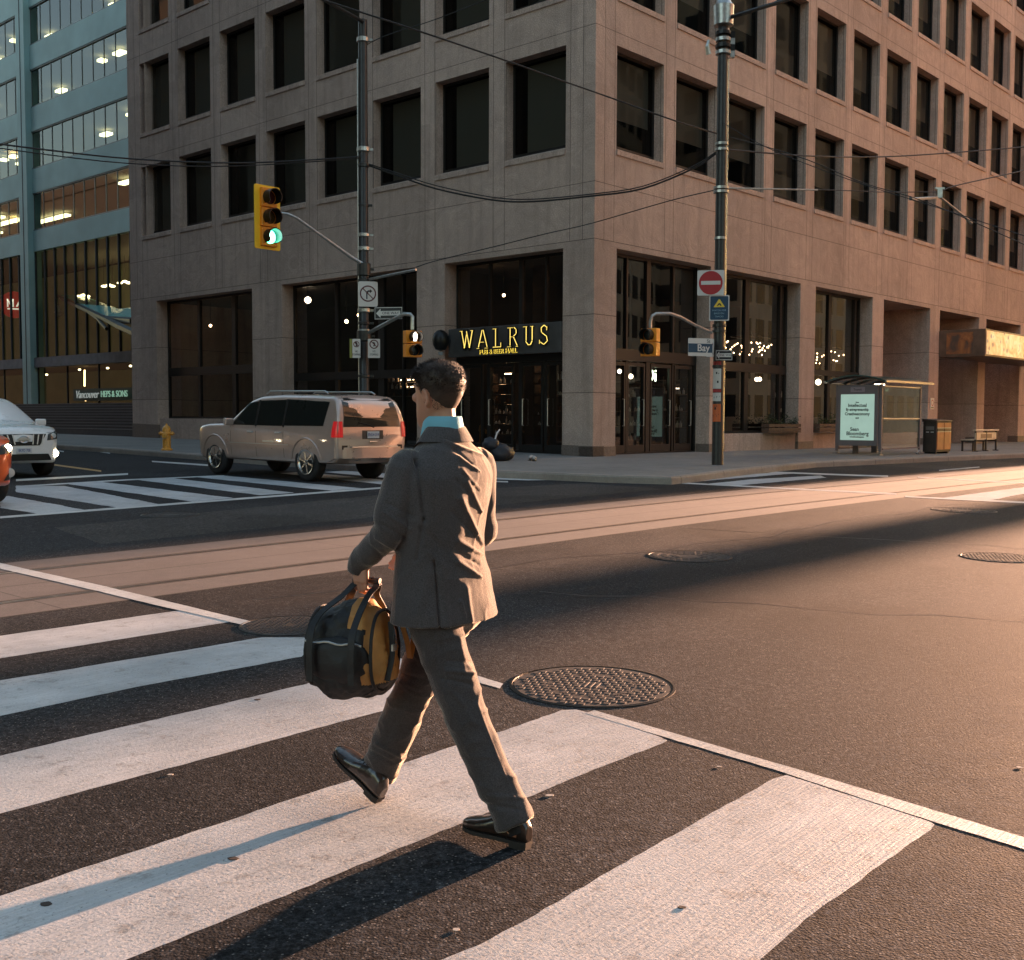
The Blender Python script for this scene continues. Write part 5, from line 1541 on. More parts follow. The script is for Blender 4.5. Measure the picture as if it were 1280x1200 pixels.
blob('sack_top', (-.28, .05, .42), (.22, .2, .18), M_SACK, e, 4, .3)
m = MB(); m.tube([(-.1, .1, .5), (.02, .12, .72), (.12, .12, .80)], .02, 6); m.build('strap', M_SIGNW, e)
for i, (du, dv, rz) in enumerate(((-2.95, -.28, .3), (-3.12, -.52, .7))):
    e = empty('shoe', W(du, dv, .15), ROT + rz); tag(e, ['pale worn shoe lying right of the dark bag', 'pale worn shoe lying nearest the road beside the dark bag'][i], 'shoe')
    blob('upper', (0, 0, .07), (.15, .06, .07), mat('shoe_pale', (.40, .36, .32), .6), e, 7 + i, .2, 2)
    m = MB(); m.prism(rrect(.31, .11, .05), (0, 0, 0), (1, 0, 0), (0, 1, 0), (0, 0, .02)); m.build('sole', M_BLACK, e)
# ---------------- vehicles ----------------
def lerp_tab(tab, x):
    if x <= tab[0][0]: return tab[0][1]
    for (a, b), (c, d) in zip(tab, tab[1:]):
        if x <= c:
            t = (x - a) / (c - a)
            return b + (d - b) * t
    return tab[-1][1]
def paint(name, col, metal=.4):
    m, g, b = newmat(name)
    b.inputs['Base Color'].default_value = (*col, 1); b.inputs['Metallic'].default_value = metal
    b.inputs['Roughness'].default_value = .32; b.inputs['Coat Weight'].default_value = 1; b.inputs['Coat Roughness'].default_value = .04
    n = g.noise(1.2, 6, rough=.7)
    g.l(g.mix(g.ramp(n, [(.45, 0), (.75, .35)]), col, tuple(q * .6 for q in col)), b.inputs['Base Color'])
    g.l(g.ramp(n, [(.3, .22), (.8, .5)]), b.inputs['Roughness'])
    return m
M_TAIL = mat('tail_lens', (.32, .012, .015), .2, emit=(.9, .03, .03), emit_str=.04)
M_LAMP = mat('headlamp_lens', (.5, .5, .5), .08, emit=(1, .75, .45), emit_str=.0)
M_LIT = mat('lamp_lit', (1, .9, .7), .2, emit=(1.0, .80, .52), emit_str=6)
M_PLATE = mat('plate_white', (.55, .55, .56), .5)
class Car:
    def __init__(s, top, bot, belt, Wb, Ww, Wr, zr, nose, tail, arches, R_=.11):
        s.top, s.bot, s.belt, s.Wb, s.Ww, s.Wr, s.zr = top, bot, belt, Wb, Ww, Wr, zr
        s.x0, s.x1 = top[0][0], top[-1][0]; s.nose, s.tail = nose, tail; s.arches = arches; s.R = R_
    def zt(s, x): return lerp_tab(s.top, x)
    def zb(s, x): return lerp_tab(s.bot, x)
    def hw(s, x, z):
        if z < s.belt: w = s.Wb + (s.Ww - s.Wb) * math.sin(max(0, min(1, (z - .25) / (s.belt - .25))) * math.pi * .62) / math.sin(math.pi * .62) if True else 0
        else: w = s.Ww + (s.Wr - s.Ww) * ((z - s.belt) / (s.zr - s.belt)) ** 1.15
        for (xe, r, amt) in ((s.x1, s.nose[0], s.nose[1]), (s.x0, s.tail[0], s.tail[1])):
            d = abs(xe - x)
            if d < r: w *= 1 - amt * (1 - math.sqrt(max(0, 1 - ((r - d) / r) ** 2)))
        zt, r = s.zt(x), s.R
        if z > zt - r: w -= r * (1 - math.sqrt(max(0, 1 - ((z - zt + r) / r) ** 2)))
        zb, r = s.zb(x), .06
        if z < zb + r: w -= r * (1 - math.sqrt(max(0, 1 - ((zb + r - z) / r) ** 2)))
        return max(w, .02)
    def inside(s, p):
        x, y, z = p
        return s.x0 <= x <= s.x1 and s.zb(x) <= z <= s.zt(x) and abs(y) <= s.hw(x, z)
    def wrap(s, p, d, off=.005, L=3.0):
        p, d = Vector(p), Vector(d).normalized()
        t, st = 0, .03
        while t < L and not s.inside(p + d * t): t += st
        lo, hi = max(0, t - st), t
        for _ in range(14):
            mid = (lo + hi) / 2
            if s.inside(p + d * mid): hi = mid
            else: lo = mid
        return p + d * (lo - off)
    def body(s, name, mt, parent):
        xs = []
        n = 84
        for i in range(n + 1):
            q = i / n; xs.append(s.x0 + (s.x1 - s.x0) * (.5 - .5 * math.cos(math.pi * q)) * .55 + (s.x1 - s.x0) * q * .45)
        vs, fs = [], []
        M_ = 20
        for x in xs:
            zb, zt = s.zb(x), s.zt(x)
            half = [(0, zb)] + [(s.hw(x, zb) * .6, zb)]
            for k in range(M_ + 1):
                q = k / M_
                z = zb + (zt - zb) * (.5 - .5 * math.cos(math.pi * q)) * .6 + (zt - zb) * q * .4
                half.append((s.hw(x, z), z))
            wt = s.hw(x, zt)
            cr = .035 if s.zt(x) > s.belt + .1 else .05
            half += [(wt * .66, zt + cr * .55), (wt * .33, zt + cr * .9), (0, zt + cr)]
            ring = [(x, y, z) for y, z in half] + [(x, -y, z) for y, z in reversed(half[1:-1])]
            vs += ring
        m_ = len(ring)
        for i in range(len(xs) - 1):
            for k in range(m_):
                fs.append((i * m_ + k, i * m_ + (k + 1) % m_, (i + 1) * m_ + (k + 1) % m_, (i + 1) * m_ + k))
        fs.append(tuple(range(m_))); b = (len(xs) - 1) * m_; fs.append(tuple(reversed(range(b, b + m_))))
        mb = MB(); mb.add(vs, fs)
        o = mb.build(name, mt, parent, smooth=True, angle=50)
        # wheel arches
        ct = MB()
        for (xa, r) in s.arches:
            ct.lathe([(r, -3), (r, 3)], 40, (xa, 0, r * .86), axis='y')
        c = ct.build('tmp', None)
        bo = o.modifiers.new('b', 'BOOLEAN'); bo.operation = 'DIFFERENCE'; bo.object = c; bo.solver = 'EXACT'
        dg = bpy.context.evaluated_depsgraph_get()
        me = bpy.data.meshes.new_from_object(o.evaluated_get(dg))
        o.modifiers.clear(); o.data = me
        me.polygons.foreach_set('use_smooth', [True] * len(me.polygons)); me.set_sharp_from_angle(angle=R(42))
        bpy.data.objects.remove(c)
        # wheel wells
        w = MB(); x0, x1 = s.x0 + .25, s.x1 - .25
        w.box(x0, x1, -s.Ww + .32, s.Ww - .32, s.zb(0) + .01, .78)
        w.build('underbody', M_BLACK, o)
        return o
    def panel(s, name, q, d, mt, parent, n=8, off=.006, thick=.0):
        """q: 4 corners (start points outside the body), pushed along d on to the skin"""
        q = [Vector(a) for a in q]
        vs, fs = [], []
        for i in range(n + 1):
            for j in range(n + 1):
                u, v = i / n, j / n
                p = q[0].lerp(q[1], u).lerp(q[3].lerp(q[2], u), v)
                vs.append(s.wrap(p, d, off))
        for i in range(n):
            for j in range(n):
                a = i * (n + 1) + j
                fs.append((a, a + 1, a + n + 2, a + n + 1))
        mb = MB(); mb.add(vs, fs)
        return mb.build(name, mt, parent, smooth=True, angle=80)
def side(pts, s):   # (x, z) corners on side s
    return [(x, s * 2.0, z) for x, z in pts]
def wheel(parent, x, y, r, sgn, spokes=6, rimr=.66, w=.24):
    m = MB(); m.lathe([(r * .62, -w * .42), (r * .80, -w * .5), (r * .94, -w * .48), (r, -w * .36), (r, w * .36), (r * .94, w * .48), (r * .80, w * .5), (r * .62, w * .42)], 32, (x, y, r), axis='y')
    t = m.build('wheel', M_RUB, parent, smooth=True, angle=50)
    yo = y + sgn * w * .36
    m = MB(); m.lathe([(.02, 0), (r * .60, -sgn * .05), (r * .62, sgn * .045), (r * rimr, sgn * .06), (r * rimr, sgn * .02), (r * .60, -sgn * .01)] if False else [(r * .58, sgn * .0), (r * rimr, sgn * .03), (r * rimr, sgn * .055), (r * .60, sgn * .045), (r * .55, sgn * .0)], 32, (x, yo, r), axis='y', cap=False)
    m.build('rim', M_CHROME, t, smooth=True)
    m = MB(); m.lathe([(.01, -sgn * .06), (r * .60, -sgn * .06), (r * .60, -sgn * .055), (.01, -sgn * .055)], 24, (x, yo, r), axis='y'); m.build('brake_disc', M_BLACK, t)
    m = MB()
    for k in range(spokes):
        a = 2 * math.pi * k / spokes + .3
        d = Vector((math.cos(a), 0, math.sin(a))); s_ = Vector((-math.sin(a), 0, math.cos(a)))
        m.obox(Vector((x, yo + sgn * .02, r)) + d * r * .34, d * r * .56, s_ * r * .10, Vector((0, .03, 0)))
    m.lathe([(.005, sgn * .05), (r * .14, sgn * .045), (r * .16, 0), (.01, 0)], 14, (x, yo, r), axis='y')
    m.build('spokes', M_CHROME, t)
    return t

HEAD_N = math.atan2(DL.y, DL.x)
# --- taupe sport-utility seen from behind ---
M_TAUPE = paint('taupe_paint', (.50, .37, .31), .45)
suv = Car(top=[(-2.66, .98), (-2.655, 1.10), (-2.63, 1.30), (-2.57, 1.50), (-2.49, 1.66), (-2.36, 1.745), (-1.6, 1.765), (-.6, 1.775), (.1, 1.745), (.42, 1.66), (.8, 1.40), (1.12, 1.18), (1.3, 1.15), (1.9, 1.13), (2.25, 1.09), (2.41, 1.0), (2.47, .82)],
          bot=[(-2.66, .50), (-2.5, .38), (-1.2, .36), (1.2, .36), (2.2, .34), (2.47, .42)], belt=1.06, Wb=.87, Ww=.935, Wr=.765, zr=1.80, nose=(.5, .20), tail=(.22, .07), arches=[(1.65, .475), (-1.65, .475)], R_=.075)
mid = Vector((-5.45, 23.7, 0)) + DR * .93
ve = empty('parked_car', (mid.x, mid.y, gz(mid.x, mid.y)), HEAD_N); ve.name = 'sport_utility_car'
tag(ve, 'taupe sport-utility car seen from its rear left corner, crossing at the far crosswalk', 'car')
ve.rotation_euler.y = -R(.55)
body = suv.body('body', M_TAUPE, ve)
for sx in (1.65, -1.65):
    for sy in (-1, 1): wheel(ve, sx, sy * .80, .395, sy, 6)
for s_ in (-1, 1):
    for q in ([(.98, 1.12), (.12, 1.12), (.12, 1.64), (.46, 1.60)], [(.05, 1.12), (-.86, 1.12), (-.86, 1.67), (.05, 1.65)]):
        dr = suv.panel('door_window', side(q, s_), (0, -s_, 0), M_CARG, ve)
    suv.panel('quarter_window', side([(-.93, 1.13), (-2.22, 1.14), (-2.30, 1.63), (-.93, 1.68)], s_), (0, -s_, 0), M_CARG, ve)
    # black surround between the panes
    suv.panel('pillar_trim', side([(.12, 1.10), (.05, 1.10), (.05, 1.66), (.12, 1.66)], s_), (0, -s_, 0), M_BLACK, ve, 4, .004)
    suv.panel('pillar_trim', side([(-.86, 1.10), (-.93, 1.10), (-.93, 1.68), (-.86, 1.68)], s_), (0, -s_, 0), M_BLACK, ve, 4, .004)
    for x in (1.02, .08, -.90):
        suv.panel('door_seam', side([(x + .006, .46), (x - .006, .46), (x - .006, 1.10), (x + .006, 1.10)], s_), (0, -s_, 0), M_BLACK, ve, 4, .002)
    for x in (.26, -.74):
        m = MB(); p = suv.wrap((x, s_ * 2, .98), (0, -s_, 0)); m.tube([p + Vector((-.09, 0, 0)), p + Vector((-.07, s_ * .035, 0)), p + Vector((.07, s_ * .035, 0)), p + Vector((.09, 0, 0))], .015, 6); m.build('handle', M_ALU, ve)
    suv.panel('side_moulding', side([(1.05, .66), (-1.10, .66), (-1.10, .73), (1.05, .73)], s_), (0, -s_, 0), M_TAUPE, ve, 8, .018)
    suv.panel('moulding_trim', side([(1.05, .725), (-1.10, .725), (-1.10, .74), (1.05, .74)], s_), (0, -s_, 0), M_ALU, ve, 8, .02)
    suv.panel('side_badge', side([(-.18, .77), (-.58, .77), (-.58, .81), (-.18, .81)], s_), (0, -s_, 0), M_ALU, ve, 3, .008)
    # fender flares
    m = MB(); 
    for xa in (1.65, -1.65):
        m = MB(); pts = []
        for k in range(15):
            a = R(-8 + 196 * k / 14); x, z = xa + .485 * math.cos(a), .40 + .485 * math.sin(a)
            if z > suv.zb(x) + .03: pts.append(suv.wrap((x, s_ * 2, z), (0, -s_, 0), .004))
        m.tube(pts, .022, 6); m.build('wheel_flare', M_TAUPE, ve, smooth=True)
    # mirrors
    p = suv.wrap((.92, s_ * 2, 1.14), (0, -s_, 0))
    m = MB(); m.obox(p + Vector((0, s_ * .13, .05)), (.10, 0, 0), (0, .22, 0), (0, 0, .15)); m.build('mirror', M_TAUPE, ve, bevel=.03)
    # tail lamps wrap the corner
    suv.panel('tail_lamp', side([(-2.50, .92), (-2.65, .92), (-2.63, 1.24), (-2.53, 1.24)], s_), (0, -s_, 0), M_TAIL, ve, 6, .012)
    suv.panel('tail_lamp', [(-3.2, s_ * .91, .92), (-3.2, s_ * .78, .92), (-3.2, s_ * .78, 1.24), (-3.2, s_ * .87, 1.24)], (1, 0, 0), M_TAIL, ve, 6, .012)
    m = MB(); m.tube([(-2.0, s_ * .62, 1.80), (-1.9, s_ * .62, 1.845), (.0, s_ * .61, 1.855), (.12, s_ * .61, 1.80)], .018, 6); m.build('roof_rail', M_ALU, ve, smooth=True)
    suv.panel('reverse_lens', [(-3.2, s_ * .80, .76), (-3.2, s_ * .66, .76), (-3.2, s_ * .66, .68), (-3.2, s_ * .80, .68)], (1, 0, 0), M_BLACK, ve, 4, .006)
suv.panel('rear_window', [(-3.4, .76, 1.13), (-3.4, -.76, 1.13), (-3.4, -.68, 1.67), (-3.4, .68, 1.67)], (1, 0, 0), M_CARG, ve, 10, .008)
suv.panel('windscreen', [(3, -.72, 1.20), (3, .72, 1.20), (3, .60, 1.68), (3, -.60, 1.68)], (-1, 0, 0), M_CARG, ve, 10, .006)
suv.panel('roof_trim', [(-3.4, .62, 1.67), (-3.4, -.62, 1.67), (-3.4, -.60, 1.715), (-3.4, .60, 1.715)], (1, 0, 0), M_BLACK, ve, 5, .03)
m = MB()
for z0, z1, x0, w in ((.50, .72, -2.74, .93),):
    n_ = 16; ring = []
    for k in range(n_ + 1):
        y = -w + 2 * w * k / n_; x = x0 + .16 * (abs(y) / w) ** 4
        ring.append((x, y))
    for k in range(n_):
        (xa, ya), (xb, yb) = ring[k], ring[k + 1]
        m.quad((xa, ya, z0), (xb, yb, z0), (xb, yb, z1), (xa, ya, z1)); m.quad((xa, ya, z1), (xb, yb, z1), (xb + .18, yb, z1 + .015), (xa + .18, ya, z1 + .015)); m.quad((xa, ya, z0), (xb, yb, z0), (xb + .2, yb, z0 - .08), (xa + .2, ya, z0 - .08))
m.build('rear_bumper', M_TAUPE, ve, smooth=True)
m = MB(); m.box(-2.742, -2.70, -.62, .62, .715, .74); m.build('bumper_trim', M_ALU, ve)
suv.panel('plate_recess', [(-3.2, .28, .88), (-3.2, -.28, .88), (-3.2, -.28, 1.06), (-3.2, .28, 1.06)], (1, 0, 0), mat('taupe_shadow_plastic', (.07, .05, .04), .6), ve, 3, .004)
m = MB(); m.box(-2.685, -2.675, -.155, .155, .90, 1.04); pl = m.build('licence_plate', M_PLATE, ve)
o = strokes_mesh('BVLN 314', .095, .001, 'lettering', mat('plate_blue', (.03, .05, .2), .5), pl); o.location = (-2.688, 0, .97); o.rotation_euler = (R(90), 0, R(-90)); o.scale.x = .72
m = MB(); m.tube([(-2.70, 0, 1.12), (-2.69, .10, 1.16), (-2.64, .36, 1.22)], .012, 6); m.build('rear_wiper', M_BLACK, ve)
m = MB(); m.box(-2.695, -2.665, -.10, .10, .82, .845); m.build('gate_handle', M_ALU, ve)
m = MB(); m.tube([(-2.70, -.55, .36), (-2.3, -.55, .38)], .035, 8); m.build('exhaust', M_STEEL, ve)
for s_ in (-1, 1): suv.panel('headlamp', [(3, s_ * .52, .84), (3, s_ * .80, .86), (3, s_ * .78, 1.0), (3, s_ * .52, .98)], (-1, 0, 0), M_LAMP, ve, 5, .008)
suv.panel('grille', [(3, -.45, .76), (3, .45, .76), (3, .45, .98), (3, -.45, .98)], (-1, 0, 0), M_BLACK, ve, 5, .008)
for s_ in (-1, 1):
    m = MB(); m.box(.3, .62, s_ * .38 - .22, s_ * .38 + .22, .75, 1.32); m.box(.33, .5, s_ * .38 - .12, s_ * .38 + .12, 1.36, 1.58); m.build('front_seat', M_BLACK, ve)

# --- white crossover facing the camera at the left edge ---
def front_car(name, label, paintm, u_left, v_wheel, dims, kind):
    L, Wd, Hh = dims
    c = Car(top=[(-2.3, .95), (-2.25, 1.15), (-2.0, Hh - .22), (-1.6, Hh - .05), (-.4, Hh), (.05, Hh - .06), (.30, Hh - .16), (1.02, 1.17), (1.25, 1.13), (1.9, 1.07), (2.18, 1.01), (2.30, .92), (2.34, .72)],
            bot=[(-2.3, .45), (-2, .34), (1.9, .30), (2.2, .30), (2.34, .36)], belt=1.0, Wb=Wd / 2 - .06, Ww=Wd / 2, Wr=Wd / 2 - .24, zr=Hh, nose=(.85, .42), tail=(.5, .15), arches=[(1.42, .44), (-1.42, .44)], R_=.13)
    P = W(u_left - Wd / 2 + .1, v_wheel + 1.42)
    e = empty(name, P, HEAD_N + math.pi); tag(e, label, 'car')
    c.body('body', paintm, e)
    for sx in (1.42, -1.42):
        for sy in (-1, 1): wheel(e, sx, sy * (Wd / 2 - .13), .355, sy, 5)
    c.panel('windscreen', [(3, -.70, 1.20), (3, .70, 1.20), (3, .56, Hh - .12), (3, -.56, Hh - .12)], (-1, 0, 0), M_CARG, e, 12, .006)
    for s_ in (-1, 1):
        c.panel('door_window', side([(.86, 1.08), (-.1, 1.08), (-.1, Hh - .13), (.20, Hh - .18)], s_), (0, -s_, 0), M_CARG, e)
        c.panel('door_window', side([(-.18, 1.08), (-1.2, 1.10), (-1.2, Hh - .14), (-.18, Hh - .13)], s_), (0, -s_, 0), M_CARG, e)
        p = c.wrap((.82, s_ * 2, 1.10), (0, -s_, 0))
        m = MB(); m.obox(p + Vector((.02, s_ * .13, .06)), (.09, 0, 0), (0, .24, 0), (0, 0, .15)); m.build('mirror', paintm, e, bevel=.035)
        hl = c.panel('headlamp', [(3, s_ * .50, .78), (3, s_ * .84, .82), (3, s_ * .82, 1.0), (3, s_ * .54, .92)], (-1, 0, 0), mat('headlamp_dark', (.06, .07, .07), .08), e, 8, .01)
        p = c.wrap((3, s_ * .66, .88), (-1, 0, 0))
        m = MB(); m.lathe([(.005, .02), (.055, .015), (.06, 0), (.01, 0)], 14, (p.x, p.y, p.z), axis='x'); m.build('headlamp_bulb', M_LIT if kind == 'taxi' else M_LAMP, hl)
        p = c.wrap((3, s_ * .70, .50), (-1, 0, 0))
        m = MB(); m.lathe([(.005, .03), (.07, .02), (.075, 0), (.01, 0)], 14, (p.x, p.y, p.z), axis='x'); m.build('fog_lamp', M_LIT if kind != 'taxi' else M_LAMP, e)
    if kind == 'taxi':
        for s_ in (-1, 1): c.panel('side_intake', [(3, s_ * .56, .38), (3, s_ * .80, .40), (3, s_ * .76, .56), (3, s_ * .62, .46)], (-1, 0, 0), M_BLACK, e, 5, .008)
        c.panel('grille', [(3, -.46, .68), (3, .46, .68), (3, .40, .78), (3, -.40, .78)], (-1, 0, 0), M_BLACK, e, 8, .008)
        c.panel('lower_grille', [(3, -.46, .36), (3, .46, .36), (3, .50, .52), (3, -.50, .52)], (-1, 0, 0), M_BLACK, e, 8, .008)
    else:
        c.panel('grille', [(3, -.34, .68), (3, .34, .68), (3, .50, .92), (3, -.50, .92)], (-1, 0, 0), M_BLACK, e, 8, .008)
        c.panel('grille_bar', [(3, -.78, .935), (3, .78, .935), (3, .78, .955), (3, -.78, .955)], (-1, 0, 0), M_ALU, e, 10, .012)
        for i in range(9):
            y = -.44 + .11 * i
            if abs(y) < .12: continue
            c.panel('grille_tooth', [(3, y * .85 - .012, .70), (3, y * .85 + .012, .70), (3, y + .014, .91), (3, y - .014, .91)], (-1, 0, 0), M_ALU, e, 3, .02)
        p = c.wrap((3, 0, .81), (-1, 0, 0)) + Vector((.03, 0, 0))
        m = MB(); m.tube([(p.x, p.y + .095 * math.cos(a), p.z + .07 * math.sin(a)) for a in [2 * math.pi * k / 20 for k in range(21)]], .014, 6); m.box(p.x - .01, p.x + .015, -.13, .13, p.z - .016, p.z + .016); m.build('emblem', M_ALU, e)
        c.panel('lower_grille', [(3, -.60, .36), (3, .60, .36), (3, .52, .50), (3, -.52, .50)], (-1, 0, 0), M_BLACK, e, 8, .008)
    p = c.wrap((3, 0, .57), (-1, 0, 0))
    m = MB(); m.box(p.x + .012, p.x + .025, -.16, .16, .52, .63); pl = m.build('licence_plate', M_PLATE, e)
    o = strokes_mesh('BKFD 708' if kind != 'taxi' else 'BPNV 362', .085, .001, 'lettering', MATS['plate_blue'], pl); o.location = (p.x + .027, 0, .575); o.rotation_euler = (R(90), 0, R(90)); o.scale.x = .7
    m = MB(); m.box(.1, .4, -.6, -.15, .7, 1.35); m.box(.1, .4, .15, .6, .7, 1.35); m.build('front_seat', M_BLACK, e)
    return e
front_car('crossover_car', 'white crossover car facing the viewer at the left edge with one fog lamp lit', paint('white_paint', (.75, .73, .70), .0), -13.5, 4.8, (4.7, 1.90, 1.74), 'white')
front_car('taxi_cab', 'orange taxi cut off by the left edge of the picture, headlamp lit', paint('orange_paint', (.62, .09, .015), .1), -17.15, -1.35, (4.7, 1.82, 1.5), 'taxi')
# ---------------- the walking man ----------------
PC = Vector((-.256, 4.07, 0))
SDIR = Vector((.67, .742, 0)).normalized()     # his right
FDIR = Vector((-SDIR.y, SDIR.x, 0))            # where he walks
GM = gz(-.25, 4.05)
PO = Vector((PC.x, PC.y, GM))                  # origin of the figure
UPV = Vector((0, 0, 1))
def P_(f, s, z): return PC + FDIR * f + SDIR * s + UPV * z
def ring_loft(m, rings, n=28, expo=2.0):
    """rings: (centre, axisA, axisB, a, b0, b1): half width a along A, b1 forward / b0 back along B"""
    vs, fs = [], []
    for (c, A, B, a, b0, b1) in rings:
        for k in range(n):
            q = 2 * math.pi * k / n
            cx, sx = math.cos(q), math.sin(q)
            ca = math.copysign(abs(cx) ** (2 / expo), cx); sb = math.copysign(abs(sx) ** (2 / expo), sx)
            vs.append(Vector(c) + A * (a * ca) + B * ((b1 if sb > 0 else b0) * sb))
    for i in range(len(rings) - 1):
        for k in range(n):
            fs.append((i * n + k, i * n + (k + 1) % n, (i + 1) * n + (k + 1) % n, (i + 1) * n + k))
    fs.append(tuple(reversed(range(n)))); b = (len(rings) - 1) * n; fs.append(tuple(range(b, b + n)))
    m.add(vs, fs)
def limb(m, pts, n=18, sub=5):
    """pts: (point, radius or (ra, rb), optional side axis); smooth tube through them"""
    P = [Vector(p[0]) for p in pts]; Rr = [p[1] if isinstance(p[1], tuple) else (p[1], p[1]) for p in pts]
    Q, RR = [], []
    for i in range(len(P) - 1):
        p0, p1, p2, p3 = P[max(i - 1, 0)], P[i], P[i + 1], P[min(i + 2, len(P) - 1)]
        for k in range(sub):
            t = k / sub
            Q.append(.5 * ((2 * p1) + (p2 - p0) * t + (2 * p0 - 5 * p1 + 4 * p2 - p3) * t * t + (3 * p1 - p0 - 3 * p2 + p3) * t ** 3))
            t2 = t * t * (3 - 2 * t)
            RR.append((Rr[i][0] + (Rr[i + 1][0] - Rr[i][0]) * t2, Rr[i][1] + (Rr[i + 1][1] - Rr[i][1]) * t2))
    Q.append(P[-1]); RR.append(Rr[-1])
    rings = []
    for i, q in enumerate(Q):
        t = (Q[min(i + 1, len(Q) - 1)] - Q[max(i - 1, 0)]).normalized()
        A = (SDIR - t * SDIR.dot(t)).normalized()
        B = t.cross(A)
        rings.append((q, A, B, RR[i][0], RR[i][1], RR[i][1]))
    # rounded ends
    ring_loft(m, rings, n)
def ball(m, c, r, A=None, B=None, C_=None, sc=(1, 1, 1)):
    A = A or Vector((1, 0, 0)); B = B or Vector((0, 1, 0)); C_ = C_ or UPV
    vs, fs = [], []
    nu, nv_ = 16, 10
    for j in range(1, nv_):
        th = math.pi * j / nv_
        for k in range(nu):
            q = 2 * math.pi * k / nu
            vs.append(Vector(c) + (A * (math.cos(q) * math.sin(th) * sc[0]) + B * (math.sin(q) * math.sin(th) * sc[1]) + C_ * (math.cos(th) * sc[2])) * r)
    vs.append(Vector(c) + C_ * r * sc[2]); vs.append(Vector(c) - C_ * r * sc[2])
    for j in range(nv_ - 2):
        for k in range(nu): fs.append((j * nu + k, j * nu + (k + 1) % nu, (j + 1) * nu + (k + 1) % nu, (j + 1) * nu + k))
    T, Bm = len(vs) - 2, len(vs) - 1
    for k in range(nu):
        fs.append((T, (k + 1) % nu, k)); fs.append((Bm, (nv_ - 2) * nu + k, (nv_ - 2) * nu + (k + 1) % nu))
    m.add(vs, fs)
def fuse(name, m, voxel, mt, parent, smooth_it=3, deform=None, post=1):
    m2 = MB(); m2.v = [tuple(Vector(p) - PO) for p in m.v]; m2.f = m.f
    o = m2.build(name, None, None)
    r = o.modifiers.new('r', 'REMESH'); r.mode = 'VOXEL'; r.voxel_size = voxel
    s = o.modifiers.new('s', 'SMOOTH'); s.factor = .5; s.iterations = smooth_it
    dg = bpy.context.evaluated_depsgraph_get()
    me = bpy.data.meshes.new_from_object(o.evaluated_get(dg))
    o.modifiers.clear(); o.data = me; me.name = name
    if deform:
        nrm = [v.normal.copy() for v in me.vertices]
        for v, n in zip(me.vertices, nrm):
            v.co = deform(v.co + PO, n) - PO
        if post:
            s = o.modifiers.new('s', 'SMOOTH'); s.factor = .4; s.iterations = post
            dg = bpy.context.evaluated_depsgraph_get()
            me = bpy.data.meshes.new_from_object(o.evaluated_get(dg)); o.modifiers.clear(); o.data = me; me.name = name
    me.polygons.foreach_set('use_smooth', [True] * len(me.polygons))
    me.materials.clear(); me.materials.append(mt)
    o.parent = parent
    return o

def skin_mat():
    m, g, b = newmat('skin')
    n = g.noise(9, 5); f = g.noise(160, 2)
    g.l(g.ramp(n, [(.3, (.40, .19, .12)), (.7, (.52, .27, .18))]), b.inputs['Base Color'])
    b.inputs['Roughness'].default_value = .5
    b.inputs['Subsurface Weight'].default_value = .15; b.inputs['Subsurface Scale'].default_value = .008
    b.inputs['Subsurface Radius'].default_value = (1, .3, .15)
    g.l(g.bump(f, .15, .001), b.inputs['Normal'])
    return m
def wool(name, col, scale=900):
    m, g, b = newmat(name)
    big = g.noise(4, 5, rough=.6)
    w1 = g.n('ShaderNodeTexWave'); w1.inputs['Scale'].default_value = scale * .35; w1.bands_direction = 'Z'
    w2 = g.n('ShaderNodeTexWave'); w2.inputs['Scale'].default_value = scale * .35; w2.bands_direction = 'X'
    g.l(g.tc.outputs['Object'], w1.inputs['Vector']); g.l(g.tc.outputs['Object'], w2.inputs['Vector'])
    wv = g.math('ADD', w1.outputs[1], w2.outputs[1])
    fl = g.noise(260, 3, rough=.7)
    c = g.ramp(big, [(.3, tuple(q * .8 for q in col)), (.7, tuple(q * 1.12 for q in col))])
    c = g.mix(1.0, c, g.ramp(fl, [(.3, .58), (.7, 1.45)]), 'MULTIPLY')
    g.l(c, b.inputs['Base Color'])
    b.inputs['Roughness'].default_value = .88; b.inputs['Specular IOR Level'].default_value = .2
    b.inputs['Sheen Weight'].default_value = 1.0; b.inputs['Sheen Roughness'].default_value = .28; b.inputs['Sheen Tint'].default_value = (1, .9, .75, 1)
    bn = g.bump(wv, .25, .001); bn = g.bump(g.noise(28, 5, rough=.6), .35, .006, bn); bn = g.bump(fl, .3, .002, bn)
    g.l(bn, b.inputs['Normal'])
    return m
M_SKIN = skin_mat()
M_WOOL = wool('suit_wool', (.072, .067, .069))
M_WOOLT = wool('trouser_wool', (.064, .058, .059))
M_SHIRT = mat('shirt_cotton', (.16, .42, .52), .75, bump=.2, bump_scale=60)
M_SHOE = mat('shoe_leather', (.020, .013, .010), .28, coat=.5, noise_scale=14, noise_amt=.3, bump=.15, bump_scale=40)
M_SOLE = mat('shoe_sole', (.02, .016, .014), .7)
M_HAIR = mat('hair_dark', (.032, .018, .011), .60, noise_scale=60, noise_amt=.3)

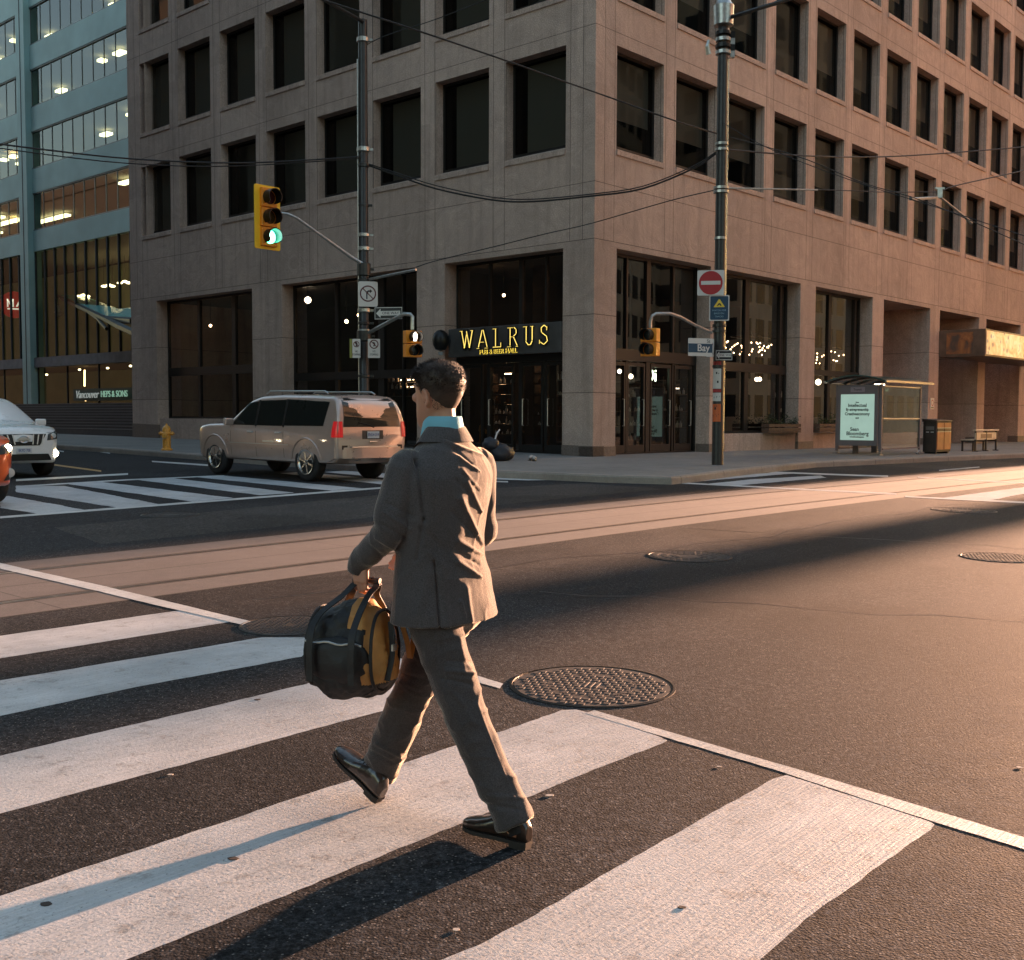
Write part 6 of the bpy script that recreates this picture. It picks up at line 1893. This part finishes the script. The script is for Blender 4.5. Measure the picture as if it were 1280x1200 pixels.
# joints
HIPL, HIPR = P_(0, -.085, .90), P_(0, .085, .90)
KNL, ANL = Vector((-.160, 3.94, .475)), Vector((.008, 3.865, .13))          # trailing left leg
KNR, ANR = Vector((-.392, 4.22, .475)), Vector((-.523, 4.335, .150))         # leading right leg
SHL, SHR = P_(.0, -.185, 1.380), P_(-.005, .185, 1.380)
ELL, WRL = Vector((-.437, 3.93, 1.160)), Vector((-.553, 4.065, 1.035))
ELR, WRR = Vector((-.118, 4.25, 1.115)), P_(.22, .13, 1.06)
HY = R(51)   # head yaw to the left of straight away from the viewer
HF = Vector((-math.sin(HY), math.cos(HY), 0)); HS = Vector((HF.y, -HF.x, 0))   # head forward, head right
HC = Vector((-.272, 4.085, 1.630))
def hd(f, s, z): return HC + (HF * f + HS * s + UPV * z) * .94

m = MB()
# head
HT_ = [(-.122, .016, .045, .075), (-.114, .030, .015, .088), (-.098, .043, -.010, .094), (-.075, .053, -.036, .092), (-.050, .060, -.058, .090), (-.020, .066, -.078, .087),
       (.010, .071, -.095, .086), (.035, .074, -.101, .090), (.055, .074, -.101, .089), (.078, .069, -.096, .080), (.096, .060, -.083, .064), (.109, .047, -.064, .044), (.117, .031, -.042, .024), (.122, .012, -.018, .004)]
ring_loft(m, [(hd((b0 + b1) / 2, 0, z), HS, HF, a, (b1 - b0) / 2, (b1 - b0) / 2) for z, a, b0, b1 in HT_], 30, 2.25)
# nose, brow, lips
ring_loft(m, [(hd(.086, 0, .040), HS, HF, .009, .01, .010), (hd(.094, 0, .020), HS, HF, .010, .012, .012), (hd(.098, 0, .0), HS, HF, .011, .02, .011), (hd(.100, 0, -.013), HS, HF, .014, .02, .010), (hd(.092, 0, -.022), HS, HF, .012, .016, .006)], 12)
for s_ in (-1, 1):
    ball(m, hd(.088, s_ * .028, .048), .016, HS, HF, UPV, (1.4, .6, .5))
    ball(m, hd(.080, s_ * .040, .0), .022, HS, HF, UPV, (1, .6, .8))
ball(m, hd(.090, 0, -.050), .016, HS, HF, UPV, (1.5, .7, .40)); ball(m, hd(.088, 0, -.063), .015, HS, HF, UPV, (1.3, .7, .45)); ball(m, hd(.086, 0, -.100), .02, HS, HF, UPV, (1, .6, .7))
# ears
for s_ in (-1, 1):
    ec = hd(-.008, s_ * .078, -.004)
    ea = (HF * .25 + UPV).normalized(); eb = (HF * .9 - HS * s_ * .42).normalized()
    for k in range(15):
        q = R(-110 + 300 * k / 14)
        ball(m, ec + ea * (math.sin(q) * .027 + .004) - eb * (math.cos(q) * .016) + HS * s_ * .004, .0062)
    ball(m, ec - HS * s_ * .004, .018, ea, eb, HS, (1.35, .7, .32)); ball(m, ec - ea * .027 + eb * .006, .0085)
# neck and trunk under the clothes
limb(m, [(hd(-.012, 0, -.03), (.050, .052)), (hd(-.016, 0, -.085), (.050, .054)), (P_(.006, 0, 1.50), (.056, .058)), (P_(-.0, 0, 1.45), (.062, .060)), (P_(0, 0, 1.36), (.13, .085)), (P_(0, 0, 1.2), (.155, .10)), (P_(0, 0, 1.05), (.145, .095)), (P_(0, 0, .92), (.15, .10)), (P_(0, 0, .86), (.12, .09))], 22)
limb(m, [(HIPL, .075), (HIPL.lerp(KNL, .5), .064), (KNL, .050), (KNL.lerp(ANL, .35), .050), (ANL, .034), (ANL - UPV * .05, .034)], 14)
limb(m, [(HIPR, .075), (HIPR.lerp(KNR, .5), .064), (KNR, .050), (KNR.lerp(ANR, .35), .050), (ANR, .034), (ANR - UPV * .03, .034)], 14)
limb(m, [(P_(0, -.10, 1.34), .04), (SHL - UPV * .02, .038), (SHL.lerp(ELL, .5), .042), (ELL, .036), (ELL.lerp(WRL, .4), .036), (WRL, .025), (WRL + (WRL - ELL).normalized() * .01, .024)], 14)
limb(m, [(P_(0, .10, 1.34), .04), (SHR - UPV * .02, .038), (SHR.lerp(ELR, .5), .042), (ELR, .036), (ELR.lerp(WRR, .4), .036), (WRR, .025), (WRR + (WRR - ELR).normalized() * .01, .024)], 14)
def hand(m, w, d, n, across, curl, spread=.012, k=1.0, thumb_side=1):
    """w wrist, d towards the fingers, n palm normal, across towards the little finger"""
    d, n, across = d.normalized(), n.normalized(), across.normalized()
    ring_loft(m, [(w, across, n, .026, .017, .017), (w + d * .03, across, n, .036, .015, .015), (w + d * .065, across, n, .041, .014, .014), (w + d * .088, across, n, .040, .012, .012)], 16, 2.6)
    for i, (off, L, r) in enumerate(((-.030, .92, .0085), (-.010, 1.02, .0088), (.011, .96, .0085), (.030, .78, .0075))):
        p = w + d * (.084 - abs(off) * .12) + across * off
        pts = [(p - d * .012, r * 1.08), (p, r * 1.05)]
        a = R(12)
        for seg, (sl, c_) in enumerate(((.043, curl * .9), (.027, curl * 1.1), (.021, curl * .7))):
            dirv = d * math.cos(a) + n * math.sin(a)
            p = p + dirv * sl * L * k
            pts.append((p, r * (1.0 - .09 * (seg + 1))))
            a += c_
        mm = MB(); rr = [q[1] for q in pts]; m.tube([q[0] for q in pts], rr, 10)
        ball(m, pts[-1][0], rr[-1])
        for q in pts[1:-1]: ball(m, q[0], q[1] * 1.03)
    t0 = w + d * .025 - across * .028
    t1 = t0 + (d * .55 - across * .75 + n * .35).normalized() * .038
    t2 = t1 + (d * .8 - across * .05 + n * .7).normalized() * .032
    t3 = t2 + (d * .55 + across * .35 + n * .75).normalized() * .024
    m.tube([t0, t1, t2, t3], [.013, .0115, .0105, .0088], 10)
    for q, r in ((t1, .0115), (t2, .0105), (t3, .0088)): ball(m, q, r)
hand(m, WRL, (-UPV + FDIR * .12), SDIR, -FDIR, R(62))
hand(m, WRR, (FDIR * .8 - UPV * .35 - SDIR * .25), (-SDIR * .6 - UPV * .5), SDIR * -.3 + UPV * -.9, R(28))
body_me = fuse('person', m, .0048, M_SKIN, None, 2)
person = body_me
person.location = PO
tag(person, 'man in a grey suit seen from behind, striding left over the crosswalk with a bag', 'person')
# eyes and brows
for s_ in (-1, 1):
    em = MB(); ball(em, hd(.0765, s_ * .031, .018) - PO, .0115); e_ = em.build('eye', mat('eye_white', (.6, .58, .55), .2), person, smooth=True)
    em = MB(); ball(em, hd(.0850, s_ * .031, .018) - PO, .0052); em.build('iris', mat('iris_brown', (.05, .025, .012), .2), e_, smooth=True)
    em = MB(); em.tube([hd(.096, s_ * .014, .042) - PO, hd(.097, s_ * .03, .048) - PO, hd(.086, s_ * .05, .042) - PO], [.003, .004, .002], 6); em.build('eyebrow', M_HAIR, person)

# hair: a close cap plus many short strands
def skull(z):
    t = [(q[0], q) for q in HT_]
    for (z0, a), (z1, b) in zip(t, t[1:]):
        if z0 <= z <= z1:
            k = (z - z0) / (z1 - z0); return [a[i] + (b[i] - a[i]) * k for i in range(4)]
    return HT_[-1] if z > HT_[-1][0] else HT_[0]
def scalp(q, z, off):
    """point on the head at polar angle q (0 = forward, pi = back)"""
    _, a, b0, b1 = skull(z)
    c, s = math.cos(q), math.sin(q)
    e = 2 / 2.25
    ff = (b0 + b1) / 2 + (b1 - b0) / 2 * math.copysign(abs(c) ** e, c); ss = a * math.copysign(abs(s) ** e, s)
    n = Vector((c / ((b1 - b0) / 2), s / a)).normalized()
    return ff + n.x * off, ss + n.y * off
def hairline(q):
    """lowest hair height by angle from the face"""
    qa = abs(q)
    if qa < .85: return .078 - .012 * qa
    if qa < 1.25: return .066 - (qa - .85) * .10
    if qa < 1.52: return .026 - (qa - 1.25) * .19
    if qa < 1.62: return -.025
    if qa < 2.0: return -.015 - (qa - 1.62) * .06
    return -.042 - (qa - 2.0) * .055
hm = MB()
NQ, NZ = 120, 48
vs, fs = [], []
for i in range(NQ):
    q = -math.pi + 2 * math.pi * i / NQ
    zl = hairline(q)
    for j in range(NZ + 1):
        t = j / NZ
        z = zl + (.1219 - zl) * (1 - (1 - t) ** 1.7)
        off = .003 + .010 * max(0, min(1, (z - .02) / .07)) + (-.004 + .008 * min(1, t / .18))
        lift = .012 * max(0, min(1, (z - .05) / .06))
        nn = noise.noise(Vector((math.cos(q) * 3, math.sin(q) * 3, z * 40))) * .002 + (noise.noise(Vector((math.cos(q) * 5, math.sin(q) * 5, z * 150 + q * 3))) * .0032 + noise.noise(Vector((q * 26, z * 60, 0))) * .0025) * max(.25, min(1, z / .06))
        f_, s_ = scalp(q, z, off + nn)
        if t == 1: f_, s_ = 0.0 + (f_) * .0, 0.0
        vs.append(hd(f_ + .010 * max(0, min(1, (z - .07) / .05)) * math.cos(q) ** 2 * (1 if math.cos(q) > 0 else 0), s_, z + lift + nn) - PO)
for i in range(NQ):
    for j in range(NZ):
        a, b = i * (NZ + 1) + j, ((i + 1) % NQ) * (NZ + 1) + j
        fs.append((a, b, b + 1, a + 1))
hm.add(vs, fs)
hair = hm.build('hair', M_HAIR, person, smooth=True, angle=180)
rn = random.Random(11)
st = MB()
for i in range(15000):
    q = rn.uniform(-math.pi, math.pi); zl = hairline(q)
    t = rn.random(); z = zl + .003 + (.1215 - zl) * (1 - (1 - t) ** 1.5)
    top = max(0, min(1, (z - .01) / .08))
    off = .004 + .010 * top
    f_, s_ = scalp(q, min(z, .1215), off)
    if z > .115: k = rn.random() ** .5; f_, s_ = f_ * k, s_ * k
    p = hd(f_, s_, z + .010 * max(0, min(1, (z - .05) / .06)))
    n = (HF * f_ + HS * s_ + UPV * (z - .01) * 1.2).normalized()
    lay = (-HF * .25 - UPV * .8 * (1 - top) + HF * .5 * top + Vector((rn.uniform(-.4, .4), rn.uniform(-.4, .4), rn.uniform(-.3, .3))))
    d = (lay - n * lay.dot(n)).normalized() * (.75) + n * (.30 + .25 * top)
    L = (.004 + .016 * top) * rn.uniform(.5, 1.4)
    if abs(q) < 1.0 and z > .06: L *= 1.5
    sd = d.cross(n).normalized() * rn.uniform(.0008, .0019)
    a = p - PO
    st.add([a - sd, a + sd, a + d * L], [(0, 1, 2)])
st.build('hair_strands', M_HAIR, hair)

# shirt collar
m = MB(); rings = []
def neck_c(z): return P_(.004 + (z - 1.44) * .12, 0, z)
vs, fs = [], []
N = 40
for j, (z0, r) in enumerate(((1.462, .083), (1.50, .075), (1.526, .0705), (1.528, .0675), (1.50, .070), (1.46, .078))):
    for k in range(N):
        q = 2 * math.pi * k / N      # q = 0 forward
        drop = .045 * max(0, math.cos(q)) ** 1.2
        c = P_(-.004, 0, z0 + GM * 0 - drop * (1 if j in (1, 2, 3, 4) else 1))
        vs.append(c + FDIR * (math.cos(q) * r * 1.06) + SDIR * (math.sin(q) * r) + Vector((0, 0, GM)) - PO + Vector((-.004, 0, 0)))
for j in range(5):
    for k in range(N): fs.append((j * N + k, j * N + (k + 1) % N, (j + 1) * N + (k + 1) % N, (j + 1) * N + k))
m.add(vs, fs); m.build('shirt_collar', M_SHIRT, person, smooth=True, angle=60)

# ---- jacket ----
CAMP = Vector((0, 0, 1.56))
def pix(p):
    d = p - CAMP; z = d.dot(_F)
    return 640 + FPX * d.dot(_R) / z, 600 - FPX * d.dot(_U) / z
def seg_d(px, py, a, b):
    ax, ay = a; bx_, by = b
    L2 = (bx_ - ax) ** 2 + (by - ay) ** 2
    t = max(0, min(1, ((px - ax) * (bx_ - ax) + (py - ay) * (by - ay)) / L2))
    return math.hypot(px - ax - t * (bx_ - ax), py - ay - t * (by - ay)), t
def folds(lst):
    def f(p, n):
        if n.y > .35: return p
        x, y = pix(p); d = 0
        for (a, b, w, amp, taper) in lst:
            if abs(x - (a[0] + b[0]) / 2) > 70 or abs(y - (a[1] + b[1]) / 2) > 90: continue
            ds, t = seg_d(x, y, a, b)
            ww = w * ((1 - taper) + taper * (t if amp > 0 else t))
            if ds < ww * 3: d += amp * math.exp(-(ds / max(ww, .8)) ** 2) * (1 - taper * .3 * (1 - t))
        return p + n * d * max(0, min(1, (.35 - n.y) * 2))
    return f
m = MB()
JR = [(.812, .004, .010, .236, .158, .150), (.86, .004, .008, .229, .154, .148), (.95, .002, .004, .212, .144, .140), (1.04, .0, -.006, .196, .130, .128), (1.10, .0, -.010, .191, .126, .126), (1.18, -.002, -.010, .200, .132, .132),
      (1.27, -.006, -.006, .212, .140, .136), (1.34, -.010, -.002, .216, .138, .128), (1.38, -.012, .0, .206, .124, .112), (1.415, -.014, .0, .178, .108, .096), (1.440, -.014, .0, .146, .092, .082), (1.462, -.012, .0, .114, .082, .076), (1.480, -.010, .0, .092, .076, .072), (1.492, -.008, .0, .080, .070, .066)]
TS = Matrix.Rotation(R(7), 3, 'Z') @ SDIR; TF_ = Matrix.Rotation(R(7), 3, 'Z') @ FDIR
ring_loft(m, [(P_(f, s, z), TS, TF_, a, b0, b1) for z, f, s, a, b0, b1 in JR], 40, 2.35)
limb(m, [(P_(0, -.11, 1.39), .050), (SHL + UPV * .002, (.060, .064)), (SHL.lerp(ELL, .35), (.062, .068)), (SHL.lerp(ELL, .75) + Vector((-.006, -.01, 0)), (.060, .064)), (ELL + Vector((.004, -.006, -.002)), (.055, .057)), (ELL.lerp(WRL, .5) + Vector((.004, -.004, -.002)), (.050, .052)), (ELL.lerp(WRL, 1.0), (.042, .045)), (ELL.lerp(WRL, 1.16) - UPV * .012, (.039, .041)), (ELL.lerp(WRL, 1.2) - UPV * .03, (.036, .038))], 24)
limb(m, [(P_(0, .11, 1.39), .050), (SHR + UPV * .002, (.060, .064)), (SHR.lerp(ELR, .35), (.062, .066)), (SHR.lerp(ELR, .8), (.056, .060)), (ELR, (.056, .056)), (ELR.lerp(WRR, .5), .052), (ELR.lerp(WRR, .97), .044)], 24)
JF = [((598, 552), (560, 541), 3.5, .005, .6), ((604, 570), (556, 552), 3.2, .008, .7), ((600, 590), (574, 572), 3.0, .007, .7), ((600, 612), (578, 588), 2.6, .005, .7), ((602, 640), (584, 603), 3.5, .007, .6), ((603, 682), (576, 624), 4.2, .011, .6),
      ((603, 694), (573, 676), 3.6, .009, .7), ((602, 722), (572, 702), 4.0, .010, .7), ((590, 776), (583, 735), 3.5, .006, .5), ((582, 772), (576, 752), 2.5, .005, .5),
      ((590, 665), (566, 640), 3.0, -.006, .5), ((598, 705), (570, 688), 3.5, -.007, .5), ((590, 580), (568, 562), 2.5, -.005, .5), ((590, 620), (570, 600), 3.0, -.004, .5),
      ((535, 690), (560, 712), 5, .004, .5), ((525, 660), (560, 690), 5, -.004, .5), ((520, 575), (530, 650), 2.2, -.010, 0), ((512, 552), (520, 580), 2.0, -.006, 0), ((530, 650), (520, 700), 3, -.008, 0),
      ((545, 535), (544, 700), 1.4, -.0022, 0), ((543, 702), (550, 785), 1.5, -.012, 0), ((551, 706), (560, 785), 4.5, .005, 0),
      ((480, 640), (512, 662), 3.5, .007, .4), ((476, 655), (505, 672), 3.0, -.006, .4), ((482, 628), (515, 645), 3.0, -.005, .4), ((470, 672), (500, 690), 3.0, .006, .4), ((462, 682), (486, 703), 2.6, -.004, .4),
      ((492, 590), (488, 632), 4, -.004, 0), ((505, 585), (500, 640), 5, .005, 0), ((530, 560), (556, 566), 4, .003, 0), ((535, 720), (520, 775), 6, .004, 0)]
jf = folds(JF)
def jdef(p, n):
    z = p.z
    # crisp hem and a light overall drape
    w = noise.noise(p * 5.5) * .006 + noise.noise(p * 13) * .003 + (1 - abs(noise.noise(Vector((p.x * 11, p.y * 11, p.z * 6)) + Vector((5, 0, 0))))) ** 6 * .003
    q = p + n * w * min(1, max(0, (1.46 - z) * 8))
    # lifted back hem on his right side
    return jf(q, n)
jacket = fuse('jacket', m, .0055, M_WOOL, person, 3, jdef, 1)
# collar of the jacket, standing round the neck
m = MB(); vs, fs = [], []
for j, (z0, r) in enumerate(((1.436, .120), (1.462, .101), (1.488, .0815), (1.491, .077), (1.48, .077), (1.45, .085))):
    for k in range(N):
        q = 2 * math.pi * k / N
        drop = .10 * max(0, math.cos(q)) ** 1.5
        sp = 1 + .12 * max(0, math.cos(q))
        c = P_(-.006, 0, z0 - drop)
        vs.append(c + FDIR * (math.cos(q) * (.094, .087, .0765, .0725, .0725, .080)[j] * sp) + SDIR * (math.sin(q) * r * 1.04) + Vector((0, 0, GM)) - PO)
for j in range(5):
    for k in range(N): fs.append((j * N + k, j * N + (k + 1) % N, (j + 1) * N + (k + 1) % N, (j + 1) * N + k))
m.add(vs, fs); m.build('jacket_collar', M_WOOL, jacket, smooth=True, angle=60)
for (w_, e_) in ((WRL, ELL), (WRR, ELR)):
    m = MB(); d = (w_ - e_).normalized(); limb(m, [(w_ - d * .03, .036), (w_ - d * .002, .036)], 16, 2); 
    m.v = [tuple(Vector(p) - PO) for p in m.v]; m.build('shirt_cuff', M_SHIRT, person, smooth=True)

# ---- trousers ----
m = MB()
ring_loft(m, [(P_(.0, 0, 1.0), SDIR, FDIR, .165, .115, .110), (P_(-.004, 0, .93), SDIR, FDIR, .178, .125, .110), (P_(-.008, 0, .86), SDIR, FDIR, .176, .128, .105), (P_(-.004, 0, .80), SDIR, FDIR, .150, .110, .09), (P_(0, 0, .76), SDIR, FDIR, .10, .07, .06)], 30, 2.2)
def leg(h, k, a, side_):
    sh = (a - k).normalized()
    limb(m, [(h + UPV * .02, (.088, .100)), (h.lerp(k, .3), (.088, .096)), (h.lerp(k, .65), (.080, .086)), (k, (.074, .078)), (k.lerp(a, .35) , (.071, .077)), (k.lerp(a, .75), (.068, .074)), (a + sh * .006, (.065, .075)), (a + sh * .018, (.060, .070))], 24)
leg(HIPL, KNL, ANL, -1); leg(HIPR, KNR, ANR, 1)
TF = [((556, 838), (592, 842), 3.0, .009, .4), ((552, 848), (588, 855), 3.0, -.007, .4), ((560, 826), (590, 828), 3.0, -.005, .4), ((545, 800), (585, 792), 3.0, .005, .5), ((572, 870), (592, 905), 3.0, .006, .4), ((560, 860), (580, 880), 3, .004, .4),
      ((600, 1005), (650, 1012), 3.0, -.006, 0), ((610, 995), (655, 998), 3.0, .005, 0), ((596, 880), (650, 1020), 1.6, .004, 0), ((500, 852), (525, 862), 3, .006, .4), ((500, 842), (530, 850), 3, -.006, .4), ((470, 930), (500, 945), 2.6, .006, .3), ((462, 938), (492, 955), 2.6, -.005, .3), ((505, 880), (480, 930), 3, -.004, 0), ((575, 800), (580, 838), 3, .004, 0), ((548, 790), (556, 860), 3, -.004, 0)]
tf = folds(TF)
trousers = fuse('trousers', m, .0055, M_WOOLT, person, 3, lambda p, n: tf(p + n * (noise.noise(p * 7) * .007 + noise.noise(p * 17) * .003 + (1 - abs(noise.noise(Vector((p.x * 9, p.y * 9, p.z * 11))))) ** 6 * .0055), n), 1)

# ---- shoes ----
def shoe(heel, d, up, label=None):
    """heel: back bottom point; d to the toe; up away from the sole"""
    d, up = d.normalized(), up.normalized(); s = d.cross(up)
    L = .295
    m = MB()
    prof = [(.0, .022, .0, .060), (.02, .031, .0, .092), (.06, .035, .0, .105), (.095, .035, .0, .100), (.13, .037, .0, .082), (.17, .044, .0, .064), (.21, .047, .0, .052), (.25, .043, .0, .043), (.28, .030, .0, .034), (.295, .014, .0, .024)]
    rings = []
    for (x, a, z0, z1) in prof:
        x *= L / .295; rings.append((heel + d * x + up * (.022 + (z1) / 2), s, up, a, z1 / 2, z1 / 2))
    ring_loft(m, rings, 20, 2.5)
    o = fuse('shoe', m, .004, M_SHOE, person, 2)
    ms = MB(); pts = [(.0, .021), (.02, .030), (.09, .031), (.13, .034), (.18, .043), (.22, .046), (.26, .041), (.283, .029), (.295, .012)]
    poly = [(x, y) for x, y in pts] + [(x, -y) for x, y in reversed(pts)]
    ms.prism(poly, heel + up * .014 - PO, d, s, up * .014)
    hp = [(.004, .018), (.02, .027), (.07, .029)]; ms.prism([(x, y) for x, y in hp] + [(x, -y) for x, y in reversed(hp)], heel - PO, d, s, up * .0142)
    ms.build('sole', M_SOLE, o)
    ml = MB()
    for i in range(4):
        c = heel + d * (.115 + i * .018) + up * (.108 - i * .009)
        ml.tube([c - s * .022 - PO, c + up * .006 - PO, c + s * .022 - PO], .0022, 5)
    ml.build('laces', M_BLACK, o)
    return o
for (a_, k_) in ((ANL, KNL), (ANR, KNR)):
    m = MB(); u_ = (k_ - a_).normalized(); limb(m, [(a_ - u_ * .05, .039), (a_, .040), (a_ + u_ * .09, .046)], 16, 2)
    m.v = [tuple(Vector(p) - PO) for p in m.v]; m.build('sock', mat('sock_cloth', (.012, .011, .012), .9), person, smooth=True)
zg1 = gz(.05, 3.85)
shoe(Vector((.065, 3.835, zg1)), Vector((-.80, .60, .0)), UPV)
hl = Vector((-.520, 4.275, gz(-.55, 4.3) + .002))
dd = (FDIR * .80 + Vector((-.12, .05, 0)) + UPV * .52).normalized(); uu = (UPV - dd * dd.z).normalized()
shoe(hl, dd, uu)

# ---------------- the duffel bag ----------------
BC = Vector((-.592, 4.06, .705))
bd = Vector((-.93, .36, 0)).normalized(); bs = Vector((bd.y, -bd.x, 0))
bag = empty('duffel_bag', BC); tag(bag, 'black and tan duffel bag held by its handles in the man\'s left hand', 'bag')
M_BAGB = mat('bag_black', (.006, .0055, .006), .62, bump=.6, bump_scale=22, noise_scale=8, noise_amt=.4)
M_BAGLIT = mat('bag_sunlit_tan', (.46, .22, .06), .7, bump=.5, bump_scale=26, noise_scale=8, noise_amt=.25)  # tan paints the sunlight into the colour of the black cloth
m = MB(); rings = []
Lb, Wb_, Hb = .168, .120, .158
n = 24; vs, fs = [], []
XS = [-1, -.97, -.88, -.7, -.45, -.2, .05, .3, .55, .75, .9, .97, 1]
for x in XS:
    k = (1 - abs(x) ** 5) ** .35 if abs(x) < 1 else .0
    k = max(k, .03)
    for i in range(n):
        q = 2 * math.pi * i / n
        c, s = math.cos(q), math.sin(q)
        yy = math.copysign(abs(c) ** .72, c); zz = math.copysign(abs(s) ** .72, s)
        wtop = 1 - .40 * max(0, zz)
        sag = -.16 * (1 - x * x) if zz < 0 else 0
        if zz > 0: zz *= 1 + .16 * math.exp(-((x + .25) / .5) ** 2) * zz
        p = bd * (x * Lb * (1 - .10 * max(0, zz))) + bs * (yy * Wb_ * wtop * k) + UPV * ((zz + sag) * Hb * k)
        w = noise.noise(p * 9 + Vector((3, 0, 0))) * .024 + noise.noise(p * 24) * .010
        vs.append(p + p.normalized() * w)
for i in range(len(XS) - 1):
    for k in range(n): fs.append((i * n + k, i * n + (k + 1) % n, (i + 1) * n + (k + 1) % n, (i + 1) * n + k))
fs.append(tuple(reversed(range(n)))); b = (len(XS) - 1) * n; fs.append(tuple(range(b, b + n)))
m.add(vs, fs)
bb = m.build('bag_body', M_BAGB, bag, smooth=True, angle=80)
bb.data.materials.append(M_BAGLIT)
sub = bb.modifiers.new('s', 'SUBSURF'); sub.levels = 3; sub.render_levels = 3
dg = bpy.context.evaluated_depsgraph_get(); me = bpy.data.meshes.new_from_object(bb.evaluated_get(dg)); bb.modifiers.clear(); bb.data = me
for v in me.vertices:
    v.co = v.co + v.normal * (noise.noise(v.co * 34) * .005 + .012 * abs(noise.noise(v.co * 15 + Vector((9, 0, 0)))))
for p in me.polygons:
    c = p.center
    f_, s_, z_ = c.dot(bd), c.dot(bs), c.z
    tan = (f_ < -.100  and z_ > -.11) or (z_ > .085 and f_ < -.03) or (s_ > .05 and z_ > -.11)  # sun-facing end, top and far side get the painted light
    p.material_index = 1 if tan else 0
me.polygons.foreach_set('use_smooth', [True] * len(me.polygons))
# outer pocket, piping, zip, straps
cpk = -bs * (Wb_ * .96)
m = MB()
for (rr, th) in ((1, 0),):
    pr = rrect(.25, .17, .05, 5)
    ball(m, cpk + UPV * -.025 + bs * .012, 1.0, bd, bs, UPV, (.135, .042, .090))
    m.v = [tuple(Vector(p) + Vector((noise.noise(Vector(p) * 18), noise.noise(Vector(p) * 18 + Vector((7, 0, 0))), noise.noise(Vector(p) * 18 + Vector((0, 7, 0))))) * .016) for p in m.v]
pk = m.build('pocket', M_BAGB, bag, smooth=True, angle=180)
_s = pk.modifiers.new('s', 'SUBSURF'); _s.levels = 1; _s.render_levels = 1
m = MB(); m.tube([cpk - bs * .022 + bd * x + UPV * (.040 + .004 * math.sin(x * 60)) for x in [-.115 + .23 * i / 12 for i in range(13)]], .004, 6); m.build('zip', M_STEEL, pk)
for x in (-.138, .132):
    m = MB(); pts = []
    for i in range(25):
        q = 2 * math.pi * i / 24; c, s = math.cos(q), math.sin(q)
        pts.append(bd * x * (1 - .08 * max(0, s)) + bs * (math.copysign(abs(c) ** .72, c) * Wb_ * .93 * (1 - .28 * max(0, s))) + UPV * math.copysign(abs(s) ** .72, s) * Hb * .93)
    m.tube(pts, .0065, 6); m.build('piping', M_BAGB, bag, smooth=True)
def strap(pts, w, mt, name='strap', t=.0035):
    m = MB(); Q = []
    P = [Vector(p) for p in pts]
    for i in range(len(P) - 1):
        p0, p1, p2, p3 = P[max(i - 1, 0)], P[i], P[i + 1], P[min(i + 2, len(P) - 1)]
        for k in range(6):
            tt = k / 6
            Q.append(.5 * ((2 * p1) + (p2 - p0) * tt + (2 * p0 - 5 * p1 + 4 * p2 - p3) * tt * tt + (3 * p1 - p0 - 3 * p2 + p3) * tt ** 3))
    Q.append(P[-1])
    for a, b in zip(Q, Q[1:]):
        d = (b - a); L = d.length; d.normalize()
        wd = (bd - d * bd.dot(d)); wd = wd.normalized() if wd.length > .25 else (bs - d * bs.dot(d)).normalized()
        nn = d.cross(wd)
        m.obox((a + b) / 2, d * L * 1.1, wd * w, nn * t)
    return m.build(name, mt, bag, smooth=False)
HG = WRL + UPV * -.088 + SDIR * .022 - BC        # where the fingers close
HG.z = .952 - BC.z
for s_, x_ in ((-1, .085), (1, .085)):
    side0 = bs * s_ * Wb_ * (1.02 if s_ > 0 else 1.32)
    grip = HG + bs * s_ * .006
    strap([bd * x_ + side0 + UPV * -.10, bd * x_ + side0 * .99 + UPV * .05, bd * x_ * .95 + bs * s_ * Wb_ * .85 + UPV * .13, bd * x_ * .6 + grip * .55 + bs * s_ * .03 + UPV * .06, grip + bd * .045 - UPV * .012, grip + UPV * .004, grip - bd * .045 - UPV * .012,
           -bd * x_ * .6 + grip * .55 + bs * s_ * .03 + UPV * .06, -bd * x_ * .95 + bs * s_ * Wb_ * .85 + UPV * .13, -bd * x_ + side0 * .99 + UPV * .05, -bd * x_ + side0 + UPV * -.10], .026, M_BAGB, 'handle')
m = MB(); m.tube([HG - bd * .055, HG + bd * .055], .0115, 10); m.build('handle_grip', M_BAGB, bag)
strap([-bd * .165 + bs * .06 + UPV * .12, -bd * .185 + bs * .085 + UPV * .02, -bd * .18 + bs * .12 + UPV * -.05, -bd * .19 + bs * .13 + UPV * .03, -bd * .18 + bs * .115 + UPV * .09], .020, M_BAGLIT, 'shoulder_strap')
strap([-bd * .172 - bs * .05 + UPV * -.10, -bd * .183 - bs * .03 + UPV * .0, -bd * .172 - bs * .02 + UPV * .11], .022, M_BAGB, 'end_strap')
m = MB(); m.box(-.014, .014, -.004, .004, -.012, .012); bk = m.build('buckle', M_STEEL, bag); bk.location = -bd * .190 - bs * .03 + UPV * .02; bk.rotation_euler = (0, 0, math.atan2(bs.y, bs.x))
